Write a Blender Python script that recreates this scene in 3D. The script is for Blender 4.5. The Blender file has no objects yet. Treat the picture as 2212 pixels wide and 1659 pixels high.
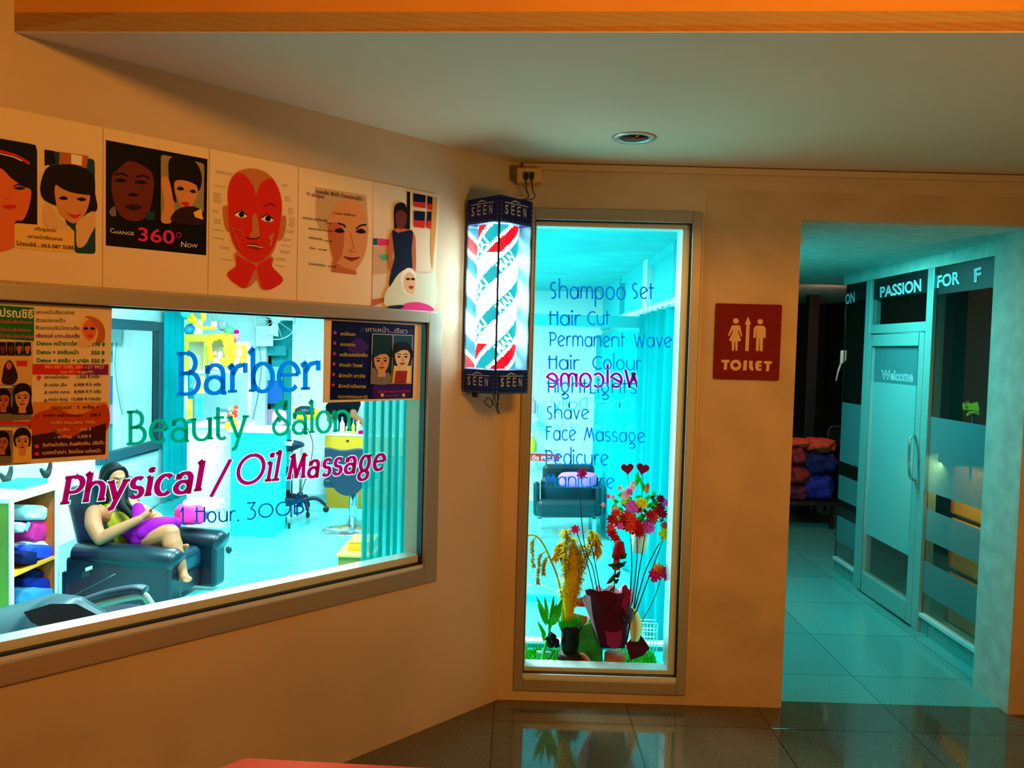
import bpy, bmesh, math, random
from mathutils import Vector, Matrix
random.seed(7)
SC = bpy.context.scene
COL = SC.collection
V = Vector
PI = math.pi
# ---------------------------------------------------------------- camera
FPX, IW, IH = 1725.4, 2212, 1659
YAW, PITCH, ROLL = math.radians(-0.3646), math.radians(-2.528), math.radians(1.52)
EYE = V((0, 0, 1.5))
_fw = V((math.sin(YAW) * math.cos(PITCH), math.cos(YAW) * math.cos(PITCH), math.sin(PITCH)))
_rt = V((math.cos(YAW), -math.sin(YAW), 0))
_up = _rt.cross(_fw)
CR = math.cos(ROLL) * _rt + math.sin(ROLL) * _up
CU = -math.sin(ROLL) * _rt + math.cos(ROLL) * _up
CF = _fw
cd = bpy.data.cameras.new('camera')
cd.sensor_width = 36
cd.lens = FPX / IW * 36
cd.clip_start = 0.05
cam = bpy.data.objects.new('camera', cd)
COL.objects.link(cam)
cam.matrix_world = Matrix(((CR.x, CU.x, -CF.x, EYE.x), (CR.y, CU.y, -CF.y, EYE.y), (CR.z, CU.z, -CF.z, EYE.z), (0, 0, 0, 1)))
SC.camera = cam
# ---------------------------------------------------------------- world, exposure
SC.view_settings.view_transform = 'Standard'
SC.view_settings.look = 'None'
SC.view_settings.exposure = 0.0
SC.view_settings.gamma = 1.0
SC.view_settings.use_curve_mapping = False
wd = bpy.data.worlds.new('night')
SC.world = wd
wd.use_nodes = True
wd.node_tree.nodes['Background'].inputs[0].default_value = (1.0, 0.42, 0.10, 1)
wd.node_tree.nodes['Background'].inputs[1].default_value = 0.02
SC.cycles.max_bounces = 8
SC.cycles.transparent_max_bounces = 16
SC.cycles.caustics_reflective = False
SC.cycles.caustics_refractive = False
SC.cycles.sample_clamp_indirect = 4.0

def area(name, loc, aim, sx, sy, power, col):
    l = bpy.data.lights.new(name, 'AREA')
    l.shape = 'RECTANGLE'
    l.size, l.size_y = sx, sy
    l.energy = power
    l.color = col
    o = bpy.data.objects.new(name, l)
    COL.objects.link(o)
    o.location = loc
    o.rotation_euler = (V(aim) - V(loc)).to_track_quat('-Z', 'Y').to_euler()
    return o

COOL = (0.58, 1.0, 0.99)
# salon fluorescent lamps (one below each ceiling fitting)
for q in ((-0.9, 5.0), (-2.5, 5.0), (-0.9, 7.6), (-2.6, 7.6)):
    area('salon_lamp', (q[0], q[1], 2.20), (q[0], q[1], 0), 0.25, 1.2, 160, COOL)
# the hallway's warm lamp, behind and above the viewer, then a low fill
area('hall_lamp', (1.0, -0.5, 2.92), (0.3, 3.2, 0.8), 0.5, 0.5, 70, (1.0, 0.375, 0.045))
hl = area('hall_ceiling_fill', (2.7, -1.0, 0.5), (0.75, 2.75, 2.3), 0.8, 0.8, 9, (1.0, 0.50, 0.09))  # added fill near the floor, unseen, aimed up to brighten the soffit
hl.data.spread = math.radians(75)
# the side corridor's fluorescent lamp
area('corridor_lamp', (1.27, 4.5, 2.04), (1.34, 4.5, 0), 0.15, 1.2, 52, (0.14, 0.96, 0.91))
# unseen warm fill added inside the shop to brighten the yellow cabinets
dl_ = area('shop_cabinet_fill', (2.37, 4.32, 1.0), (2.52, 4.48, 0.35), 0.05, 0.3, 3.0, (1.0, 0.72, 0.25))
# a weak warm bulb over the garments at the corridor's end
area('garment_lamp', (2.5, 6.2, 1.98), (2.4, 7.0, 0.6), 0.2, 0.2, 6, (1.0, 0.42, 0.22))

# ---------------------------------------------------------------- view rays to places
def ray(x, y):
    return CR * ((x - IW / 2) / FPX) - CU * ((y - IH / 2) / FPX) + CF
def onz(x, y, z):
    r = ray(x, y); return EYE + r * ((z - EYE.z) / r.z)
def ony(x, y, Y):
    r = ray(x, y); return EYE + r * (Y / r.y)
def onx(x, y, X):
    r = ray(x, y); return EYE + r * (X / r.x)
D = 3.354                                   # distance of the back wall
AL = math.radians(44.34)                    # the left wall's heading
K = V((-0.046, D, 0))                       # corner between the two
WD = V((math.sin(AL), math.cos(AL), 0))
WN = V((math.cos(AL), -math.sin(AL), 0))
UZ = V((0, 0, 1))
def WP(u, n, z):                            # left wall: u from the corner, n out of the wall, z up
    return K - WD * u + WN * n + UZ * z
def onw(x, y, off=0.0):
    r = ray(x, y); p0 = K + WN * off
    return EYE + r * ((p0 - EYE).dot(WN) / r.dot(WN))
def uz(x, y, off=0.0):
    p = onw(x, y, off); return ((K - p).dot(WD), p.z)

# ---------------------------------------------------------------- materials
def lin(c):
    return tuple(((v / 255) / 12.92 if v / 255 <= 0.04045 else ((v / 255 + 0.055) / 1.055) ** 2.4) for v in c)
_M = {}
def mat(name, col, rough=0.6, metal=0.0, emit=0.0, var=0.0, scale=8.0, bump=0.0, spec=0.5, raw=False):
    """principled surface; var mottles the colour with noise, bump roughens it"""
    if name in _M: return _M[name]
    if name.startswith(('print_', 'petal', 'paper_', 'poster', 'heart', 'cloth', 'hair', 'pampas', 'wall', 'table_red', 'leaf', 'sign_red', 'urn', 'vase')): spec = 0.12
    m = bpy.data.materials.new(name); m.use_nodes = True
    nt = m.node_tree; b = nt.nodes['Principled BSDF']
    c = tuple(col) if raw else lin(col)
    b.inputs['Base Color'].default_value = (*c, 1)
    b.inputs['Roughness'].default_value = rough
    b.inputs['Metallic'].default_value = metal
    b.inputs['Specular IOR Level'].default_value = spec
    if emit:
        b.inputs['Emission Color'].default_value = (*c, 1)
        b.inputs['Emission Strength'].default_value = emit
    if var or bump:
        tc = nt.nodes.new('ShaderNodeTexCoord')
        no = nt.nodes.new('ShaderNodeTexNoise')
        no.inputs['Scale'].default_value = scale; no.inputs['Detail'].default_value = 6
        nt.links.new(tc.outputs['Object'], no.inputs['Vector'])
        if var:
            r = nt.nodes.new('ShaderNodeValToRGB')
            r.color_ramp.elements[0].position = 0.3; r.color_ramp.elements[1].position = 0.7
            r.color_ramp.elements[0].color = (*[max(0, v * (1 - var)) for v in c], 1)
            r.color_ramp.elements[1].color = (*[min(1, v * (1 + var)) for v in c], 1)
            nt.links.new(no.outputs['Fac'], r.inputs['Fac'])
            nt.links.new(r.outputs['Color'], b.inputs['Base Color'])
        if bump:
            bp = nt.nodes.new('ShaderNodeBump'); bp.inputs['Strength'].default_value = bump; bp.inputs['Distance'].default_value = 0.01
            nt.links.new(no.outputs['Fac'], bp.inputs['Height'])
            nt.links.new(bp.outputs['Normal'], b.inputs['Normal'])
    _M[name] = m
    return m

def glass_mat(name, tint=(0.97, 1, 0.99), reflect=0.9, rough=0.0):
    if name in _M: return _M[name]
    m = bpy.data.materials.new(name); m.use_nodes = True
    nt = m.node_tree; nt.nodes.clear()
    out = nt.nodes.new('ShaderNodeOutputMaterial'); mx = nt.nodes.new('ShaderNodeMixShader')
    tr = nt.nodes.new('ShaderNodeBsdfTransparent'); gl = nt.nodes.new('ShaderNodeBsdfGlossy')
    ge = nt.nodes.new('ShaderNodeNewGeometry'); dt = nt.nodes.new('ShaderNodeVectorMath'); dt.operation = 'DOT_PRODUCT'
    nt.links.new(ge.outputs['Incoming'], dt.inputs[0]); nt.links.new(ge.outputs['Normal'], dt.inputs[1])
    prev = dt.outputs['Value']
    for op, k in (('ABSOLUTE', 0), ('SUBTRACT', 1), ('POWER', 5), ('MULTIPLY_ADD', .96 * reflect)):   # the same reflectance from either side of the sheet
        mu = nt.nodes.new('ShaderNodeMath'); mu.operation = op
        if op == 'SUBTRACT': mu.inputs[0].default_value = k; nt.links.new(prev, mu.inputs[1])
        else:
            nt.links.new(prev, mu.inputs[0]); mu.inputs[1].default_value = k
            if op == 'MULTIPLY_ADD': mu.inputs[2].default_value = .04 * reflect
        prev = mu.outputs[0]
    tr.inputs[0].default_value = (*tint, 1); gl.inputs['Roughness'].default_value = rough
    gl.inputs[0].default_value = (0.9, 0.95, 0.95, 1)
    nt.links.new(prev, mx.inputs[0])
    nt.links.new(tr.outputs[0], mx.inputs[1]); nt.links.new(gl.outputs[0], mx.inputs[2])
    nt.links.new(mx.outputs[0], out.inputs[0])
    _M[name] = m
    return m

def sheer_mat(name, col, clear=0.3):
    """translucent woven cloth or frosted film"""
    if name in _M: return _M[name]
    m = bpy.data.materials.new(name); m.use_nodes = True
    nt = m.node_tree; nt.nodes.clear()
    out = nt.nodes.new('ShaderNodeOutputMaterial')
    df = nt.nodes.new('ShaderNodeBsdfDiffuse'); tl = nt.nodes.new('ShaderNodeBsdfTranslucent'); tr = nt.nodes.new('ShaderNodeBsdfTransparent')
    a = nt.nodes.new('ShaderNodeMixShader'); b = nt.nodes.new('ShaderNodeMixShader')
    c = (*lin(col), 1)
    df.inputs[0].default_value = c; tl.inputs[0].default_value = c
    a.inputs[0].default_value = 0.5; b.inputs[0].default_value = clear
    nt.links.new(df.outputs[0], a.inputs[1]); nt.links.new(tl.outputs[0], a.inputs[2])
    nt.links.new(a.outputs[0], b.inputs[1]); nt.links.new(tr.outputs[0], b.inputs[2])
    nt.links.new(b.outputs[0], out.inputs[0])
    _M[name] = m
    return m

def tile_mat(name, c1, c2, grout, size, off, rough=0.12):
    """speckled polished stone in square tiles"""
    m = bpy.data.materials.new(name); m.use_nodes = True
    nt = m.node_tree; b = nt.nodes['Principled BSDF']; N = nt.nodes.new; L = nt.links.new
    tc = N('ShaderNodeTexCoord'); mp = N('ShaderNodeMapping')
    mp.inputs['Location'].default_value = (off[0], off[1], 0)
    L(tc.outputs['Object'], mp.inputs[0])
    br = N('ShaderNodeTexBrick'); br.offset = 0.0; br.squash = 1
    br.inputs['Scale'].default_value = 1; br.inputs['Brick Width'].default_value = size; br.inputs['Row Height'].default_value = size
    br.inputs['Mortar Size'].default_value = 0.0035; br.inputs['Mortar Smooth'].default_value = 0.3
    br.inputs['Color1'].default_value = (0.86, 0.86, 0.86, 1); br.inputs['Color2'].default_value = (1.1, 1.1, 1.1, 1)
    br.inputs['Mortar'].default_value = (*[g for g in grout], 1)
    L(mp.outputs[0], br.inputs[0])
    no = N('ShaderNodeTexNoise'); no.inputs['Scale'].default_value = 240; no.inputs['Detail'].default_value = 5
    L(tc.outputs['Object'], no.inputs['Vector'])
    rp = N('ShaderNodeValToRGB'); rp.color_ramp.elements[0].position = 0.38; rp.color_ramp.elements[1].position = 0.64
    rp.color_ramp.elements[0].color = (*lin(c1), 1); rp.color_ramp.elements[1].color = (*lin(c2), 1)
    L(no.outputs['Fac'], rp.inputs[0])
    mu = N('ShaderNodeMix'); mu.data_type = 'RGBA'; mu.blend_type = 'MULTIPLY'; mu.inputs['Factor'].default_value = 1
    L(rp.outputs[0], mu.inputs['A']); L(br.outputs['Color'], mu.inputs['B'])
    L(mu.outputs['Result'], b.inputs['Base Color'])
    b.inputs['Roughness'].default_value = rough; b.inputs['Specular IOR Level'].default_value = 0.9
    bp = N('ShaderNodeBump'); bp.inputs['Strength'].default_value = 0.25; bp.inputs['Distance'].default_value = 0.002; bp.invert = True
    L(br.outputs['Fac'], bp.inputs['Height']); L(bp.outputs[0], b.inputs['Normal'])
    return m

# ---------------------------------------------------------------- mesh builder
def tag(o, label=None, cat=None, group=None, kind=None):
    if label: o['label'] = label
    if cat: o['category'] = cat
    if group: o['group'] = group
    if kind: o['kind'] = kind
    return o
def thing(name, loc, label, cat, group=None):
    o = bpy.data.objects.new(name, None); COL.objects.link(o)
    o.location = V(loc); o.empty_display_size = 0.1
    return tag(o, label, cat, group)
def root_loc(p):
    l = V((0, 0, 0))
    while p is not None:
        l += p.location; p = p.parent
    return l
def kids(o): return [c for c in bpy.data.objects if c.parent == o]
def copy_tree(o, parent=None):
    c = o.copy(); COL.objects.link(c)
    if parent is not None: c.parent = parent
    for ch in kids(o): copy_tree(ch, c)
    return c

def orient(a, b):
    z = (b - a).normalized()
    t = V((0, 0, 1)) if abs(z.z) < 0.9 else V((1, 0, 0))
    x = t.cross(z).normalized(); y = z.cross(x)
    return x, y, z
def smooth_path(pts, n=6, closed=False):
    pts = [V(p) for p in pts]; out = []; m = len(pts)
    rng = range(m if closed else m - 1)
    for i in rng:
        if closed: p0, p1, p2, p3 = pts[i - 1], pts[i], pts[(i + 1) % m], pts[(i + 2) % m]
        else: p0, p1, p2, p3 = pts[max(i - 1, 0)], pts[i], pts[i + 1], pts[min(i + 2, m - 1)]
        for k in range(n):
            t = k / n
            out.append(0.5 * ((2 * p1) + (p2 - p0) * t + (2 * p0 - 5 * p1 + 4 * p2 - p3) * t * t + (3 * p1 - p0 - 3 * p2 + p3) * t ** 3))
    if not closed: out.append(pts[-1])
    return out

class MB:
    def __init__(s): s.v = []; s.f = []; s.m = []; s.sm = []; s.mats = []
    def mi(s, m):
        if m not in s.mats: s.mats.append(m)
        return s.mats.index(m)
    def add(s, pts, faces, m, smooth=False):
        b = len(s.v); s.v += [V(p) for p in pts]; k = s.mi(m)
        for f in faces:
            s.f.append([b + i for i in f]); s.m.append(k); s.sm.append(smooth)
        return s
    def face(s, pts, m): return s.add(pts, [list(range(len(pts)))], m)
    def hexa(s, p, m):   # 4 bottom + 4 top
        return s.add(p, [(3, 2, 1, 0), (4, 5, 6, 7), (0, 1, 5, 4), (1, 2, 6, 5), (2, 3, 7, 6), (3, 0, 4, 7)], m)
    def box(s, lo, hi, m, fr=None):
        (a, b, c), (d, e, f) = lo, hi
        p = [(a, b, c), (d, b, c), (d, e, c), (a, e, c), (a, b, f), (d, b, f), (d, e, f), (a, e, f)]
        if fr: p = [fr(*q) for q in p]
        return s.hexa(p, m)
    def obox(s, c, ax, ay, az, m):   # centre and half vectors
        c, ax, ay, az = V(c), V(ax), V(ay), V(az)
        return s.hexa([c - ax - ay - az, c + ax - ay - az, c + ax + ay - az, c - ax + ay - az, c - ax - ay + az, c + ax - ay + az, c + ax + ay + az, c - ax + ay + az], m)
    def prism(s, pts, fr, n0, n1, m):   # outline in (a, b) extruded along the third frame axis
        k = len(pts)
        p = [fr(a, b, n0) for a, b in pts] + [fr(a, b, n1) for a, b in pts]
        return s.add(p, [list(range(k))[::-1], list(range(k, 2 * k))] + [(i, (i + 1) % k, k + (i + 1) % k, k + i) for i in range(k)], m)
    def tube(s, path, r, m, seg=10, cap=True, flat=1.0):
        path = [V(p) for p in path]; n = len(path)
        rr = r if isinstance(r, (list, tuple)) else [r] * n
        if len(rr) != n: rr = [rr[0] + (rr[-1] - rr[0]) * i / (n - 1) for i in range(n)]
        pts = []; prev = None
        for i, p in enumerate(path):
            t = (path[min(i + 1, n - 1)] - path[max(i - 1, 0)])
            t = t.normalized() if t.length > 1e-9 else V((0, 0, 1))
            if prev is None: x = (V((0, 0, 1)) if abs(t.z) < 0.9 else V((1, 0, 0))).cross(t).normalized()
            else:
                x = prev - t * prev.dot(t); x.normalize()
            y = t.cross(x); prev = x
            for k in range(seg):
                a = 2 * PI * k / seg
                pts.append(p + x * (rr[i] * math.cos(a)) + y * (rr[i] * flat * math.sin(a)))
        fs = []
        for i in range(n - 1):
            for k in range(seg):
                fs.append((i * seg + k, i * seg + (k + 1) % seg, (i + 1) * seg + (k + 1) % seg, (i + 1) * seg + k))
        if cap: fs += [tuple(range(seg))[::-1], tuple(range((n - 1) * seg, n * seg))]
        return s.add(pts, fs, m, True)
    def lathe(s, prof, c, m, seg=28, axis=None, a0=0, a1=2 * PI):
        c = V(c)
        x, y, z = (V((1, 0, 0)), V((0, 1, 0)), V((0, 0, 1))) if axis is None else orient(V((0, 0, 0)), V(axis))
        full = abs(a1 - a0 - 2 * PI) < 1e-6; n = seg if full else seg + 1
        pts = []
        for r, h in prof:
            for k in range(n):
                a = a0 + (a1 - a0) * k / seg
                pts.append(c + x * (r * math.cos(a)) + y * (r * math.sin(a)) + z * h)
        fs = []
        for i in range(len(prof) - 1):
            for k in range(seg):
                k2 = (k + 1) % n if full else k + 1
                fs.append((i * n + k, i * n + k2, (i + 1) * n + k2, (i + 1) * n + k))
        if full:
            if prof[0][0] > 1e-5: fs.append(tuple(range(n))[::-1])
            if prof[-1][0] > 1e-5: fs.append(tuple(range((len(prof) - 1) * n, len(prof) * n)))
        return s.add(pts, fs, m, True)
    def ell(s, c, r, m, rot=None, seg=16, rings=10, jit=0.0):
        c = V(c); r = (r, r, r) if isinstance(r, (int, float)) else r
        pts = []; fs = []
        for i in range(rings + 1):
            th = PI * i / rings
            for k in range(seg):
                a = 2 * PI * k / seg
                p = V((r[0] * math.sin(th) * math.cos(a), r[1] * math.sin(th) * math.sin(a), r[2] * math.cos(th)))
                if jit: p *= 1 + random.uniform(-jit, jit)
                if rot: p = rot @ p
                pts.append(c + p)
        for i in range(rings):
            for k in range(seg):
                fs.append((i * seg + k, (i + 1) * seg + k, (i + 1) * seg + (k + 1) % seg, i * seg + (k + 1) % seg))
        return s.add(pts, fs, m, True)
    def grid(s, fn, nu, nv, m, smooth=True):
        pts = [fn(i / nu, j / nv) for j in range(nv + 1) for i in range(nu + 1)]
        fs = [(j * (nu + 1) + i, j * (nu + 1) + i + 1, (j + 1) * (nu + 1) + i + 1, (j + 1) * (nu + 1) + i) for j in range(nv) for i in range(nu)]
        return s.add(pts, fs, m, smooth)
    def build(s, name, parent=None, bevel=0, bseg=2, solid=0, sub=0, label=None):
        me = bpy.data.meshes.new(name)
        ro = root_loc(parent)
        me.from_pydata([tuple(p - ro) for p in s.v], [], s.f)
        for m in s.mats: me.materials.append(m)
        for p, k, q in zip(me.polygons, s.m, s.sm): p.material_index = k; p.use_smooth = q
        if not solid and any(len(f) > 4 for f in s.f) or True:
            bm = bmesh.new(); bm.from_mesh(me)
            bmesh.ops.remove_doubles(bm, verts=bm.verts, dist=1e-6)
            if not getattr(s, 'keep', False): bmesh.ops.recalc_face_normals(bm, faces=bm.faces)
            bm.to_mesh(me); bm.free()
        o = bpy.data.objects.new(name, me); COL.objects.link(o)
        if parent is not None: o.parent = parent
        if solid:
            k = o.modifiers.new('s', 'SOLIDIFY'); k.thickness = solid; k.offset = 0
        if sub:
            k = o.modifiers.new('u', 'SUBSURF'); k.levels = sub; k.render_levels = sub
        if bevel:
            k = o.modifiers.new('b', 'BEVEL'); k.width = bevel; k.segments = bseg; k.limit_method = 'ANGLE'; k.angle_limit = 0.6
        if label: o['label'] = label
        return o

# ---------------------------------------------------------------- type and flat print
_TX = {}
def font_tris(txt, fat=0.0):
    """outline of a line of text: triangles in a frame where cap height = 1 and the line is `w` long"""
    key = (txt, fat)
    if key in _TX: return _TX[key]
    def conv(t):
        cu = bpy.data.curves.new('t', 'FONT'); cu.body = t; cu.size = 1; cu.offset = fat; cu.resolution_u = 3
        ob = bpy.data.objects.new('t', cu); COL.objects.link(ob)
        dg = bpy.context.evaluated_depsgraph_get(); ev = ob.evaluated_get(dg); me = ev.to_mesh()
        vs = [(v.co.x, v.co.y) for v in me.vertices]; fs = [tuple(p.vertices) for p in me.polygons]
        ev.to_mesh_clear(); bpy.data.objects.remove(ob); bpy.data.curves.remove(cu)
        return vs, fs
    vs, fs = conv(txt)
    cap = 0.72
    if vs:
        x0 = min(v[0] for v in vs); x1 = max(v[0] for v in vs)
        vs = [((v[0] - x0) / max(x1 - x0, 1e-6), v[1] / cap) for v in vs]
    _TX[key] = (vs, fs)
    return _TX[key]

def lerp(a, b, t): return a + (b - a) * t
class Print:
    """printed or cut-out artwork on a flat sheet: fr(x, y, lift) -> place"""
    def __init__(s, fr, sx=1, ox=0, oy=0, mb=None, step=0.00025, base=0.0):
        s.fr, s.sx, s.ox, s.oy, s.step = fr, sx, ox, oy, step
        s.mb = mb or MB(); s.mb.keep = True; s.lay = 0; s.base = base
    def at(s, x, y): return s.fr(s.ox + x / s.sx, s.oy + y / s.sx, s.base + s.lay * s.step)
    def up(s, n=1): s.lay += n; return s
    def poly(s, pts, m, up=1):
        s.lay += up; s.mb.face([s.at(*p) for p in pts], m); return s
    def blob(s, pts, m, up=1, n=5):
        q = smooth_path([(p[0], p[1], 0) for p in pts], n, True)
        return s.poly([(p.x, p.y) for p in q], m, up)
    def ell(s, cx, cy, rx, ry, m, up=1, rot=0, n=24):
        c, q = math.cos(rot), math.sin(rot)
        return s.poly([(cx + rx * math.cos(2 * PI * k / n) * c - ry * math.sin(2 * PI * k / n) * q, cy + rx * math.cos(2 * PI * k / n) * q + ry * math.sin(2 * PI * k / n) * c) for k in range(n)], m, up)
    def rrect(s, tl, tr, br, bl, r, m, up=1):
        cs = [V((*p, 0)) for p in (tl, tr, br, bl)]; out = []
        for i, c in enumerate(cs):
            a = (cs[i - 1] - c).normalized() * r; b = (cs[(i + 1) % 4] - c).normalized() * r
            for k in range(5):
                t = k / 4; out.append(c + a * (1 - t) ** 2 + b * t ** 2)
        return s.poly([(p.x, p.y) for p in out], m, up)
    def line(s, pts, w, m, up=1):
        s.lay += up
        for p in ribbon(pts, lambda d: w): s.mb.face([s.at(*q) for q in p], m)
        return s
    def text(s, t, x0, y0, x1, y1, h, m, h1=None, fat=0.0, up=1, flip=False):
        """baseline from (x0,y0) to (x1,y1), cap height h"""
        s.lay += up; h1 = h if h1 is None else h1
        vs, fs = font_tris(t, fat)
        if flip: vs = [(1 - a, b) for a, b in vs]
        s.mb.add([s.at(lerp(x0, x1, a), lerp(y0, y1, a) - b * lerp(h, h1, a)) for a, b in vs], fs, m); return s
    def letters(s, t, x0, y0, x1, y1, h, m, style, h1=None, up=1, flip=False, grow=0.0):
        s.lay += up; h1 = h if h1 is None else h1
        polys, w = stroke_text(t, style, grow)
        for p in polys:
            q = []
            for a, b in p:
                a /= w
                if flip: a = 1 - a
                q.append(s.at(lerp(x0, x1, a), lerp(y0, y1, a) - b * lerp(h, h1, a)))
            s.mb.face(q, m)
        return s
    def portrait(s, cx, cy, w, skin, hair, bg=None, lip=None, long=True, tilt=0.0, eyes=True):
        """small printed head-and-shoulders picture, face width w"""
        c, q = math.cos(tilt), math.sin(tilt)
        def T(x, y): return (cx + (x * c - y * q) * w, cy + (x * q + y * c) * w)
        H = [(-.62, .1), (-.66, -.45), (-.4, -.95), (0, -1.08), (.42, -.95), (.66, -.45), (.62, .1)]
        H = H + ([(.75, 1.0), (.4, 1.1), (-.4, 1.1), (-.75, 1.0)] if long else [(.45, .35), (-.45, .35)])
        s.blob([T(*p) for p in H], hair)
        s.poly([T(-.22, .4), T(.22, .4), T(.26, 1.0), T(-.26, 1.0)], skin)
        s.blob([T(*p) for p in [(-.5, -.2), (-.42, -.62), (0, -.78), (.42, -.62), (.5, -.2), (.42, .3), (.18, .66), (-.18, .66), (-.42, .3)]], skin)
        s.blob([T(*p) for p in [(-.52, -.3), (-.4, -.85), (.1, -.9), (.5, -.6), (.52, -.25), (.3, -.5), (-.1, -.48)]], hair)
        if eyes:
            dk = mat('print_black', (18, 10, 8), 0.6)
            for e in (-.23, .23):
                s.blob([T(e - .12, -.06), T(e, -.13), T(e + .12, -.06), T(e, 0)], dk)
                s.line([T(e - .16, -.2), T(e, -.27), T(e + .16, -.2)], .05 * w, dk, 0)
            s.line([T(-.02, -.02), T(.06, .2), T(-.04, .22)], .03 * w, dk)
            s.blob([T(-.2, .37), T(-.06, .33), T(.06, .33), T(.2, .37), T(0, .45)], lip or mat('print_lip', (150, 40, 35), 0.6))
        return s
    def build(s, name, parent=None, **k): return s.mb.build(name, parent, **k)

def ribbon(pts, wf):
    """stroke a polyline: list of quads; wf(direction)->width"""
    pts = [V((p[0], p[1], 0)) for p in pts]; n = len(pts); L = []; R = []
    for i in range(1, n - 1):
        a, b = pts[i] - pts[i - 1], pts[i + 1] - pts[i]
        if a.length > 1e-9 and b.length > 1e-9 and a.normalized().dot(b.normalized()) < .35:   # sharp corner: two strokes
            w = min(wf(a.normalized()), wf(b.normalized())) * .35
            return ribbon([p[:2] for p in pts[:i]] + [(pts[i] + a.normalized() * w)[:2]], wf) + ribbon([(pts[i] - b.normalized() * w)[:2]] + [p[:2] for p in pts[i + 1:]], wf)
    for i, p in enumerate(pts):
        a = (p - pts[i - 1]) if i else None
        b = (pts[i + 1] - p) if i < n - 1 else None
        if a is None: a = b
        if b is None: b = a
        if a.length < 1e-9 or b.length < 1e-9: t = (a + b).normalized()
        else: t = (a.normalized() + b.normalized())
        if t.length < 1e-6: t = a
        t = t.normalized(); nn = V((-t.y, t.x, 0))
        w = wf(t) / 2
        cs = max(0.5, abs(nn.dot(V((-a.normalized().y, a.normalized().x, 0)))))
        L.append(p + nn * (w / cs)); R.append(p - nn * (w / cs))
    return [[(L[i].x, L[i].y), (R[i].x, R[i].y), (R[i + 1].x, R[i + 1].y), (L[i + 1].x, L[i + 1].y)] for i in range(n - 1)]

def arc(cx, cy, rx, ry, a0, a1, n=16):
    return [(cx + rx * math.cos(math.radians(a0 + (a1 - a0) * k / n)), cy + ry * math.sin(math.radians(a0 + (a1 - a0) * k / n))) for k in range(n + 1)]

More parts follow.
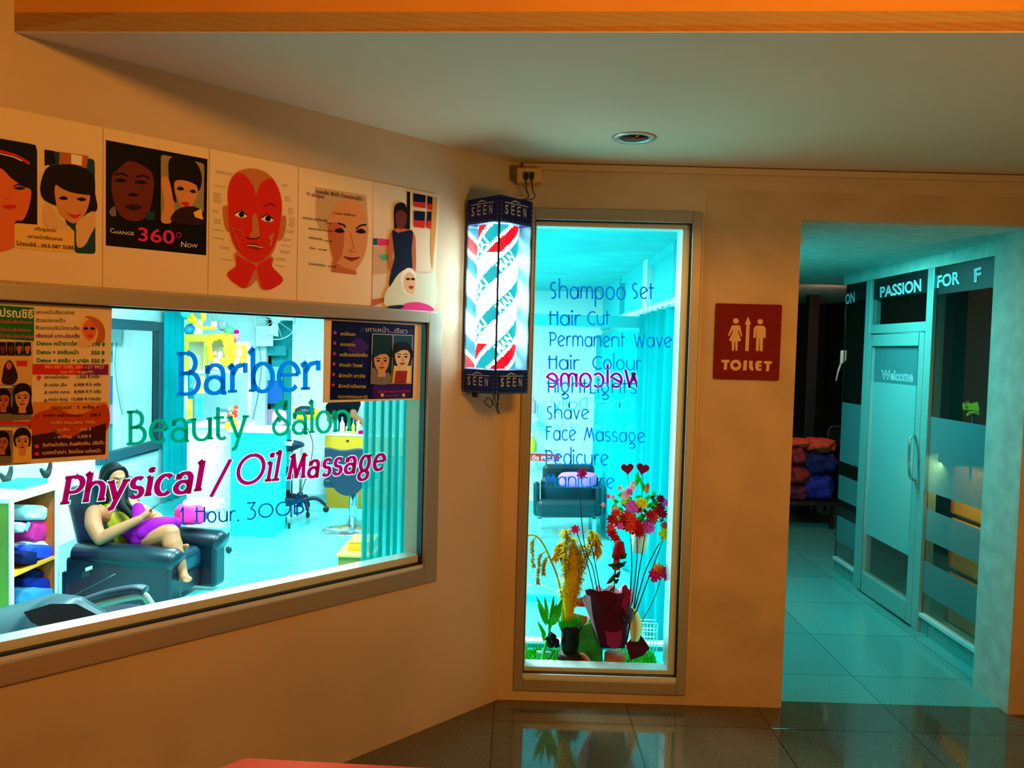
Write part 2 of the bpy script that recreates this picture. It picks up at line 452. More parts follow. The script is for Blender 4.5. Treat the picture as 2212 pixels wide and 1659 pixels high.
def glyph(c, st):
    """advance width, pen strokes, serif points for one hand-cut letter (cap height 1)"""
    X, A, Ds, sf = st['xh'], st['asc'], st['desc'], st['serif']
    R = X / 2; w = st.get('w', X * .86); rw = w / 2; S = []; F = []
    def st_(*p): S.append(list(p))
    if c == ' ': return .42, [], []
    if c == 'o': S.append(arc(rw, R, rw, R, 90, 450, 28)); return w, S, F
    if c == 'a':
        if sf:
            S.append([(w * .08, X * .72)] + arc(w * .48, X * .68, w * .40, X * .32, 150, 0, 10) + [(w * .88, 0), (w * 1.06, 0)])
            S.append([(w * .08, X * 1.0), (w * .08, X * .7)])
            S.append(arc(w * .44, X * .29, w * .44, X * .29, 0, 360, 20)); return w * 1.02, S, F
        S.append(arc(rw, R * .95, rw, R * .95, 0, 360, 24)); st_((w, X), (w, 0)); return w, S, F
    if c == 'b':
        st_((0, A), (0, 0)); S.append(arc(rw, R, rw, R, 180, -180, 26))
        if sf: st_((-.14, A - .14), (.02, A))
        F.append((-.02, 0, .09, .0)); return w, S, F
    if c == 'c': S.append(arc(rw, R, rw, R, 45, 315, 18)); return w * .82, S, F
    if c == 'd': S.append(arc(rw, R, rw, R, 0, 360, 24)); st_((w, A), (w, 0)); return w, S, F
    if c == 'e':
        if sf: st_((0.04, X * .56), (w, X * .56)); S.append([(w, X * .56)] + arc(rw, R, rw, R, 12, 318, 22)); return w, S, F
        S.append([(w * .08, X * .34), (w * .98, X * .74)] + arc(rw, R, rw, R, 30, 312, 20)); return w * .95, S, F
    if c == 'g':
        S.append(arc(rw * .92, R * 1.06, rw * .86, R * .94, 0, 360, 22))
        if sf: S.append(arc(rw * .92, -.17, rw * .9, .2, 0, 360, 20)); st_((rw * 1.3, X * .92), (w * 1.05, X * 1.02)); return w, S, F
        S.append([(rw * 1.0, X * .06), (rw * .7, -.08)] + arc(rw * .95, -.28, rw * .8, .2, 150, -150, 20)); return w, S, F
    if c == 'h':
        st_((0, A), (0, 0)); S.append([(0, X * .55)] + arc(rw, X * .6, rw, X * .4, 180, 0, 14) + [(w, 0)])
        if sf: st_((-.14, A - .12), (.02, A))
        F += [(0, 0, .08, .08), (w, 0, .08, .1)]; return w, S, F
    if c == 'i':
        st_((0, X), (0, 0)); S.append(arc(0, X + .24, .035, .035, 0, 360, 10))
        if sf: st_((-.12, X - .06), (0, X)); F.append((0, 0, .09, .09))
        return .02, S, F
    if c == 'l':
        st_((0, A), (0, 0))
        if sf: st_((-.13, A - .12), (.02, A)); F.append((0, 0, .1, .1))
        return .02, S, F
    if c == 'm':
        q = rw * .72; st_((0, X), (0, 0))
        S.append([(0, X * .6)] + arc(q, X * .64, q, X * .36, 180, 0, 12) + [(2 * q, 0)]); S.append([(2 * q, X * .6)] + arc(3 * q, X * .64, q, X * .36, 180, 0, 12) + [(4 * q, 0)])
        return 4 * q, S, F
    if c == 'n':
        st_((0, X), (0, 0)); S.append([(0, X * .55)] + arc(rw, X * .6, rw, X * .4, 180, 0, 14) + [(w, 0)])
        if sf: st_((-.12, X - .08), (0, X)); F += [(0, 0, .09, .08), (w, 0, .08, .1)]
        return w, S, F
    if c == 'p': st_((0, X), (0, Ds)); S.append(arc(rw, R, rw, R, 180, -180, 24)); return w, S, F
    if c == 'r':
        st_((0, X), (0, 0))
        if sf:
            S.append([(0, X * .62), (w * .25, X * .92), (w * .62, X * .98)]); st_((w * .66, X * 1.04), (w * .66, X * .68)); st_((-.13, X * .86), (.03, X)); F.append((0, 0, .11, .12)); return w * .72, S, F
        S.append([(0, X * .5)] + arc(w * .42, X * .55, w * .42, X * .42, 180, 60, 10)); return w * .55, S, F
    if c == 's':
        q = X * .25; p = w * .34
        S.append(arc(p, X - q, p, q, 40, 270, 12) + arc(p, q, p, q, 90, -150, 12)[1:]); return 2 * p, S, F
    if c == 't':
        st_((.1, X + .3), (.1, .1 if sf else 0))
        if sf: S.append(arc(.26, .16, .16, .16, 180, 320, 8))
        st_((-.06, X * .97), (.34, X * .97)); return .34, S, F
    if c == 'u':
        S.append([(0, X)] + arc(rw, X * .4, rw, X * .4, 180, 360, 14) + [(w, X)]); st_((w, X), (w, 0))
        if sf: F += [(0, X, .1, .06), (w, X, .1, .0), (w, 0, .0, .1)]
        return w, S, F
    if c == 'v': st_((0, X), (w * .42, 0), (w * .84, X)); return w * .84, S, F
    if c == 'y':
        if sf: st_((0, X), (w * .5, .02)); st_((w, X), (w * .36, -.3), (w * .12, -.36)); F += [(0, X, .09, .09), (w, X, .1, .1)]; return w, S, F
        st_((0, X), (w * .45, 0)); st_((w * .9, X), (w * .2, -.45)); return w * .9, S, F
    if c == 'A': st_((0, 0), (.36, 1), (.72, 0)); st_((.12, .33), (.6, .33)); return .72, S, F
    if c == 'B':
        st_((.1, 1), (.1, 0)); S.append([(-.04, .98), (.3, .98)] + arc(.3, .74, .24, .24, 90, -90, 12) + [(.1, .5)]); S.append([(.1, .5), (.34, .52)] + arc(.34, .265, .3, .255, 90, -90, 14) + [(-.04, .01)])
        return .66, S, F
    if c == 'C': S.append(arc(.45, .5, .45, .5, 55, 305, 20)); return .66, S, F
    if c == 'D': S.append([(0, 0), (0, 1)] + arc(.1, .5, .5, .5, 90, -90, 16) + [(0, 0)]); return .62, S, F
    if c == 'F': st_((0, 0), (0, 1), (.5, 1)); st_((0, .66), (.36, .66)); return .46, S, F
    if c == 'H':
        st_((0, 1), (0, 0)); st_((.5, 1), (.5, 0)); st_((-.12, .72), (.5, .72))
        return .5, S, F
    if c == 'L': st_((0, 1.05), (0, 0), (.36, 0)); return .36, S, F
    if c == 'M':
        if sf: st_((.04, 0), (.14, 1), (.42, .1), (.7, 1), (.8, 0)); F += [(.04, 0, .1, .1), (.8, 0, .1, .1), (.12, 1, .14, .02), (.72, 1, .02, .14)]; return .84, S, F
        st_((0, 0), (.26, 1), (.46, .25), (.66, 1), (.86, 0)); return .86, S, F
    if c == 'O': q = .44 if sf else .5; S.append(arc(q, .5, q, .5, 90, 450, 30)); return 2 * q, S, F
    if c == 'P':
        st_((.08, 1), (.08, 0)); S.append([(-.06, .98), (.3, .98)] + arc(.3, .7, .28, .28, 90, -90, 14) + [(.08, .42)])
        if sf: F.append((.08, 0, .12, .14))
        return .56, S, F
    if c == 'S':
        if sf:
            S.append([(.56, 1.06), (.5, .82)] + arc(.34, .8, .2, .22, 30, 200, 10) + [(.3, .56), (.5, .44)] + arc(.34, .24, .32, .24, 40, -230, 20) + [(.2, .5), (.34, .42)]); st_((.57, 1.08), (.57, .78)); return .68, S, F
        S.append(arc(.25, .75, .22, .25, 50, 250, 12) + [(.34, .42)] + arc(.18, .22, .22, .22, 40, -120, 12)); return .46, S, F
    if c == 'W': st_((0, 1), (.24, 0), (.46, .75), (.68, 0), (.92, 1)); return .92, S, F
    if c == '1': st_((0, .72), (.16, 1), (.16, 0)); return .2, S, F
    if c == '3': st_((.02, 1), (.5, 1), (.24, .6)); S.append([(.24, .6)] + arc(.22, .28, .3, .32, 80, -130, 14)); return .52, S, F
    if c == '0': S.append(arc(.42, .42, .42, .42, 90, 450, 28)); return .84, S, F
    if c == '8': S.append(arc(.26, .74, .2, .25, -90, 270, 18)); S.append(arc(.26, .26, .26, .25, 90, 450, 20)); return .52, S, F
    if c == '.': S.append(arc(0, .02, .025, .025, 0, 360, 8)); return .04, S, F
    if c == ':': S.append(arc(0, .05, .025, .025, 0, 360, 8)); S.append(arc(0, .45, .025, .025, 0, 360, 8)); return .04, S, F
    if c == '-': st_((0, .4), (.3, .4)); return .3, S, F
    if c == '/': st_((0, -.12), (.5, 1.12)); return .5, S, F
    if c == '฿': S.append([(0, .92), (.3, .92)] + arc(.3, .71, .2, .21, 90, -90, 10) + [(.05, .5)]); S.append([(.05, .5), (.34, .5)] + arc(.34, .27, .24, .23, 90, -90, 10) + [(0, .04)]); st_((.05, .95), (.05, .02)); st_((.2, 1.12), (.2, -.12)); return .6, S, F
    return .4, [], []
ROMAN = dict(xh=.68, asc=1.06, desc=-.4, serif=True, v=.15, h=.085, gap=.20, sl=0.0, w=.60)
BOLDIT = dict(xh=.70, asc=1.08, desc=-.4, serif=True, v=.20, h=.12, gap=.24, sl=.17, w=.52)
DECO = dict(xh=.77, asc=1.28, desc=-.5, serif=False, v=.12, h=.10, gap=.22, sl=0.0, w=.60)
THIN = dict(xh=.66, asc=1.1, desc=-.4, serif=False, v=.11, h=.10, gap=.22, sl=0.0, w=.52)
def stroke_text(t, st, grow=0.0):
    x = 0; out = []
    wf = lambda d: lerp(st['h'], st['v'], abs(d.y)) + grow
    for c in t:
        adv, S, F = glyph(c, st)
        for s in S:
            for q in ribbon([(a + x, b) for a, b in s], wf): out.append(q)
        if st['serif']:
            hh = st['h'] * .62 + grow / 2
            for (a, b, l, r) in F:
                s = 1 if b < .3 else -1
                l += grow / 2 + .03; r += grow / 2 + .03
                y0, y1 = b - grow / 2 * s, b + hh * 1.3 * s
                out.append([(x + a - l, y0), (x + a + r, y0), (x + a + r, y1), (x + a - l, y1)])
        x += adv + st['gap']
    w = x - st['gap']
    return [[(a + b * st['sl'], b) for a, b in q] for q in out], w
# ================================================================= the setting
def struct(o, name=None):
    o['kind'] = 'structure'; return o
ZC = 2.272      # soffit height
ZF = -0.5       # the salon's floor lies half a metre lower
XR = 1.10       # salon right wall
YB = 10.5        # salon back wall
XL = ony(405, 850, YB).x
m_wall = mat('wall_paint', (208, 186, 156), 0.7, var=0.10, scale=2.2, bump=0.06)
m_wallL = mat('wall_paint_side', (208, 188, 162), 0.7, var=0.08, scale=1.6, bump=0.05)
m_patch = mat('wall_patch', (202, 176, 142), 0.75, var=0.12, scale=5, bump=0.05)
m_ceil = mat('ceiling_paint', (218, 200, 168), 0.8, var=0.04, scale=1.5)
m_fascia = mat('fascia_paint', (214, 150, 70), 0.7, var=0.06, scale=3)
m_alu = mat('aluminium_dull', (168, 160, 146), 0.38, metal=0.35)
m_aluw = mat('aluminium_bright', (225, 232, 232), 0.35, metal=0.15)
m_black = mat('black_rubber', (8, 9, 9), 0.5)
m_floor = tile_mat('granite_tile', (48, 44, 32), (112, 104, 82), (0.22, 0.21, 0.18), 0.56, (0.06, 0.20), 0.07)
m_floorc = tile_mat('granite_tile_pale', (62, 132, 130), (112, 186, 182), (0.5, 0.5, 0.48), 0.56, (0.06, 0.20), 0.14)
m_salonfloor = tile_mat('salon_tile', (28, 196, 202), (104, 236, 240), (0.8, 0.85, 0.85), 0.40, (0.1, 0.1), 0.3)
m_white = mat('salon_white', (238, 244, 244), 0.7)
m_cyan = mat('salon_cyan', (30, 206, 212), 0.75)
m_cyan2 = mat('salon_cyan_deep', (10, 176, 186), 0.75)
m_salonceil = mat('salon_ceiling_paint', (36, 190, 194), 0.8, var=0.12, scale=3)
m_corr = mat('corridor_paint', (190, 205, 196), 0.75, var=0.14, scale=14, bump=0.12)
m_glass = glass_mat('window_glass', reflect=0.35)

def xyz(x, y, z): return V((x, y, z))
def slab(name, pts, z0, z1, m):
    b = MB(); b.prism(pts, lambda a, c, n: V((a, c, n)), z0, z1, m); return struct(b.build(name))
wl = lambda u, n=0: (WP(u, n, 0).x, WP(u, n, 0).y)
slab('floor', [wl(0), (1.163, D), (1.163, 3.42), (2.13, 3.42), (2.13, D), (3.6, D), (3.6, -3), (-3.96, -3), wl(5.6)], -0.08, 0.0, m_floor)
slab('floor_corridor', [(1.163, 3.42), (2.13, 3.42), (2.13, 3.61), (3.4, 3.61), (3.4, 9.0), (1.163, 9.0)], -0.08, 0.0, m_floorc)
slab('floor_salon', [wl(0, -.12), (XR, D + .12), (XR, YB), (XL, YB), (XL, wl(5.5, -.12)[1]), wl(5.5, -.12)], ZF - .08, ZF, m_salonfloor)
# soffit with its front edge slightly askew
e0, e1 = onz(45, 70, ZC), onz(2212, 70, ZC)
ed = (e1 - e0) / (e1.x - e0.x)
eL = e0 - ed * 0.02; eR = e0 + ed * (3.6 - e0.x)
slab('ceiling', [(eL.x, eL.y), (eR.x, eR.y), (3.6, D), (K.x, D)], ZC, ZC + 0.05, m_ceil)
slab('ceiling_upper', [wl(1.7), wl(5.6), (-3.96, -3), (3.6, -3), (3.6, 1.75)], 3.10, 3.18, m_ceil)
b = MB(); en = V((ed.y, -1, 0)).normalized() * -1
b.hexa([eL + UZ * .002, eR + UZ * .002, eR + V((0, .12, .002)), eL + V((0.12, .12, .002)), V((eL.x, eL.y, 3.1)), V((eR.x, eR.y, 3.1)), V((eR.x, eR.y + .12, 3.1)), V((eL.x + .12, eL.y + .12, 3.1))], m_fascia)
struct(b.build('trim_1'))
slab('ceiling_salon', [wl(0, -.12), (XR, D + .12), (XR, YB), (XL, YB), (XL, wl(5.5, -.12)[1]), wl(5.5, -.12)], ZC, ZC + .08, m_salonceil)
slab('ceiling_corridor', [(1.163, D + .12), (2.13, D + .12), (2.13, 3.61), (3.4, 3.61), (3.4, 9.0), (1.163, 9.0)], 2.07, 2.15, m_corr)

# --- left wall with the big window hole: u 0.43..2.35
W0, W1, WZ0, WZ1 = 0.43, 2.35, 0.648, 1.59
b = MB()
b.box((0, -.12, -.5), (W0, 0, 3.1), m_wallL, WP)
b.box((W0, -.12, -.5), (W1, 0, WZ0), m_wallL, WP)
b.box((W0, -.12, WZ1), (W1, 0, 3.1), m_wallL, WP)
b.box((W1, -.12, -.5), (5.6, 0, 3.1), m_wallL, WP)
struct(b.build('wall_left'))
# --- back wall: window hole and doorway
H0, H1, HZ0, HZ1 = 0.057, 0.712, 0.098, 2.04
O0, O1, OZ = 1.163, 2.132, 2.066
b = MB()
b.box((K.x, D, -.5), (H0, D + .12, 3.1), m_wall); b.box((H0, D, -.5), (H1, D + .12, HZ0), m_wall)
b.box((H0, D, HZ1), (H1, D + .12, 3.1), m_wall); b.box((H1, D, -.5), (O0, D + .12, 3.1), m_wall)
b.box((O0, D, OZ), (O1, D + .255, 3.1), m_wall)
b.box((O1, D, -.1), (3.6, D + .255, 3.1), m_wall)
struct(b.build('wall_back'))
b = MB(); b.box((O1 - .004, D + .004, 0), (O1, D + .255, OZ), m_corr); b.box((O0, D + .03, OZ - .004), (O1 - .004, D + .255, OZ), m_corr)
struct(b.build('trim_2'))
# slightly darker patch over the pier and the lintel
b = MB(); b.box((0.765, D - .0012, 0.0), (O0 - .0, D, ZC - .09), m_patch); b.box((O0, D - .0012, OZ), (3.6, D, ZC - .09), m_patch)
struct(b.build('wall_back_patch'))
# cable trunking under the soffit on the back wall
b = MB(); b.box((0.0, D - .022, ZC - .03), (3.5, D, ZC - .004), mat('trunking', (206, 184, 150), 0.6)); struct(b.build('trim_3', bevel=.003))
# salon shell
b = MB(); b.box((XR, D + .12, ZF), (O0, YB, ZC + .05), m_cyan); struct(b.build('wall_salon_right'))
b = MB(); b.box((XL - .1, -0.7, ZF), (XL, YB + .1, ZC), m_white); struct(b.build('wall_salon_left'))
b = MB()
xa, xb = ony(573, 850, YB).x, ony(630, 850, YB).x
b.box((XL, YB, ZF), (xa, YB + .1, ZC), m_white); b.box((xb, YB, ZF), (XR, YB + .1, ZC), m_white)
b.box((xa, YB + .25, ZF), (xb, YB + .35, ZC), m_cyan2)
struct(b.build('wall_salon_back'))
# corridor: far dark shop and the wall beyond
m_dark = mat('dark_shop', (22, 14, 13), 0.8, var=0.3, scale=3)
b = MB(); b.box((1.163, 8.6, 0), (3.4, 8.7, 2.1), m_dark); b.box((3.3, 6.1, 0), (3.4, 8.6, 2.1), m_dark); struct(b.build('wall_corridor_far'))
b = MB(); b.box((O1, D + .255, 0), (3.4, D + .275, 2.1), m_corr); struct(b.build('wall_corridor_return'))

# ---------------------------------------------------------------- windows
def window_frame(fr, a0, a1, z0, z1, wl_, wr_, wt, wb, n0, n1, m):
    b = MB()
    b.box((a0 - wl_, n0, z0 - wb), (a0, n1, z1 + wt), m, fr); b.box((a1, n0, z0 - wb), (a1 + wr_, n1, z1 + wt), m, fr)
    b.box((a0, n0, z0 - wb), (a1, n1, z0), m, fr); b.box((a0, n0, z1), (a1, n1, z1 + wt), m, fr)
    return b
WF = lambda a, n, z: WP(a, n, z)
w1 = struct(window_frame(WF, W0, W1, WZ0, WZ1, .065, .07, .042, .062, -.09, .012, m_alu).build('window_1', bevel=.003))
b = window_frame(WF, W0, W1, WZ0, WZ1, -.004, -.004, -.006, -.006, -.03, -.012, m_black)
b = MB(); g = .006
for (a0, a1, z0, z1) in ((W0, W0 + g, WZ0, WZ1), (W0, W1, WZ0 + .012, WZ0 + .012 + g), (W0, W1, WZ1 - g, WZ1)): b.box((a0, -.03, z0), (a1, -.002, z1), m_black, WF)
b.build('gasket', w1)
b = MB(); b.box((W0, -.085, WZ0), (W1, .004, WZ0 + .012), m_aluw, WF); b.box((W0, -.085, WZ0 + .018), (W1, -.022, WZ0 + .045), m_aluw, WF); b.build('sill_track', w1)
b = MB(); b.box((W0 + .002, -.022, WZ0 + .012), (W1, -.016, WZ1 - .002), m_glass, WF); b.build('pane', w1)
BF = lambda a, n, z: V((a, D - n, z))
w2 = struct(window_frame(BF, H0, H1, HZ0, HZ1, .038, .04, .045, .052, -.10, .012, m_alu).build('window_2', bevel=.003))
b = MB()
for (a0, a1, z0, z1) in ((H0, H0 + .004, HZ0, HZ1), (H1 - .004, H1, HZ0, HZ1), (H0, H1, HZ0 + .018, HZ0 + .022), (H0, H1, HZ1 - .004, HZ1)): b.box((a0, -.03, z0), (a1, -.006, z1), m_black, BF)
b.build('gasket', w2)
b = MB(); b.box((H0, -.09, HZ0), (H1, .004, HZ0 + .018), m_aluw, BF); b.box((H0, -.10, HZ0 + .022), (H1, -.024, HZ0 + .04), m_aluw, BF)
b.box((H1 - .034, -.14, HZ0 + .04), (H1 - .005, -.024, HZ1 - .02), m_aluw, BF); b.box((H0, -.1, HZ1 - .022), (H1, -.024, HZ1 - .004), m_aluw, BF)
b.box((H0, -.1, HZ0 + .04), (H0 + .008, -.024, HZ1 - .02), m_aluw, BF)
b.build('sash', w2)
b = MB(); b.box((H0 + .003, -.022, HZ0 + .02), (H1 - .003, -.016, HZ1 - .003), m_glass, BF); b.build('pane', w2)

# ---------------------------------------------------------------- vinyl lettering on the panes (front face of the glass)
LW = lambda x, y, l: onw(x, y, -.0155 + l)
LB = lambda x, y, l: ony(x, y, D + .0155 - l)
m_lblue = sheer_mat('vinyl_blue', (0, 108, 196), 0); m_lgreen = sheer_mat('vinyl_green', (0, 140, 104), 0)
m_lmag = sheer_mat('vinyl_magenta', (226, 0, 120), 0); m_lwhite = sheer_mat('vinyl_white', (240, 240, 240), 0); m_lnavy = sheer_mat('vinyl_navy', (0, 70, 132), 0)
p = Print(LW); p.letters('Barber', 384, 853, 690, 841, 91, m_lblue, ROMAN, h1=88); p.build('lettering', w1, label='blue slab-serif word Barber on the glass')
p = Print(LW); p.letters('Beauty', 276, 960, 531, 945, 71, m_lgreen, ROMAN, h1=70); p.letters('Salon', 590, 940, 754, 931, 70, m_lgreen, ROMAN, h1=64, up=0)
p.build('lettering', w1, label='green slab-serif words Beauty Salon on the glass')
p = Print(LW)
for q in ((m_lwhite, .07), (m_lmag, 0)):
    p.letters('Physical', 134, 1090, 428, 1061, 58, q[0], BOLDIT, h1=60, grow=q[1])
    p.letters('/', 456, 1066, 494, 1062, 62, q[0], dict(BOLDIT, v=.11, sl=0.05), grow=q[1], up=0)
    p.letters('Oil', 510, 1046, 596, 1039, 60, q[0], dict(BOLDIT, v=.13), grow=q[1], up=0); p.letters('Massage', 622, 1036, 828, 1014, 51, q[0], BOLDIT, h1=47, grow=q[1], up=0)
p.build('lettering', w1, label='magenta slanted words Physical / Oil Massage edged in white')
p = Print(LW); p.letters('1 Hour.', 390, 1131, 516, 1125, 34, m_lnavy, THIN); p.letters('300฿', 533, 1121, 656, 1109, 34, m_lnavy, THIN, up=0)
p.build('lettering', w1, label='thin dark blue line with the hourly price')
p = Print(LB)
rows = [('Shampoo', 1189, 644, 1350, 647, 34), ('Set', 1366, 644, 1412, 646, 32), ('Hair', 1189, 702, 1253, 703, 30), ('Cut', 1270, 701, 1317, 702, 28),
        ('Permanent', 1187, 747, 1350, 750, 29), ('Wave', 1370, 749, 1450, 750, 28), ('Hair', 1187, 797, 1250, 799, 29), ('Colour', 1281, 797, 1384, 799, 27),
        ('HightLights', 1185, 848, 1374, 850, 28), ('Shave', 1182, 905, 1271, 905, 27), ('Face', 1181, 951, 1243, 951, 29), ('Massage', 1262, 952, 1392, 956, 28),
        ('Pedicure', 1178, 1003, 1313, 1005, 30), ('Manicure', 1178, 1050, 1326, 1055, 29)]
for t, a, c, d_, e, h in rows: p.letters(t, a, c, d_, e, h, m_lblue, DECO, up=0)
p.build('lettering', w2, label='nine blue lines listing the services')
# ================================================================= on the hall side of the walls
# ---------------------------------------------------------------- posters above the window
PB = mat('poster_paper', (236, 214, 178), 0.45, var=0.03, scale=6)
k_black = mat('print_black', (18, 10, 8), 0.6); k_dark = mat('print_dark_brown', (46, 18, 12), 0.6); k_hair = mat('print_hair', (22, 12, 12), 0.6)
k_skin = mat('print_skin', (214, 148, 96), 0.6); k_skin2 = mat('print_skin_orange', (226, 112, 66), 0.6); k_skind = mat('print_skin_dark', (104, 44, 34), 0.6); k_skinp = mat('print_skin_pale', (226, 184, 140), 0.6)
k_red = mat('print_red', (212, 38, 24), 0.6); k_teal = mat('print_teal', (20, 70, 80), 0.6); k_navy = mat('print_navy', (10, 18, 52), 0.6); k_cream = mat('print_cream', (240, 196, 104), 0.6)
k_pink = mat('print_pink', (226, 44, 132), 0.6); k_grey = mat('print_grey', (120, 110, 100), 0.6); k_white = mat('print_white', (244, 238, 226), 0.6); k_green = mat('print_green', (20, 118, 60), 0.6)
k_lip = mat('print_lip', (150, 40, 35), 0.6); k_pur = mat('print_purple', (120, 24, 130), 0.6); k_mid = mat('print_skin_shade', (188, 104, 60), 0.6); k_yel = mat('print_yellow', (206, 186, 40), 0.6)

PZ0, PZ1 = 1.640, 2.078
def poster(u0, u1, label, z0=PZ0, z1=PZ1, n=.0015, sheet=PB, t=.0012, tilt=0.0):
    c = WP((u0 + u1) / 2, n, z0)
    root = thing('poster', c, label, 'poster')
    b = MB(); b.box((u0, n, z0), (u1, n + t, z1), sheet, WP); b.build('sheet', root)
    return root, n + t + .0004
PX = lambda off: (lambda x, y, l: onw(x, y, off + l))

r1, o = poster(1.5925, 1.888, 'laminated poster with two smiling portraits and a cream caption box, leftmost of the row')
p = Print(PX(o), 3.771, 0, 220)
p.poly([(-160, 270), (240, 340), (290, 352), (303, 400), (304, 1000), (115, 985), (115, 1190), (-160, 1165)], k_navy)
p.blob([(-150, 480), (-40, 420), (120, 440), (240, 520), (300, 660), (290, 960), (200, 985), (-140, 960)], k_hair)
p.blob([(-150, 560), (0, 540), (90, 620), (190, 690), (252, 720), (240, 840), (190, 960), (120, 985), (110, 1190), (-150, 1160)], k_skin2)
p.line([(-150, 390), (0, 400), (110, 430), (190, 470), (240, 505)], 22, k_red); p.line([(-150, 412), (0, 422), (110, 448), (180, 482)], 8, k_white)
p.line([(110, 690), (150, 672), (205, 690)], 10, k_black); p.blob([(115, 705), (160, 690), (205, 705), (160, 716)], k_black); p.blob([(20, 850), (80, 838), (140, 852), (80, 876)], k_red); p.line([(30, 780), (80, 795)], 8, k_mid)
p.build('photo', r1)
p = Print(PX(o), 3.771, 0, 220)
p.rrect((360, 385), (772, 470), (778, 1240), (612, 1232), 30, k_teal)
p.poly([(362, 385), (612, 430), (612, 1030), (366, 1000)], k_skinp, 0) if False else None
p.poly([(486, 405), (720, 440), (705, 540), (480, 510)], k_mid); p.poly([(580, 425), (670, 440), (665, 520), (580, 505)], k_white); p.poly([(362, 388), (440, 400), (455, 500), (364, 520)], k_black)
p.blob([(365, 560), (500, 510), (640, 520), (760, 600), (775, 740), (760, 900), (360, 800)], k_hair)
p.blob([(450, 680), (560, 720), (720, 740), (722, 840), (680, 930), (610, 990), (540, 960), (470, 880)], k_skin)
p.blob([(365, 820), (430, 860), (500, 960), (580, 1030), (560, 1050), (366, 1000)], k_skinp); p.blob([(630, 980), (760, 890), (778, 1000), (740, 1080), (690, 1170), (630, 1180), (620, 1060)], k_skinp)
p.blob([(450, 660), (540, 640), (720, 730), (740, 760), (560, 730)], k_hair)
p.blob([(480, 785), (520, 768), (555, 788), (520, 800)], k_black); p.blob([(625, 790), (665, 778), (705, 796), (665, 808)], k_black); p.blob([(550, 905), (610, 922), (665, 910), (610, 948)], k_red)
p.build('photo', r1)
p = Print(PX(o), 3.771, 0, 220, base=.001)
p.rrect((118, 985), (606, 1042), (606, 1230), (118, 1190), 24, k_cream)
p.text('ปรับรูปหน้า', 282, 1045, 456, 1062, 26, k_black, fat=.02); p.text('เคาะหน้าเรียวสวย', 228, 1108, 508, 1132, 26, k_black, fat=.02); p.text('โปรณชิธ์....063-587 5585', 132, 1168, 602, 1204, 30, k_black, fat=.02)
p.build('caption_box', r1)

r2, o = poster(1.2925, 1.5895, 'laminated poster with a black before-and-after picture and pink 360 lettering')
p = Print(PX(o), 3.771, 0, 220)
p.poly([(862, 310), (1690, 466), (1680, 1250), (862, 1170)], mat('print_ink_black', (9, 8, 14), 0.5))
p.blob([(910, 640), (950, 510), (1060, 470), (1180, 490), (1250, 620), (1240, 800), (1190, 940), (1080, 970), (980, 920), (920, 780)], k_skind)
p.blob([(900, 600), (960, 450), (1090, 420), (1230, 480), (1280, 640), (1225, 560), (1060, 480), (950, 560)], k_black)
for x, y in ((985, 640), (1150, 655)): p.blob([(x - 55, y), (x, y - 18), (x + 50, y + 5), (x, y + 16)], k_black)
p.line([(930, 595), (990, 580), (1040, 605)], 14, k_black); p.line([(1110, 612), (1170, 598), (1220, 625)], 14, k_black, 0); p.blob([(1040, 755), (1085, 770), (1130, 760), (1085, 740)], k_black); p.blob([(1020, 850), (1085, 835), (1160, 856), (1085, 885)], k_dark)
p.blob([(890, 890), (935, 850), (945, 925), (910, 930)], k_grey); p.poly([(1190, 900), (1262, 890), (1262, 960), (1195, 965)], k_teal)
p.build('photo', r2)
p = Print(PX(o), 3.771, 0, 220, base=.0032)
p.rrect((1310, 428), (1665, 502), (1657, 1005), (1310, 968), 28, mat('print_olive_grey', (150, 140, 104), 0.6))
p.blob([(1375, 620), (1380, 470), (1480, 440), (1600, 500), (1645, 620), (1610, 730), (1500, 640), (1420, 680), (1440, 820), (1390, 760)], k_hair)
p.blob([(1420, 660), (1500, 640), (1605, 690), (1590, 800), (1525, 880), (1460, 820)], k_skin); p.blob([(1312, 640), (1370, 620), (1410, 790), (1420, 880), (1390, 985), (1312, 970), (1340, 830)], k_skin)
p.blob([(1440, 880), (1560, 850), (1655, 900), (1655, 1003), (1400, 975)], k_dark); p.poly([(1575, 900), (1640, 870), (1655, 960), (1590, 940)], k_cream)
p.blob([(1440, 705), (1475, 690), (1500, 712), (1470, 722)], k_black); p.blob([(1545, 725), (1575, 715), (1598, 735), (1570, 742)], k_black); p.blob([(1475, 820), (1520, 815), (1545, 832), (1510, 850)], k_red)
p.build('photo', r2)
p = Print(PX(o), 3.771, 0, 220, base=.0032)
p.text('C', 897, 1064, 930, 1068, 38, k_white); p.text('HANGE', 935, 1074, 1092, 1088, 28, k_white); p.text('360', 1126, 1130, 1422, 1158, 112, k_pink, fat=.012); p.text('N', 1476, 1180, 1518, 1184, 44, k_white); p.text('OW', 1524, 1184, 1610, 1190, 32, k_white)
p.line(arc(1457, 1086, 20, 20, 0, 360, 20), 5, k_pink)
p.build('lettering', r2)

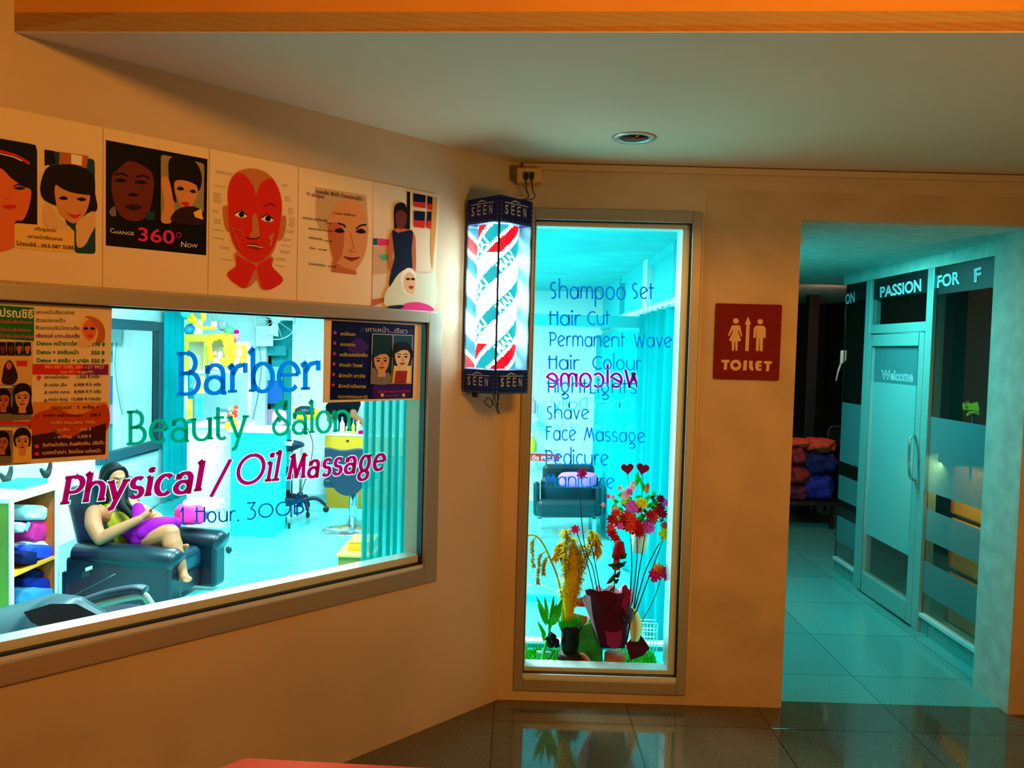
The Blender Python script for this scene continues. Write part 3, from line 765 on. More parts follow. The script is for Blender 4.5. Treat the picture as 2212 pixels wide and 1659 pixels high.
r3, o = poster(.9915, 1.2895, 'laminated poster with a red anatomical face chart')
p = Print(PX(o), 4.096, 440, 300)
hd = mat('print_chart_skin', (196, 120, 66), 0.6)
p.blob([(165, 620), (195, 590), (230, 610), (240, 790), (215, 825), (185, 770)], hd); p.blob([(690, 690), (725, 680), (730, 760), (700, 880), (650, 890), (650, 720)], hd)
p.blob([(215, 600), (215, 440), (270, 310), (400, 262), (540, 290), (640, 390), (690, 540), (690, 720), (665, 860), (600, 1030), (500, 1100), (420, 1100), (330, 1040), (255, 920), (222, 780)], hd)
p.blob([(290, 1000), (600, 1040), (610, 1130), (705, 1240), (640, 1310), (520, 1335), (470, 1250), (440, 1280), (370, 1320), (270, 1270), (208, 1190), (285, 1120)], hd)
p.blob([(220, 620), (215, 450), (265, 330), (345, 305), (440, 420), (462, 505), (500, 400), (600, 350), (660, 440), (690, 560), (680, 720), (655, 870), (585, 1010), (500, 1085), (425, 1085), (340, 1030), (265, 920), (228, 780)], k_red)
p.blob([(290, 1040), (350, 1060), (470, 1130), (440, 1180), (385, 1300), (340, 1318), (240, 1250), (210, 1190), (285, 1130)], k_red); p.blob([(600, 1050), (605, 1130), (700, 1240), (620, 1320), (530, 1330), (490, 1230), (480, 1120)], k_red, 0)
p.blob([(430, 690), (470, 672), (495, 840), (500, 870), (450, 880), (405, 862), (430, 800)], hd)
for x, y in ((330, 668), (565, 705)):
    p.blob([(x - 58, y), (x, y - 32), (x + 55, y + 14), (x, y + 30)], k_white); p.ell(x + 5, y, 24, 26, k_black); p.line([(x - 60, y - 2), (x, y - 36), (x + 56, y + 10)], 8, k_black)
p.line([(530, 600), (590, 570), (640, 600)], 6, k_dark); p.blob([(375, 940), (440, 920), (480, 935), (525, 960), (490, 980), (430, 968)], k_lip); p.line([(380, 942), (440, 944), (522, 962)], 6, k_white)
p.line([(245, 770), (290, 880), (325, 980)], 7, hd); p.line([(265, 790), (340, 820), (350, 870)], 6, hd); p.blob([(575, 870), (625, 830), (600, 900)], hd); p.blob([(580, 930), (610, 890), (600, 945)], hd)
p.line([(380, 870), (405, 885), (470, 880), (500, 862)], 8, k_dark)
p.build('face_chart', r3)
p = Print(PX(o), 4.096, 440, 300)
random.seed(3)
for x, y, n, w in ((108, 284, 2, 140), (86, 412, 1, 110), (86, 480, 6, 70), (82, 630, 2, 50), (92, 712, 3, 60), (82, 802, 1, 105), (80, 875, 1, 110), (140, 950, 2, 85), (150, 1062, 1, 100), (695, 402, 2, 50), (716, 515, 3, 55), (748, 615, 4, 50), (754, 698, 6, 52), (730, 808, 2, 70), (704, 882, 2, 75), (690, 942, 1, 85), (676, 988, 2, 90), (640, 1052, 2, 90), (630, 1120, 1, 90)):
    for k in range(n):
        x0 = x
        while x0 < x + w - 8:
            q = random.uniform(6, 16); p.line([(x0, y + k * 15 + (x0 - x) * .14), (min(x0 + q, x + w), y + k * 15 + (x0 + q - x) * .14)], 5.5, k_grey, 0); x0 += q + 4
p.build('caption', r3)

r4, o = poster(.6925, .9885, 'laminated poster with half a woman\'s face and small Thai captions')
p = Print(PX(o), 4.096, 440, 300)
p.poly([(985, 425), (1440, 500), (1460, 820), (1440, 900), (1350, 600), (1010, 620)], mat('print_haze', (196, 168, 130), 0.6)); p.blob([(1000, 520), (1100, 530), (1150, 640), (1090, 800), (1010, 760)], mat('print_haze', (196, 168, 130), 0.6))
p.blob([(1130, 650), (1230, 540), (1350, 545), (1430, 660), (1452, 860), (1420, 1040), (1330, 1170), (1240, 1150), (1150, 1080), (1110, 920), (1098, 760)], k_skin)
p.poly([(1140, 1070), (1240, 1140), (1350, 1165), (1352, 1202), (1128, 1178)], k_mid); p.blob([(1100, 770), (1170, 740), (1240, 800), (1230, 1000), (1170, 1090), (1120, 950)], k_mid)
p.line([(1185, 745), (1240, 760), (1255, 785)], 14, k_hair); p.line([(1350, 795), (1390, 765), (1440, 758)], 14, k_hair, 0)
for x, y in ((1205, 815), (1395, 820)): p.blob([(x - 50, y), (x, y - 26), (x + 42, y + 5), (x, y + 18)], k_hair)
p.line([(1300, 830), (1330, 960), (1290, 990)], 8, k_mid); p.line([(1285, 992), (1320, 1002), (1352, 990)], 8, k_mid, 0); p.blob([(1240, 1040), (1310, 1050), (1385, 1046), (1310, 1082)], k_lip); p.line([(1242, 1042), (1310, 1060), (1382, 1048)], 5, k_dark)
p.build('photo', r4)
p = Print(PX(o), 4.096, 440, 300, base=.0016)
p.text('สวยเด้ง สั่งได้ ด้วยปลายนิ้ว', 990, 478, 1408, 548, 30, k_black, fat=.02); p.text('V-shape', 908, 500, 1068, 528, 34, k_pur, fat=.012)
for t, a, y, e in (('หางตายก ปรับโหงวเฮ้ง', 876, 706, 1096), ('ยกกระชับ', 930, 800, 1046), ('แก้โหนกแก้ม', 930, 882, 1050), ('ริ้วรอย', 938, 972, 985), ('ลดเหนียงใต้คาง', 930, 1112, 1080), ('ยกคิ้วตก', 1238, 674, 1345)): p.text(t, a, y, e, y + (e - a) * .13, 20, k_black, fat=.012)
for x0, y0, x1 in ((1145, 655, 1215), (1055, 808, 1130), (1070, 900, 1130), (1010, 975, 1080), (1100, 1125, 1165), (1080, 742, 1120)):
    y1 = y0 + (x1 - x0) * .13; p.line([(x0, y0), (x1, y1)], 5, k_dark, 0); p.poly([(x1 - 4, y1 - 8), (x1 + 12, y1 + 1), (x1 - 4, y1 + 8)], k_dark, 0)
p.build('caption', r4)

r5, o = poster(.3965, .6895, 'photo poster of a woman in a dark dress giving a facial, rightmost of the row')
p = Print(PX(o), 4.096, 440, 300)
p.poly([(1500, 405), (2085, 510), (2040, 1530), (1492, 1485)], mat('print_wall_pale', (226, 210, 186), 0.6)); p.poly([(1496, 950), (1640, 950), (1640, 1190), (1494, 1200)], mat('print_shelf', (206, 170, 132), 0.6))
p.poly([(1500, 880), (1540, 880), (1540, 940), (1498, 940)], mat('print_blue', (24, 92, 150), 0.6)); p.poly([(1545, 880), (1640, 890), (1640, 945), (1545, 945)], k_pink); p.poly([(1550, 1030), (1640, 1020), (1630, 1075), (1580, 1075)], mat('print_aqua', (80, 180, 160), 0.6)); p.poly([(1494, 1420), (1625, 1400), (1600, 1440), (1494, 1484)], k_mid)
p.poly([(1800, 465), (1828, 470), (1826, 800), (1796, 800)], k_black); p.poly([(2020, 510), (2070, 520), (2055, 800), (2025, 1170), (2010, 1000)], mat('print_curtain', (212, 150, 70), 0.6))
for q in ([(1855, 480), (1965, 500), (1962, 615), (1856, 600)], [(1860, 635), (1960, 645), (1955, 790), (1860, 780)], [(1980, 505), (2025, 515), (2022, 630), (1980, 625)], [(1980, 640), (2018, 645), (2012, 795), (1970, 790)]): p.poly(q, k_navy, 0 if q[0][0] > 1855 else 1); p.poly([(a, lerp(b_, q[2][1], .55) if b_ < q[0][1] + 30 else b_) for a, b_ in q], k_red, 1)
p.blob([(1690, 600), (1740, 562), (1790, 590), (1805, 700), (1800, 830), (1700, 830), (1685, 720)], k_hair)
p.blob([(1665, 820), (1720, 790), (1800, 800), (1865, 840), (1878, 960), (1876, 1160), (1840, 1160), (1835, 1000), (1680, 1000), (1700, 1170), (1740, 1260), (1700, 1290), (1645, 1130), (1632, 960)], k_mid)
p.blob([(1700, 660), (1745, 630), (1795, 670), (1785, 760), (1745, 800), (1705, 760)], k_skind); p.blob([(1670, 810), (1720, 830), (1790, 815), (1850, 820), (1840, 990), (1845, 1150), (1800, 1250), (1650, 1310), (1660, 1170), (1690, 1050), (1680, 950)], k_navy)
p.blob([(1660, 1290), (1720, 1200), (1800, 1150), (1880, 1180), (1960, 1190), (2045, 1210), (2040, 1490), (1700, 1480), (1600, 1470), (1610, 1360)], mat('print_towel', (214, 220, 196), 0.6))
p.blob([(1745, 1210), (1800, 1143), (1865, 1170), (1880, 1290), (1865, 1370), (1790, 1370), (1755, 1300)], k_white); p.blob([(1772, 1230), (1815, 1180), (1862, 1210), (1876, 1300), (1860, 1372), (1800, 1360), (1775, 1310)], k_skinp)
for x in (1808, 1852): p.blob([(x - 20, 1240), (x, 1228), (x + 20, 1242), (x, 1252)], k_black)
p.blob([(1815, 1310), (1840, 1300), (1860, 1312), (1838, 1330)], k_lip); p.blob([(1755, 1490), (1790, 1455), (1900, 1445), (2010, 1480), (2020, 1525), (1760, 1505)], k_pink); p.blob([(1640, 1480), (1760, 1470), (1750, 1502), (1650, 1500)], k_navy)
p.build('photo', r5)

# ---------------------------------------------------------------- posters stuck to the window pane
def pane_poster(px, label):
    pts = [onw(x, y, -.0145) for x, y in px]
    root = thing('poster', (pts[2] + pts[3]) / 2, label, 'poster')
    b = MB(); q = [onw(x, y, -.0138) for x, y in px]
    b.hexa(pts + q, PB); b.build('sheet', root)
    return root
r6 = pane_poster([(-60, 645), (242, 663), (234, 991), (-60, 1011)], 'price-list poster with a blonde portrait, taped left on the window')
p = Print(PX(-.0135), 4.148, 0, 620)
p.poly([(-200, 160), (300, 195), (300, 690), (-200, 690)], mat('print_panel_cream', (226, 190, 120), 0.6))
p.poly([(-200, 150), (305, 185), (305, 485), (-200, 450)], k_green); p.text('ปรณชิธิ์', 0, 262, 300, 280, 74, k_white, fat=.02)
for y, e in ((322, 290), (392, 275), (450, 296)): p.text('โปรโมชั่นพิเศษ', 0, y, e, y + 8, 26, k_pink, fat=.02)
for i in range(4):
    x = 10 + i * 74; p.poly([(x - 22, 490), (x + 46, 494), (x + 46, 615), (x - 22, 612)], k_dark if i < 2 else k_teal); p.portrait(x + 14, 550, 48, k_skind if i < 2 else k_mid, k_hair, eyes=False)
p.poly([(-200, 640), (290, 650), (290, 880), (-200, 870)], mat('print_panel_pale', (216, 176, 110), 0.6)); p.poly([(145, 660), (245, 660), (245, 710), (150, 708)], k_red); p.blob([(40, 700), (80, 655), (120, 690), (160, 800), (120, 870), (20, 860), (25, 770)], k_dark); p.ell(80, 705, 26, 34, k_mid)
for x, y, s in ((30, 1030, 120), (200, 1010, 150), (20, 1410, 120), (200, 1400, 140)):
    p.poly([(x - 84, y - 130), (x + 84, y - 126), (x + 84, y + 170), (x - 84, y + 175)], k_grey if s != 140 else k_cream); p.portrait(x, y - 10, s * .86, k_mid if s == 120 else k_skin, k_hair, long=s != 140)
p.poly([(-200, 1200), (285, 1205), (285, 1235), (-200, 1232)], k_red)
p.build('photo_column', r6)
p = Print(PX(-.0135), 4.148, 0, 620)
org = mat('print_flame', (190, 70, 20), 0.6); brn = mat('print_flame_dark', (64, 20, 14), 0.6); amb = mat('print_flame_pale', (220, 140, 50), 0.6)
p.poly([(292, 1030), (960, 1030), (945, 1500), (280, 1540)], amb); p.blob([(292, 1160), (500, 1090), (700, 1150), (950, 1050), (948, 1300), (600, 1380), (284, 1340)], org); p.poly([(284, 1330), (480, 1300), (620, 1360), (780, 1270), (950, 1220), (943, 1500), (280, 1542)], brn)
gry = k_grey
for t, a, y, e, h, c in (('เคาะหน้าเรียวสวย', 322, 240, 665, 30, gry), ('ด้วยปลายนิ้ว', 322, 312, 585, 30, gry), ('คิ้วสวยปรับโหงวเฮ้ง', 322, 380, 715, 30, gry), ('เพียงแค่ บาท-ต่อครั้ง', 322, 452, 715, 32, k_pur), ('Detox หน้าขาวใส', 330, 520, 690, 34, k_green), ('Detox + สครับหน้า', 330, 598, 705, 34, k_green), ('Detox + สครับ + มาร์ค', 330, 672, 795, 34, k_green), ('199 ฿', 830, 530, 945, 34, k_green), ('350 ฿', 818, 604, 940, 34, k_green), ('550 ฿', 818, 676, 940, 34, k_green)):
    p.text(t, a, y, e, y + 4, h, c, fat=.025)
p.poly([(292, 690), (972, 695), (970, 785), (290, 780)], k_red); p.poly([(760, 693), (972, 695), (970, 785), (700, 783)], k_pur); p.text('063-587 5585, 091-137 9957', 400, 728, 935, 732, 30, k_cream, fat=.015); p.text('Line ID : nuger95', 540, 772, 830, 772, 26, k_cream, fat=.015)
for t, a, y, e, t2, a2, e2, c in (('เคาะหน้าเรียว', 400, 818, 620, '1,500 ฿/ครั้ง', 692, 892, k_dark), ('คอร์ส เล็ก', 440, 888, 598, '6,900 ฿/5 ครั้ง', 666, 905, k_dark), ('คอร์ส กลาง', 440, 952, 625, '8,900 ฿/7 ครั้ง', 666, 905, k_dark), ('คอร์ส ใหญ่', 435, 1018, 606, '12,000 ฿/10ครั้ง', 642, 905, k_dark), ('คอร์สใหญ่ แถมฟรี', 455, 1090, 640, '1 ครั้ง !', 700, 880, k_dark), ('มาร์ค หน้าทองคำ', 392, 1160, 735, '200 ฿', 808, 905, k_dark), ('มาร์ค สมุนไพร', 455, 1225, 740, '100%', 765, 850, k_cream), ('ทูเล็ก', 515, 1290, 625, '1,500 ฿', 695, 820, k_cream), ('ชุดใหญ่', 515, 1352, 640, '2,500 ฿', 695, 820, k_cream)):
    p.text(t, a, y, e, y, 24, c, fat=.015); p.text(t2, a2, y - 2, e2, y - 3, 26, c, fat=.015, up=0)
p.text('รับทำหน้าเรียว, รับผลิตครีม, ปรับคิ้ว', 382, 1432, 935, 1408, 30, k_cream, fat=.02); p.text('นวดหน้าสปา, ร้อยไหม แต่งหน้า', 380, 1500, 905, 1480, 30, k_cream, fat=.02)
for x, y, c in ((350, 810, k_pink), (412, 876, k_grey), (412, 942, k_grey), (410, 1016, k_grey), (330, 1428, k_pink), (330, 1495, k_pink), (345, 1155, k_red), (490, 1290, k_green), (490, 1350, k_green)): p.ell(x, y, 20 if c is k_pink else 13, 18 if c is k_pink else 12, c, 0)
p.build('price_list', r6)
p = Print(PX(-.0135), 4.148, 0, 620, base=.001)
p.blob([(720, 340), (790, 250), (880, 270), (940, 350), (930, 470), (850, 500), (740, 440)], k_cream); p.blob([(740, 350), (800, 290), (860, 340), (850, 440), (800, 480), (745, 420)], k_skin2); p.blob([(700, 470), (800, 480), (850, 520), (720, 540)], k_skinp)
p.blob([(760, 262), (850, 275), (930, 350), (935, 480), (860, 500), (880, 400), (830, 310)], k_mid)
for x in (770, 830): p.blob([(x - 22, 372), (x, 358), (x + 22, 374), (x, 384)], k_black)
p.blob([(785, 432), (815, 425), (835, 438), (810, 450)], k_red)
p.build('photo', r6)

r7 = pane_poster([(700, 684), (909, 696), (907, 863), (697, 870)], 'dark blue poster with pink stars and two portraits, taped on the window')
p = Print(PX(-.0135), 4.608, 480, 660)
ink = mat('print_indigo', (14, 20, 74), 0.45)
p.poly([(1090, 150), (1918, 196), (1896, 922), (1072, 940)], ink); p.blob([(1250, 420), (1340, 320), (1450, 400), (1400, 480), (1290, 470)], mat('print_violet', (60, 28, 110), 0.5)); p.rrect((1495, 790), (1888, 785), (1880, 915), (1495, 925), 30, mat('print_violet', (60, 28, 110), 0.5))
p.build('backdrop', r7)
p = Print(PX(-.0135), 4.608, 480, 660, base=.001)
p.text('เคาะหน้า...เรียว', 1428, 258, 1845, 278, 46, mat('print_pale_violet', (176, 170, 190), 0.5), fat=.01)
for i, (t, e) in enumerate((('ลดโหนก', 1325), ('ลดกราม', 1322), ('ลดริ้วรอยร่องลึก', 1445), ('ทำหน้า วีเชฟ', 1395), ('ผิวหน้า ขาวใส', 1425), ('ผิวหน้าเด้งสวย', 1430), ('แบบธรรมชาติ', 1445))):
    y = 296 + i * 104; x0 = 1178 - i * 4
    p.text(t, x0, y, e, y + 6, 32, k_yel, fat=.012)
    if i < 6:
        cx, cy = 1124 - i * 4, y - 26; p.poly([(cx + (22 if k % 2 == 0 else 9) * math.sin(PI * k / 5), cy - (24 if k % 2 == 0 else 10) * math.cos(PI * k / 5)) for k in range(10)], k_pink, 0)
for cx in (1392, 1875): p.line([(cx + (22 if k % 2 == 0 else 10) * math.sin(PI * k / 5), (236 if cx < 1500 else 262) - (24 if k % 2 == 0 else 11) * math.cos(PI * k / 5)) for k in range(11)], 4, mat('print_blue', (24, 92, 150), 0.6), 0)
p.text('063-587 5585, 091-137 9957', 1550, 870, 1870, 862, 20, k_red, fat=.01); p.text('Line ID: nuger95', 1625, 905, 1760, 902, 18, k_grey, fat=.01)
for cx in (1594, 1806): p.ell(cx, 892, 16, 18, k_yel, 0)
p.build('lettering', r7)
p = Print(PX(-.0135), 4.608, 480, 660, base=.002)
p.poly([(1492, 278), (1900, 294), (1884, 782), (1478, 780)], mat('print_pale_violet', (176, 170, 190), 0.5)); p.poly([(1500, 286), (1697, 294), (1684, 774), (1486, 774)], mat('print_teal_dark', (10, 40, 44), 0.6)); p.poly([(1706, 294), (1893, 302), (1877, 774), (1690, 774)], k_teal)
p.blob([(1500, 620), (1580, 680), (1660, 670), (1684, 774), (1487, 774)], k_grey); p.portrait(1588, 560, 150, k_skin, mat('print_teal_dark', (10, 40, 44), 0.6), long=False); p.poly([(1710, 600), (1880, 600), (1876, 772), (1692, 772)], k_cream); p.portrait(1795, 520, 150, k_skinp, k_hair, long=False); p.poly([(1730, 650), (1845, 650), (1830, 772), (1716, 772)], k_lip)
p.build('photo', r7)

# ---------------------------------------------------------------- toilet sign
sx = lambda x, z, l: V((x, D - .010 - l, z))
c0 = ony(1612, 822, D)
sg = thing('toilet_sign', (0.956, D, 1.39), 'dark red square toilet sign with cream figures and an arrow on the orange wall', 'sign')
SR = mat('sign_red', (118, 6, 4), 0.45, var=.12, scale=20); SCm = mat('sign_cream', (222, 178, 116), 0.5)
T5 = lambda l: (lambda x, y, k: ony(x, y, D - l - k))
b = MB(); out = []
cs = [V((220, 125, 0)), V((1408, 155, 0)), V((1350, 1512, 0)), V((170, 1480, 0))]
for i, c in enumerate(cs):
    a = (cs[i - 1] - c).normalized() * 36; e = (cs[(i + 1) % 4] - c).normalized() * 36
    for k in range(5):
        t = k / 4; q = c + a * (1 - t) ** 2 + e * t ** 2; out.append((1520 + q.x / 8.295, 640 + q.y / 8.295))
b.prism(out, lambda x, y, n: ony(x, y, D - n), 0.0015, .011, SR); b.build('plate', sg)
p = Print(T5(.0113), 8.295, 1520, 640)
p.ell(578, 442, 52, 50, SCm); p.poly([(512, 520), (640, 520), (660, 560), (690, 716), (668, 722), (624, 590), (620, 640), (672, 802), (610, 806), (606, 970), (570, 978), (562, 806), (552, 806), (545, 970), (505, 978), (503, 806), (452, 796), (520, 640), (522, 590), (460, 712), (434, 704), (490, 560)], SCm, 0)
p.ell(1013, 455, 50, 48, SCm, 0); p.poly([(940, 525), (1075, 528), (1112, 570), (1112, 740), (1085, 756), (1068, 740), (1068, 590), (1058, 980), (1030, 988), (1003, 975), (1006, 750), (998, 750), (986, 972), (960, 984), (936, 972), (952, 600), (944, 590), (936, 736), (910, 752), (890, 738), (898, 570)], SCm, 0)
p.poly([(797, 362), (850, 500), (826, 502), (806, 980), (744, 982), (764, 502), (736, 500)], SCm, 0)
p.build('pictogram', sg)
p = Print(T5(.0113), 8.295, 1520, 640)
p.poly([(318, 1138), (466, 1138), (462, 1185), (424, 1188), (416, 1316), (358, 1316), (370, 1188), (318, 1185)], SCm)
q = arc(574, 1234, 98, 96, 0, 360, 28); p.line(arc(574, 1234, 72, 70, 0, 360, 30), 56, SCm, 0)
p.poly([(716, 1148), (780, 1150), (768, 1330), (704, 1328)], SCm, 0); p.poly([(815, 1155), (880, 1155), (876, 1260), (892, 1290), (888, 1334), (850, 1330), (812, 1280)], SCm, 0)
p.poly([(960, 1155), (1045, 1158), (1042, 1200), (990, 1205), (990, 1225), (1038, 1228), (1036, 1262), (986, 1264), (986, 1290), (1034, 1292), (1032, 1336), (950, 1332), (925, 1290), (928, 1190)], SCm, 0)
p.poly([(1082, 1160), (1222, 1165), (1218, 1212), (1182, 1214), (1170, 1342), (1114, 1340), (1128, 1212), (1080, 1208)], SCm, 0)
p.build('lettering', sg)

# ---------------------------------------------------------------- barber light box on the left wall beside the corner
BW = .185
bu = .155; bz0, bz1 = 0, 0
# front arris at pixel column 1080
def solve_u(px, py, n):
    return uz(px, py, n)
ua, zt = uz(1080, 420, BW + .02); _, zb = uz(1072, 852, BW + .02)
ub, _ = uz(1152, 432, BW + .02)
lb = thing('barber_light_box', WP((ua + ub) / 2, .1, zb), 'glowing square barber light box with a striped roller, fixed to the corner wall', 'sign')
N0, N1 = .02, BW + .02
m_nv = mat('box_navy', (12, 24, 96), 0.5, spec=.2); m_bar = mat('box_black', (12, 12, 16), 0.4); m_dot = mat('box_print', (190, 196, 214), 0.5)
capt = .098
capb = .092
b = MB(); b.box((ub, N0, zt - capt), (ua, N1, zt), m_nv, WP); b.build('top_cap', lb, bevel=.003)
b = MB(); b.box((ub, N0, zb), (ua, N1, zb + capb), m_nv, WP); b.build('bottom_cap', lb, bevel=.003)
b = MB(); g = .006
for uu in (ub, ua - g):
    for nn in (N0, N1 - g): b.box((uu, nn, zb + capb), (uu + g, nn + g, zt - capt), m_bar, WP)
b.build('corner_bar', lb)
b = MB(); gm = glass_mat('box_acrylic', (0.98, 0.98, 1.0), 0.5)
b.box((ub + g, N1 - .004, zb + capb), (ua - g, N1 - .002, zt - capt), gm, WP); b.box((ua - .004, N0 + g, zb + capb), (ua - .002, N1 - g, zt - capt), gm, WP)
b.build('acrylic_pane', lb)
b = MB(); b.box((ub + .01, N0 + .001, zb + capb), (ua - .01, N0 + .003, zt - capt), mat('box_liner', (226, 236, 240), 0.08, metal=.9), WP); b.box((ub + .001, N0 + .006, zb + capb), (ub + .003, N1 - .008, zt - capt), mat('box_liner_matt', (110, 150, 160), 0.6), WP); b.build('liner', lb)
# roller: lit from inside, wound with red and blue-green bands
e_w = mat('roller_white', (0.58, 1.0, 1.0), emit=18.0, raw=True); e_r = mat('roller_red', (1.0, 0.0, 0.02), emit=1.0, raw=True); e_c = mat('roller_blue_green', (0.0, 0.50, 0.62), emit=1.0, raw=True)
rc = WP((ua + ub) / 2 + .004, (N0 + N1) / 2, 0); rr = .080
z0, z1 = zb + capb + .005, zt - capt - .005
pitch = .47; k0 = math.atan2(WN.y, WN.x)
b = MB(); NA, NZ = 72, 150
def band(a, z):
    t = (3 * (z / pitch - a / (2 * PI)) + PH) % 1.0
    if t < .36: return e_r if (z > z1 - .105 or z < z0 + .095) else e_w  # red bands at mid height coloured white to stand for overexposure
    if .46 < t < .86: return e_c
    return e_w
PH = 0.0
# choose the phase so a red band meets the front arris near the top of the glass
aF = math.atan2((WD * -1 + WN).y, (WD * -1 + WN).x)
PH = (.15 - 3 * ((z1 - .075) / pitch - (aF + .25) / (2 * PI))) % 1.0
for j in range(NZ):
    for i in range(NA):
        a = 2 * PI * i / NA; a2 = 2 * PI * (i + 1) / NA; za, zc = lerp(z0, z1, j / NZ), lerp(z0, z1, (j + 1) / NZ)
        mm = band((a + a2) / 2, (za + zc) / 2)
        b.add([rc + V((rr * math.cos(q), rr * math.sin(q), h)) for q, h in ((a, za), (a2, za), (a2, zc), (a, zc))], [(0, 1, 2, 3)], mm, True)
b.lathe([(0.0, z0), (.01, z0 - .004), (.01, z0)], rc, m_bar, 12)
b.build('striped_roller', lb)
# white words on the blue-green bands
def band_word(txt, a_c, zoff, h=.034):
    vs, fs = font_tris(txt, .03); b = MB(); L = h * .80 * len(txt)
    # along the band: height rises with the angle
    zc = zoff; sl = pitch / (2 * PI)
    pts = []
    for x, y in vs:
        s = (x - .5) * L
        ca = math.cos(math.atan2(sl, rr)); sa = math.sin(math.atan2(sl, rr))
        du = s * ca - (y - .5) * h * sa; dz = s * sa + (y - .5) * h * ca
        a = a_c + du / rr; pts.append(rc + V(((rr + .0012) * math.cos(a), (rr + .0012) * math.sin(a), zc + dz)))
    b.add(pts, fs, e_w2); return b
e_w2 = mat('roller_word_white', (1.0, 1.0, 1.0), emit=2.4, raw=True)
def zband(a, frac):                 # heights where the blue-green band is centred at angle a
    out = []; k = -40
    while k < 40:
        z = ((frac + k - PH) / 3 + a / (2 * PI)) * pitch; k += 1
        if z0 + .03 < z < z1 - .03: out.append(z)
    return out
for da, tx in ((.42, 'MAN'), (-.95, 'HAI')):
    for z in zband(aF + da, .66): band_word(tx, aF + da, z).build('band_word', lb)
m_logo = mat('box_silver', (196, 200, 196), 0.4)
def seen(fr, w, zc, hh):
    p = Print(fr)
    x0 = w * .16; ws = w * .68 / 4
    for i, ch in enumerate('SEEN'):
        if ch == 'E':
            xa_ = x0 + i * ws * 1.06
            for yy in (0, .45, .92): p.poly([(xa_, zc - hh * .1 + hh * .34 * yy), (xa_ + ws * .55, zc - hh * .1 + hh * .34 * yy), (xa_ + ws * .55, zc - hh * .1 + hh * .34 * yy + hh * .05), (xa_, zc - hh * .1 + hh * .34 * yy + hh * .05)], m_logo, 0)
            p.poly([(xa_, zc - hh * .1), (xa_ + ws * .1, zc - hh * .1), (xa_ + ws * .1, zc + hh * .26), (xa_, zc + hh * .26)], m_logo, 0)
        else: p.text(ch, x0 + i * ws * 1.06, zc - hh * .1, x0 + i * ws * 1.06 + ws * .52, zc - hh * .1, -hh * .36, m_logo, fat=.01)
    p.line([(w * .14, zc + hh * .33), (w * .84, zc + hh * .33)], hh * .03, m_logo); p.blob([(w * .3, zc + hh * .34), (w * .45, zc + hh * .47), (w * .62, zc + hh * .37), (w * .45, zc + hh * .42)], m_logo)
    for k in range(12):
        for zz in (-.36, .62):
            p.ell(w * (.06 + .08 * k), zc + hh * zz, hh * .018, hh * .018, m_logo, 0, n=6)
    for k in range(6):
        for xx in (.05, .95): p.ell(w * xx, zc + hh * (-.3 + .16 * k), hh * .018, hh * .018, m_logo, 0, n=6)
    p.build('brand_print', lb)
for zc, hh in ((zt - capt * .58, capt), (zb + capb * .42, capb)):
    seen(lambda x, y, l: WP(ua - x, N1 + .0006 + l, y), ua - ub, zc, hh)
    seen(lambda x, y, l: WP(ua + .0006 + l, N0 + x, y), N1 - N0, zc, hh)
b = MB(); b.lathe([(.012, -.02), (.014, 0)], WP(ua - .04, N0 + .03, zb), m_bar, 12); b.build('knob', lb); b = MB(); b.lathe([(.012, 0), (.014, .018), (.008, .022)], WP((ua + ub) / 2, .11, zt), m_bar, 12); b.build('knob', lb)
# its leads
wr = mat('wire_black', (14, 14, 16), 0.5)
b = MB()
b.tube(smooth_path([WP(ua - .07, .12, zb + .002), WP(ua - .075, .12, zb - .03), WP(ua - .05, .13, zb - .055), WP(ua - .03, .12, zb - .035), WP(ua - .06, .11, zb - .02), WP(ua - .11, .1, zb - .06), WP(ua - .15, .07, zb - .055), WP(ub + .02, .05, zb + .002)], 8), .0022, wr, 6)
b.tube(smooth_path([WP(ua - .08, .12, zb + .002), WP(ua - .09, .12, zb - .04), WP(ua - .13, .1, zb - .085), WP(ub + .03, .06, zb - .07), WP(ub + .005, .045, zb - .02), WP(ub + .005, .03, zb + .02)], 8), .0022, wr, 6)
b.build('cable', lb)
# socket outlet in the corner
oc = ony(1143, 381, D - .03)
so = thing('socket_outlet', oc, 'cream surface-mounted socket outlet tilted in the ceiling corner', 'socket')
m_so = mat('socket_cream', (214, 170, 104), 0.5)
rt = V((1, .05, .035)).normalized(); ut = V((-.035, 0, 1)).normalized(); nt_ = rt.cross(ut) * 1
b = MB(); b.obox(oc, rt * .052, V((0, .028, 0)), ut * .031, m_so); b.build('body', so, bevel=.005)
b = MB(); b.obox(oc + V((0, -.0285, 0)), rt * .045, V((0, .0012, 0)), ut * .025, mat('socket_plate', (226, 184, 118), 0.5)); b.obox(oc + V((.022, -.030, .004)), rt * .012, V((0, .001, 0)), ut * .007, m_so); b.build('face_plate', so, bevel=.001)
for k, dx in enumerate((-.012, .012)):
    pc = oc + rt * dx + V((0, -.038, -.006))
    pg = thing('power_plug', pc, ('black plug in the left hole of the corner socket', 'black plug in the right hole of the corner socket')[k], 'plug', 'plugs in the corner socket')
    b = MB(); b.obox(pc, rt * .008, V((0, .008, 0)), ut * .014, m_black); b.build('plug_body', pg, bevel=.003)
    b = MB(); b.tube(smooth_path([pc + V((0, 0, -.012)), pc + V((.002, .005, -.05)), pc + V((.004 + .002 * k, .01, -.09)), V((WP((ua + ub) / 2 - .03 * k, .10, zt + .004)))], 6), .0025, wr, 6); b.build('cable', pg)
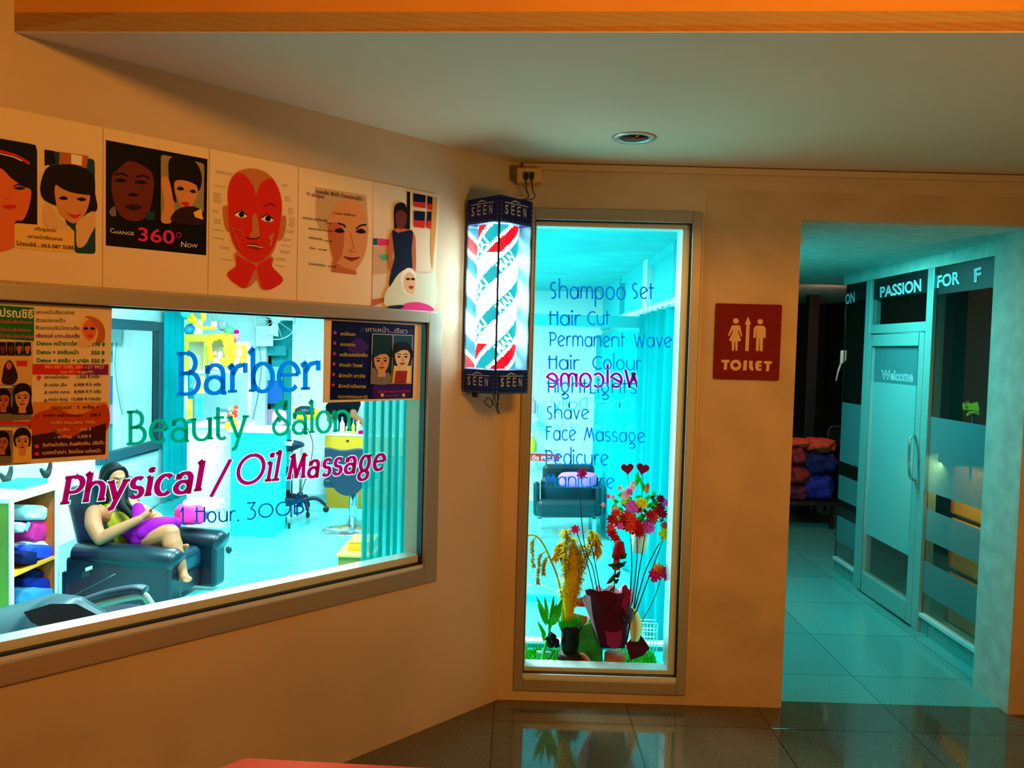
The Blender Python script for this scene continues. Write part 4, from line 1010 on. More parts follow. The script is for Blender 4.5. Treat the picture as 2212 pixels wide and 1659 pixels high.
# recessed lamp, unlit
dl = onz(1370, 297, ZC)
dn = thing('downlight', dl, 'unlit round recessed downlight in the ceiling', 'light')
b = MB(); b.lathe([(.052, .0), (.055, -.004), (.075, -.006), (.080, -.002), (.080, .0)], dl, mat('downlight_ring', (196, 190, 176), 0.3, metal=.5), 36); b.build('trim_ring', dn)
b = MB(); b.lathe([(.052, -.0035), (.046, -.001), (.040, -.0006), (.0, -.0005)], dl, mat('downlight_well', (92, 72, 58), 0.25, metal=.7), 36); b.build('reflector', dn)
# low red table by the viewer
rz = .40
ra, rb_ = onz(530, 1636, rz), onz(900, 1656, rz)
dv = (rb_ - ra).normalized(); dl2 = (onz(468, 1659, rz) - ra).normalized()
tb = thing('low_table', (ra.x + .3, ra.y - .3, 0), 'low red-topped table along the side wall at the bottom edge', 'table')
m_rt = mat('table_red', (236, 70, 20), 0.8)
c3 = ra + dv * 1.1; c4 = c3 + V((0, -.55, 0)); c5 = V((ra.x + dl2.x * .78, c4.y, rz)); 
b = MB(); b.prism([(q.x, q.y) for q in (ra, c3, c4, c5)], lambda a, c, n: V((a, c, n)), rz - .035, rz, m_rt); b.build('table_top', tb, bevel=.004)
for q in (ra + V((.09, -.09, 0)), c3 + V((-.08, -.08, 0)), c4 + V((-.08, .08, 0)), c5 + V((.16, .08, 0))):
    b = MB(); b.box((q.x - .025, q.y - .025, 0), (q.x + .025, q.y + .025, rz - .035), mat('table_leg', (90, 24, 12), 0.5)); b.build('leg', tb)
# ================================================================= side corridor beyond the doorway
XS = 2.262                                    # shop front plane
CS = lambda x, y, l=0: onx(x, y, XS - l)
SF = lambda a, n, z: V((XS - n, a, z))        # a runs away from the viewer, n out of the front
m_alt = mat('shop_aluminium', (150, 190, 186), 0.4, metal=.3)
m_shopglass = glass_mat('shop_glass', (0.80, 0.86, 0.86), 1.0)
m_frost = sheer_mat('frosted_film', (126, 180, 186), 0.35)
m_frostd = sheer_mat('frosted_film_door', (176, 226, 226), 0.12)
yE = CS(1812, 1000).y                         # far end of the front
yD1, yD0 = CS(1868, 1000).y, CS(1996, 1000).y # door bay far and near posts
zT = 2.0
KB = .085
b = MB(); b.box((yD0, -.1, 0), (3.63, .002, KB), m_floorc, SF); b.box((yD1, -.1, 0), (yE, .002, KB), m_floorc, SF); b.box((3.63, -.1, zT + .0), (yE, .02, zT + .07), m_corr, SF)
struct(b.build('wall_shop_front'))
w3 = MB()
w3.box((yD0 - .05, -.05, 0), (yD0 + .02, .02, zT), m_alt, SF); w3.box((yD1 - .02, -.05, 0), (yD1 + .05, .02, zT), m_alt, SF)
w3.box((3.63, -.02, KB), (yD0 - .05, .015, KB + .022), m_aluw, SF); w3.box((yD1 + .05, -.02, KB), (yE, .015, KB + .022), m_aluw, SF); w3.box((yE - .012, -.004, KB), (yE, .001, zT), m_bar, SF)
yt = CS(1930, 712).z
w3.box((yD0, -.04, yt - .02), (yD1, .018, yt + .035), m_alt, SF)
w3 = struct(w3.build('window_3', bevel=.003))
def pane_(a0, a1, z0, z1, par): b = MB(); b.box((a0, -.006, z0), (a1, 0, z1), m_shopglass, SF); b.build('pane', par)
pane_(3.63, yD0 - .05, KB + .02, zT, w3); pane_(yD1 + .05, yE - .012, KB + .02, zT, w3); pane_(yD0 + .02, yD1 - .02, yt + .035, zT, w3)
# black fascia band with outlined capitals, stuck inside the glass tops
m_ink = mat('band_black', (7, 8, 10), 0.6)
b = MB(); zb_ = CS(2060, 632).z
b.box((3.63, .0008, zb_), (yD0 - .05, .0016, zT), m_ink, SF); b.box((yD1 + .05, .0008, zb_ + .03), (yE - .012, .0016, zT), m_ink, SF); b.box((yD0 + .02, .0008, zb_ + .02), (yD1 - .02, .0016, zT), m_ink, SF)
b.build('letter_band', w3)
m_lt = mat('band_letter_white', (226, 236, 244), 0.5); m_lt2 = mat('band_letter_blue', (120, 190, 204), 0.5)
p = Print(lambda x, y, l: CS(x, y, .0022 + l))
def caps(t, x0, y0, x1, y1, h, h1):
    p.text(t, x0, y0, x1, y1, h, m_lt, h1=h1, fat=.03); p.text(t, x0 + 1.2, y0 - 2.0, x1 - 1.2, y1 - 2.0, h - 4.5, m_lt2, h1=h1 - 5, fat=-.012)
caps('ON', 1826, 657, 1846, 652, 21, 22); caps('PASSION', 1901, 642, 1990, 628, 22, 26); caps('FOR', 2024, 621, 2073, 612, 25, 27); caps('F', 2104, 609, 2120, 605, 28, 29)
p.build('lettering', w3, label='outlined white capitals reading ON PASSION FOR F')
cl_ = thing('ceiling_light', (1.27, 4.5, 2.07), 'fluorescent batten under the side corridor ceiling', 'light')
b = MB(); b.box((1.18, 3.88, 2.047), (1.36, 5.12, 2.07), m_aluw); b.build('housing', cl_)
# frosted stripes on the glass
def stripe(a0, a1, za, zc_): b = MB(); b.box((a0, .0005, za), (a1, .0012, zc_), m_frost, SF); b.build('frosted_stripe', w3)
aa0, aa1 = 3.63, yD0 - .05
for (yt_, yb_) in ((898, 1060), (1098, 1165), (1212, 1283)):
    stripe(aa0, aa1, CS(2000, yb_).z, CS(2000, yt_).z); stripe(yD1 + .05, yE - .014, CS(2000, yb_).z, CS(2000, yt_).z)
# glazed door
d1 = struct(MB().box((yD0 + .02, -.03, .012), (yD0 + .075, .024, yt - .025), m_alt, SF).box((yD1 - .075, -.03, .012), (yD1 - .02, .024, yt - .025), m_alt, SF).box((yD0 + .075, -.03, .012), (yD1 - .075, .024, .13), m_alt, SF).box((yD0 + .075, -.03, yt - .10), (yD1 - .075, .024, yt - .025), m_alt, SF).build('door_1', bevel=.003))
b = MB(); b.box((yD0 + .07, -.006, .125), (yD1 - .07, 0, yt - .095), m_shopglass, SF); b.build('pane', d1)
b = MB(); zf0, zf1 = CS(1920, 1178).z, CS(1900, 826).z
b.box((yD0 + .075, .0005, zf0), (yD1 - .075, .0012, zf1), m_frostd, SF); b.build('frosted_film', d1)
b = MB(); b.box((yD0 + .075, .0005, zf1), (yD1 - .075, .0010, yt - .10), m_frost, SF); b.build('tinted_film', d1)
p = Print(lambda x, y, l: CS(x, y, .002 + l)); p.text('Welcome', 1904, 818, 1972, 824, 19, m_lt, h1=22, fat=.03); p.text('Welcome', 1905, 817, 1971, 823, 17, m_ink, h1=20, fat=-.015); p.build('lettering', d1, label='small white-edged word Welcome on the door glass')
hp = [CS(1974, 940, .03), CS(1966, 948, .07), CS(1964, 990, .075), CS(1966, 1028, .07), CS(1975, 1037, .03)]
b = MB(); b.tube(smooth_path(hp, 6), .009, mat('chrome', (200, 205, 205), 0.2, metal=.9), 8); b.build('handle', d1)
# yellow panels standing inside the shop behind the glass
m_yp = mat('panel_yellow', (214, 160, 20), 0.6, var=.08, scale=5)
py0, py1 = 4.15, onx(2045, 1300, XS + .25).y
for k, (za, zc_) in enumerate(((.0, .29), (.31, .60), (.62, .90))):
    nm = ('bottom', 'middle', 'top')[k]
    t = thing('display_cabinet', (XS + .45, (py0 + py1) / 2, za), f'yellow cabinet front behind the shop glass, {nm} of the stack of three', 'cabinet', 'yellow cabinets behind the shop glass')
    b = MB(); b.box((py0, -.62, za), (py1, -.25, zc_), m_yp, SF); b.build('carcass', t, bevel=.004)
    b = MB(); b.box((py0, -.25, za + .01), (py1 - .03, -.245, zc_ - .012), m_yp, SF); b.box((py1 - .026, -.25, za + .01), (py1 - .006, -.24, zc_ - .012), mat('panel_edge', (170, 84, 20), 0.6), SF); b.build('drawer_front', t, bevel=.002)
# lime green sign thing above the frosted stripe
sp = onx(2100, 885, XS + .06)
t = thing('lime_ornament', sp + V((0, 0, -.06)), 'small lime-yellow arrow-like ornament just behind the shop glass', 'ornament')
m_lime = mat('lime', (255, 190, 0), 0.5); m_or = mat('ornament_orange', (226, 104, 30), 0.5)
LX = lambda x, y, n: onx(x, y, XS + .05 + n)
b = MB(); b.prism([(2079, 871), (2092, 866), (2096, 872), (2112, 868), (2116, 886), (2094, 886), (2080, 885)], LX, 0, .02, m_lime); b.build('upper_piece', t)
b = MB(); b.prism([(2086, 896), (2092, 889), (2114, 886), (2116, 896), (2098, 893), (2090, 899)], LX, 0, .02, m_lime); b.prism([(2092, 893), (2114, 889), (2114, 891), (2093, 896)], LX, -.002, 0, m_or); b.build('lower_piece', t)
b = MB(); b.prism([(2083, 878), (2087, 875), (2091, 878), (2086, 883)], LX, -.003, 0, m_or); b.prism([(2081, 870), (2092, 867), (2092, 869), (2082, 873)], LX, -.003, 0, m_or); b.build('orange_mark', t)
b = MB(); b.tube([onx(2103, 894, XS + .06), V((XS + .06, onx(2103, 894, XS + .06).y, .90))], .006, m_bar, 6); b.build('stem', t)
# a pale blue hooked shape on a string, beyond the corridor
YC = 6.6
t = thing('hanging_shape', ony(1818, 822, YC), 'pale blue hooked shape hanging in the dark beyond the corridor', 'card')
CX = lambda x, y, n: ony(x, y, YC + n)
m_hang = mat('shape_blue', (150, 214, 226), 0.5)
b = MB(); b.prism([(1816, 757), (1829, 757), (1828, 778), (1818, 786), (1814, 788)], CX, 0, .01, m_hang); b.build('flat_body', t)
b = MB(); b.prism([(1814, 786), (1818, 786), (1811, 806), (1807, 823), (1805, 822), (1809, 800)], CX, 0, .01, m_hang); b.build('tail', t)
b = MB(); b.tube([ony(1822, 757, YC + .005), V((ony(1822, 757, YC).x, YC + .005, 2.07))], .002, m_bar, 5); b.build('string', t)
# heaped garments in the dark shop at the end
YG = 6.9
m_g = [mat('garment_orange', (226, 70, 44), 0.8), mat('garment_red', (140, 26, 30), 0.8), mat('garment_navy', (24, 24, 96), 0.8), mat('garment_plum', (96, 22, 60), 0.8), mat('garment_blue', (36, 36, 150), 0.8)]
def heap(name, px, mm, label, cat, y=YG, seed=1, grp='garments piled in the dark shop'):
    """crumpled cloth: a squashed noisy cushion spanning a pixel box at depth y"""
    rnd = random.Random(seed); x0, y0, x1, y1 = px
    a, c = ony(x0, (y0 + y1) / 2, y), ony(x1, (y0 + y1) / 2, y); top, bot = ony((x0 + x1) / 2, y0, y).z, ony((x0 + x1) / 2, y1, y).z
    cx, cz = (a.x + c.x) / 2, (top + bot) / 2; rx, rz_ = (c.x - a.x) / 2, (top - bot) / 2
    ph = [rnd.uniform(0, 6) for _ in range(6)]
    def fn(u, v):
        th, la = 2 * PI * u, PI * (v - .5)
        k = 1 + .10 * math.sin(5 * th + ph[0]) * math.cos(la) + .08 * math.sin(9 * th + 4 * la + ph[1]) * math.cos(la) + .07 * math.sin(3 * th - 6 * la + ph[2]) * math.cos(la)
        sgn = lambda q, e: math.copysign(abs(q) ** e, q)
        return V((cx + rx * k * sgn(math.cos(la), .7) * sgn(math.cos(th), .8), y + .16 + .15 * k * math.cos(la) * sgn(math.sin(th), .8), cz + rz_ * k * sgn(math.sin(la), .8)))
    b = MB(); b.grid(fn, 40, 20, mm)
    return tag(b.build(name), label, cat, grp)
t = thing('display_table', ony(1760, 1150, YG + .2), 'dark low table under the garments at the end of the corridor', 'table')
tx0, tx1 = ony(1715, 1060, YG).x - .25, ony(1815, 1060, YG).x
zt_ = ony(1760, 1085, YG).z
b = MB(); b.box((tx0, YG, zt_ - .03), (tx1, YG + .5, zt_), mat('dark_wood', (30, 18, 14), 0.6)); b.build('table_top', t)
for xx in (tx0 + .03, tx1 - .06):
    for yy in (YG + .03, YG + .44): b = MB(); b.box((xx, yy, 0), (xx + .03, yy + .03, zt_ - .03), mat('dark_wood', (30, 18, 14), 0.6)); b.build('leg', t)
heap('garment', (1700, 1050, 1755, 1086), m_g[3], 'dark plum garment at the bottom left of the pile', 'garment', seed=3)
heap('garment', (1745, 1026, 1812, 1086), m_g[4], 'blue garment folded at the bottom right of the pile', 'garment', seed=4)
heap('garment', (1700, 1008, 1760, 1052), m_g[1], 'dark red garment in the middle left of the pile', 'garment', seed=5)
heap('garment', (1738, 978, 1816, 1030), m_g[2], 'navy garment in the middle right of the pile', 'garment', seed=6)
heap('garment', (1704, 964, 1752, 1010), m_g[1], 'dark red crumpled garment in the upper left of the pile', 'garment', seed=7)
heap('garment', (1708, 950, 1760, 970), m_g[0], 'bright orange cloth on the upper left of the pile', 'garment', seed=8)
heap('garment', (1752, 950, 1814, 982), m_g[0], 'bright orange cloth on the upper right of the pile', 'garment', seed=9)
t = thing('dark_chair', ony(1800, 1140, 7.7), 'dark round-backed chair behind the garment pile', 'chair')
b = MB(); b.tube(smooth_path([ony(1788, 960, 7.7), ony(1790, 930, 7.7), ony(1802, 921, 7.7), ony(1830, 926, 7.7)], 6), .012, mat('chair_rim', (60, 66, 50), 0.4), 8); b.build('back_rim', t)
b = MB(); b.prism([(1790, 962), (1792, 932), (1803, 924), (1840, 930), (1840, 970)], lambda x, y, n: ony(x, y, 7.72 + n), 0, .04, mat('chair_dark', (14, 16, 16), 0.6)); b.build('backrest', t)
for dx in (-.05, .32):
    q = ony(1800, 960, 7.75); b = MB(); b.tube([V((q.x + dx, 7.75, q.z)), V((q.x + dx, 7.75, 0))], .015, mat('chair_dark', (14, 16, 16), 0.6), 8); b.build('leg', t)
# dark post in the far shop
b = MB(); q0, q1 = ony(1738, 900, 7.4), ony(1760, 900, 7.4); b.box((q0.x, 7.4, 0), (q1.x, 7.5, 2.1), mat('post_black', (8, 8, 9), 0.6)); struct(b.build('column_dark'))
# ================================================================= inside the salon
P = ony
def zat(x, y, Y): return ony(x, y, Y).z
m_lea = mat('leather_teal', (1, 24, 38), 0.36, var=.15, scale=6, bump=.05)
m_lea2 = mat('leather_teal_pale', (2, 40, 56), 0.32, var=.12, scale=6)
m_chr = mat('chrome', (200, 205, 205), 0.2, metal=.9)
m_yel = mat('cabinet_yellow', (214, 146, 0), 0.5); m_gold = mat('garland_yellow', (255, 206, 0), 0.8)
m_dkb = mat('salon_navy', (1, 22, 48), 0.5)
# ceiling fittings holding the lamps
for k, q in enumerate(((-0.9, 5.0), (-2.5, 5.0), (-0.9, 7.6), (-2.6, 7.6))):
    t = thing('ceiling_light', (q[0], q[1], ZC), ('fluorescent batten over the sheer curtain', 'fluorescent batten over the recliner', 'fluorescent batten before the vanity', 'fluorescent batten before the shrine')[k], 'light', 'salon ceiling battens')
    b = MB(); b.box((q[0] - .12, q[1] - .62, ZC - .05), (q[0] + .12, q[1] + .62, ZC), m_white); b.build('housing', t)
# --- glazed entrance at the back
YE = 6.3                                      # the glass entrance screen stands well inside the room
zt0, zt1 = zat(1230, 705, YE), zat(1230, 680, YE)
ex0, ex1 = ony(1140, 800, YE).x, XR
m_film = mat('entrance_glass_white', (236, 242, 240), 0.2)
d2 = MB(); E_ = lambda a, n, z: V((a, YE - n, z))
d2.box((ex0, 0, zt0), (ex1, .04, zt1), m_cyan2, E_); d2.box((ex0 - .03, 0, ZF), (ex0, .04, zt1), m_white, E_); d2.box((ex1 - .02, 0, ZF), (ex1, .04, zt0), m_cyan, E_); d2.box((ex0, 0, ZF), (ex1, .04, ZF + .05), m_cyan2, E_)
d2 = struct(d2.build('door_2'))
b = MB(); b.box((ex0, .014, ZF + .05), (ex1 - .02, .022, zt0), glass_mat('entrance_glass', reflect=.25), E_); b.build('pane', d2)
p = Print(lambda x, y, l: P(x, y, YE - .024 - l))
for q in ((m_lwhite, .12), (m_lmag, 0)): p.letters('Welcome', 1182, 836, 1386, 836, 38, q[0], dict(DECO, v=.15, h=.12), grow=q[1], flip=True)
m_aq = mat('vinyl_aqua', (60, 200, 214), 0.55)
p.letters('Open', 1286, 884, 1368, 884, 24, m_aq, DECO, flip=True); p.letters('Daily', 1196, 884, 1268, 884, 24, m_aq, DECO, flip=True, up=0)
p.letters('08.00 AM - 08.00 PM', 1160, 934, 1380, 934, 20, m_aq, dict(THIN, v=.09, h=.08), flip=True, up=0)
p.build('lettering', d2, label='mirrored magenta Welcome and pale opening hours')
ps = thing('push_sticker', P(1160, 990, YE - .03), 'red sticker with white Thai and English letters on the entrance door', 'sticker')
b = MB(); b.prism([(1146, 979), (1208, 982), (1208, 997), (1146, 995)], lambda x, y, n: P(x, y, YE - .026 + n), 0, .002, mat('sticker_red', (196, 18, 24), 0.5)); b.build('backing', ps)
p = Print(lambda x, y, l: P(x, y, YE - .0265 - l)); p.text('ดึง PULL', 1149, 993, 1200, 995, 9, m_lwhite, fat=.03); p.build('lettering', ps)
# --- salon right wall: glazed upper lights, curtain rail and curtains
RX = lambda a, n, z: V((XR - n, a, z))
ya = [onx(x, 620, XR).y for x in (1478, 1452, 1410, 1402, 1350)]
w4 = MB(); zr = 1.80
w4.box((ya[0] - .3, 0, ZF), (ya[0] + .15, .05, ZC), m_cyan2, RX); w4.box((ya[2], 0, zr), (ya[3] + .03, .05, ZC), m_white, RX); w4.box((ya[4], 0, zr), (ya[4] + .05, .05, ZC), m_cyan2, RX); w4.box((ya[0] + .15, 0, ZC - .06), (YB, .04, ZC), m_cyan, RX); w4.box((ya[0] + .15, 0, zr - .02), (YB, .03, zr), m_cyan, RX)
w4 = struct(w4.build('window_4'))
def curtain(name, label, f0, f1, z0, z1, nf, amp, m, nrm, parent=None, n=90, bunch=.0):
    """hanging cloth from ground point f0 to f1 with nf folds"""
    f0, f1, nrm = V(f0), V(f1), V(nrm)
    def fn(u, v):
        w = u + bunch * math.sin(2 * PI * nf * u * .5) / nf
        q = f0.lerp(f1, w) + nrm * (amp * (1 - .25 * v) * math.sin(2 * PI * nf * u) + .3 * amp * math.sin(2 * PI * nf * 2.7 * u + 1))
        return V((q.x, q.y, lerp(z0, z1, v)))
    b = MB(); b.grid(fn, n, 10, m); o = b.build(name, parent, solid=.003)
    return o
m_cur = sheer_mat('curtain_cyan', (10, 226, 236), 0.0); m_cur2 = sheer_mat('curtain_teal', (6, 186, 194), 0.10); m_cur3 = sheer_mat('sheer_teal', (4, 196, 196), 0.36)
rl = thing('curtain_rail', (XR - .12, 7, 1.82), 'white curtain rail with clips along the right side of the salon', 'rail')
y0r, y1r = onx(1478, 650, XR - .14).y, onx(1340, 690, XR - .14).y
b = MB(); b.tube([V((XR - .14, y0r, 1.82)), V((XR - .14, y1r, 1.82))], .012, m_white, 8); b.build('rod', rl)
for k in range(14):
    b = MB(); yy = lerp(y0r, y1r, (k + .5) / 14); b.box((XR - .155, yy - .012, 1.79), (XR - .125, yy + .012, 1.845), m_white); b.build('clip', rl)
yc0, yc1 = onx(1456, 800, XR - .14).y, onx(1384, 800, XR - .14).y
o = curtain('curtain', '', (XR - .14, yc0, 0), (XR - .14, yc1, 0), ZF + .03, 1.79, 5, .035, m_cur2, (1, 0, 0)); tag(o, 'teal curtain hanging from the white rail beside the flowers', 'curtain')
yd0, yd1 = onx(1378, 800, XR - .06).y, YB - .25
o = curtain('curtain', '', (XR - .08, yd0, 0), (XR - .08, yd1, 0), ZF + .03, 1.70, 6, .03, m_cur, (1, 0, 0)); tag(o, 'bright cyan curtain hanging beyond the white rail by the entrance', 'curtain')
# --- massage recliner seen through the tall window
def recliner(root, A, f, wd, dp, arm_z, seat_z, back_z, aw=.19, m1=None, m2=None):
    """A near-front floor corner, f facing; returns frame(a back, b across, z)"""
    m1 = m1 or m_lea; m2 = m2 or m_lea2
    f = V((*f, 0)).normalized(); e = V((-f.y, f.x, 0))
    R = lambda a, b, z: V((A[0], A[1], 0)) - f * a + e * b + UZ * z
    z = ZF
    b = MB(); b.box((.16, .03, z + .05), (dp, wd - .03, seat_z - .12), m1, R); b.build('base', root, bevel=.02)
    for s in (0, 1):
        b0, b1 = (0, aw) if s == 0 else (wd - aw, wd)
        b = MB(); b.box((.0, b0 + .01, z + .03), (dp - .05, b1 - .01, arm_z - .10), m1, R); b.build('arm_side', root, bevel=.03)
        b = MB(); b.tube([R(a_, (b0 + b1) / 2, arm_z - .085 + dz) for a_, dz in ((-.02, -.02), (.02, -.003), (.25, 0), (.55, .005), (dp - .1, 0))], [.085, .10, .105, .10, .09], m1, 16, flat=.85); b.build('armrest', root)
    b = MB(); b.box((.09, aw, seat_z - .18), (dp - .25, wd - aw, seat_z), m2, R); b.build('seat', root, bevel=.06, bseg=4)
    b = MB(); b.box((.12, aw, z + .06), (.18, wd - aw, seat_z - .17), m1, R); b.build('front_panel', root, bevel=.015)
    b = MB()
    pts = [R(dp - .30, aw - .07, seat_z - .05), R(dp - .06, aw - .07, seat_z - .05), R(dp - .06, wd - aw + .07, seat_z - .05), R(dp - .30, wd - aw + .07, seat_z - .05)]
    tp = [R(dp - .16, aw - .10, back_z), R(dp + .06, aw - .10, back_z - .03), R(dp + .06, wd - aw + .10, back_z - .03), R(dp - .16, wd - aw + .10, back_z)]
    b.hexa(pts + tp, m1); b.build('backrest', root, bevel=.07, bseg=5)
    return R
rec = thing('recliner', (-2.8, 6.1, ZF), 'dark teal leather recliner with a woman sitting in it', 'armchair')
RR = recliner(rec, (-2.47, 5.66), (.986, -.167), .80, .90, -.02, -.12, .40)
b = MB(); b.obox(P(192, 1228, 5.60), V((.022, 0, .008)), V((0, .006, 0)), UZ * .012, m_aluw); b.obox(P(187, 1240, 5.60), V((.03, 0, .01)), V((0, .01, 0)), UZ * .02, m_black); b.build('recline_lever', rec)
b = MB(); b.tube([P(150, 1290, 5.61), P(250, 1240, 5.61)], .006, m_lea2, 6); b.build('seam_bar', rec)
# pink bag and white towel lying on the far arm
def cushion(c, ax, ay, az, m, e1=.5, e2=.6, wr_=.05, seed=1, nu=36, nv=18):
    rnd = random.Random(seed); ph = [rnd.uniform(0, 6) for _ in range(4)]; c, ax, ay, az = V(c), V(ax), V(ay), V(az)
    sg = lambda q, e: math.copysign(abs(q) ** e, q)
    def fn(u, v):
        th, la = 2 * PI * u, PI * (v - .5); k = 1 + wr_ * math.cos(la) * (math.sin(5 * th + ph[0]) + .7 * math.sin(8 * th + 5 * la + ph[1]) + .6 * math.sin(3 * th - 7 * la + ph[2]))
        return c + ax * (k * sg(math.cos(la), e1) * sg(math.cos(th), e2)) + ay * (k * sg(math.cos(la), e1) * sg(math.sin(th), e2)) + az * (k * sg(math.sin(la), e1))
    return MB().grid(fn, nu, nv, m)
def pxcush(px, Y, dep, m, **k):
    x0, y0, x1, y1 = px; a, c = P(x0, (y0 + y1) / 2, Y), P(x1, (y0 + y1) / 2, Y); t, o = P((x0 + x1) / 2, y0, Y), P((x0 + x1) / 2, y1, Y)
    return cushion((a + c + t + o) / 4, (c - a) / 2, V((0, dep, 0)), (t - o) / 2, m, **k)
m_pk = mat('bag_pink', (255, 40, 150), 0.6); m_tw = mat('towel_white', (246, 240, 240), 0.85); m_lil = mat('pillow_lilac', (232, 120, 224), 0.8)
tag(pxcush((384, 1088, 446, 1131), 6.37, .09, m_pk, seed=5).build('handbag'), 'shiny pink bag resting on the recliner\'s far arm', 'bag')
tag(pxcush((400, 1079, 480, 1104), 6.42, .10, m_tw, seed=6, wr_=.09).build('towel'), 'crumpled white towel on top of the pink bag', 'towel')
# --- the woman
def flesh(name, parts, m, vox=.0075, parent=None, smooth=6):
    """one continuous skin over tapered limbs and rounded masses"""
    b = MB()
    for q in parts:
        if q[0] == 'e': b.ell(q[1], q[2], m, rot=q[3] if len(q) > 3 else None, seg=20, rings=14)
        else:
            pts, rr = q[1], q[2]; pts = [V(p) for p in pts]
            path = smooth_path(pts, 5) if len(pts) > 2 else pts
            if len(pts) > 2:
                n = len(rr); r2 = []
                for i in range(n - 1):
                    for k in range(5): r2.append(lerp(rr[i], rr[i + 1], k / 5))
                r2.append(rr[-1])
            else: r2 = list(rr)
            b.tube(path, r2, m, 14)
            b.ell(path[0], r2[0], m, seg=14, rings=8); b.ell(path[-1], r2[-1], m, seg=14, rings=8)
    o = b.build(name)
    r = o.modifiers.new('r', 'REMESH'); r.mode = 'VOXEL'; r.voxel_size = vox; r.use_smooth_shade = True
    s = o.modifiers.new('s', 'SMOOTH'); s.iterations = smooth; s.factor = .5
    dg = bpy.context.evaluated_depsgraph_get(); me = bpy.data.meshes.new_from_object(o.evaluated_get(dg))
    bpy.data.objects.remove(o)
    me.materials.clear(); me.materials.append(m)
    ro = root_loc(parent); me.transform(Matrix.Translation(-ro))
    for p in me.polygons: p.use_smooth = True
    q = bpy.data.objects.new(name, me); COL.objects.link(q)
    if parent is not None: q.parent = parent
    return q
m_skin = mat('skin', (176, 98, 60), 0.6, var=.04, scale=9); m_hair = mat('hair_black', (5, 5, 8), 0.6)
m_top = mat('blouse_lime', (170, 150, 4), 0.8, var=.2, scale=40); m_purp = mat('cloth_purple', (140, 8, 136), 0.75, var=.06, scale=20)
def head_parts(c, fd, up, s=1.0):
    fd = V(fd).normalized(); lf = V(up).cross(fd).normalized(); up = fd.cross(lf)
    rot = Matrix((fd, lf, up)).transposed()
    h = lambda x, y, z: V(c) + (fd * x + lf * y + up * z) * s
    S = lambda *r: tuple(q * s for q in r)
    L = [('e', h(-.012, 0, .022), S(.094, .076, .098), rot), ('e', h(.028, 0, -.045), S(.060, .058, .070), rot), ('e', h(.058, 0, -.088), S(.026, .028, .022), rot), ('e', h(.050, .033, -.030), S(.03, .026, .03), rot), ('e', h(.050, -.033, -.030), S(.03, .026, .03), rot),
         ('t', [h(.083, 0, .012), h(.098, 0, -.022)], S(.010, .014)), ('e', h(.094, .011, -.026), S(.010, .009, .008), rot), ('e', h(.094, -.011, -.026), S(.010, .009, .008), rot),
         ('e', h(-.01, .076, -.01), S(.018, .009, .030), rot), ('e', h(-.01, -.076, -.01), S(.018, .009, .030), rot), ('e', h(.080, .0, .034), S(.014, .045, .010), rot)]
    return L, h, rot
def face(root, h, rot, s=1.0):
    wt, ir = mat('eye_white', (240, 232, 224), 0.3), mat('eye_dark', (14, 8, 8), 0.2)
    for y in (-.031, .031):
        b = MB(); b.ell(h(.078, y, .006), (.010 * s, .015 * s, .008 * s), wt, rot); e = b.build('eye', root)
        b = MB(); b.ell(h(.0865, y, .005), (.004 * s, .0068 * s, .0068 * s), ir, rot); b.build('iris', e)
        b = MB(); b.tube(smooth_path([h(.080, y - .020 * (1 if y > 0 else -1), .030), h(.087, y, .036), h(.076, y + .022 * (1 if y > 0 else -1), .030)], 4), .0032 * s, m_hair, 6); b.build('eyebrow', root)
    b = MB(); b.ell(h(.088, 0, -.056), (.009 * s, .022 * s, .006 * s), mat('lips', (190, 58, 62), 0.45), rot); b.ell(h(.086, 0, -.064), (.009 * s, .018 * s, .006 * s), mat('lips', (190, 58, 62), 0.45), rot); b.build('lips', root)
def hand_parts(w, dirv, pal, curl=.5, s=1.0, thumb=1):
    """palm and five fingers from the wrist w along dirv; pal = palm normal"""
    d = V(dirv).normalized(); n = (V(pal) - d * V(pal).dot(d)).normalized(); x = d.cross(n)
    L = [('t', [V(w), V(w) + d * .035 * s, V(w) + d * .075 * s], (.024 * s, .030 * s, .028 * s))]
    for i, (o, ln) in enumerate(((-.027, .066), (-.009, .078), (.009, .074), (.026, .058))):
        q0 = V(w) + d * .075 * s + x * o * s; k = curl * (1 + .08 * i)
        q1 = q0 + (d * math.cos(k * .5) + n * math.sin(k * .5)) * ln * .45 * s; q2 = q1 + (d * math.cos(k * 1.3) + n * math.sin(k * 1.3)) * ln * .32 * s; q3 = q2 + (d * math.cos(k * 2.0) + n * math.sin(k * 2.0)) * ln * .25 * s
        L.append(('t', [q0 - d * .02 * s, q0, q1, q2, q3], (.0095 * s, .0095 * s, .0088 * s, .008 * s, .0068 * s)))
    t0 = V(w) + d * .02 * s - x * .024 * s * thumb
    L.append(('t', [t0, t0 + (d * .6 - x * .6 * thumb + n * .25) * .035 * s, t0 + (d * .95 - x * .35 * thumb + n * .45) * .07 * s], (.0125 * s, .0105 * s, .008 * s)))
    return L
wo = thing('person', (-2.82, 6.1, ZF), 'woman in a lime sleeveless top sitting in the recliner, looking at a phone', 'person')
hc = P(247, 1036, 6.08)
HP, hh, hrot = head_parts(hc, (.84, -.52, -.10), (.05, 0, 1), 1.0)
Rs, Re, Rw = P(202, 1106, 5.92), P(216, 1164, 5.80), P(302, 1121, 5.88)
Ls, Le, Lw = P(286, 1092, 6.30), P(340, 1118, 6.30), P(338, 1126, 6.06)
pel, wai, che, nk = P(300, 1172, 6.12), P(268, 1146, 6.13), P(246, 1112, 6.13), P(243, 1082, 6.13)
Rh, Rk, Ra = P(305, 1172, 6.0), P(368, 1152, 5.88), P(394, 1232, 5.80)
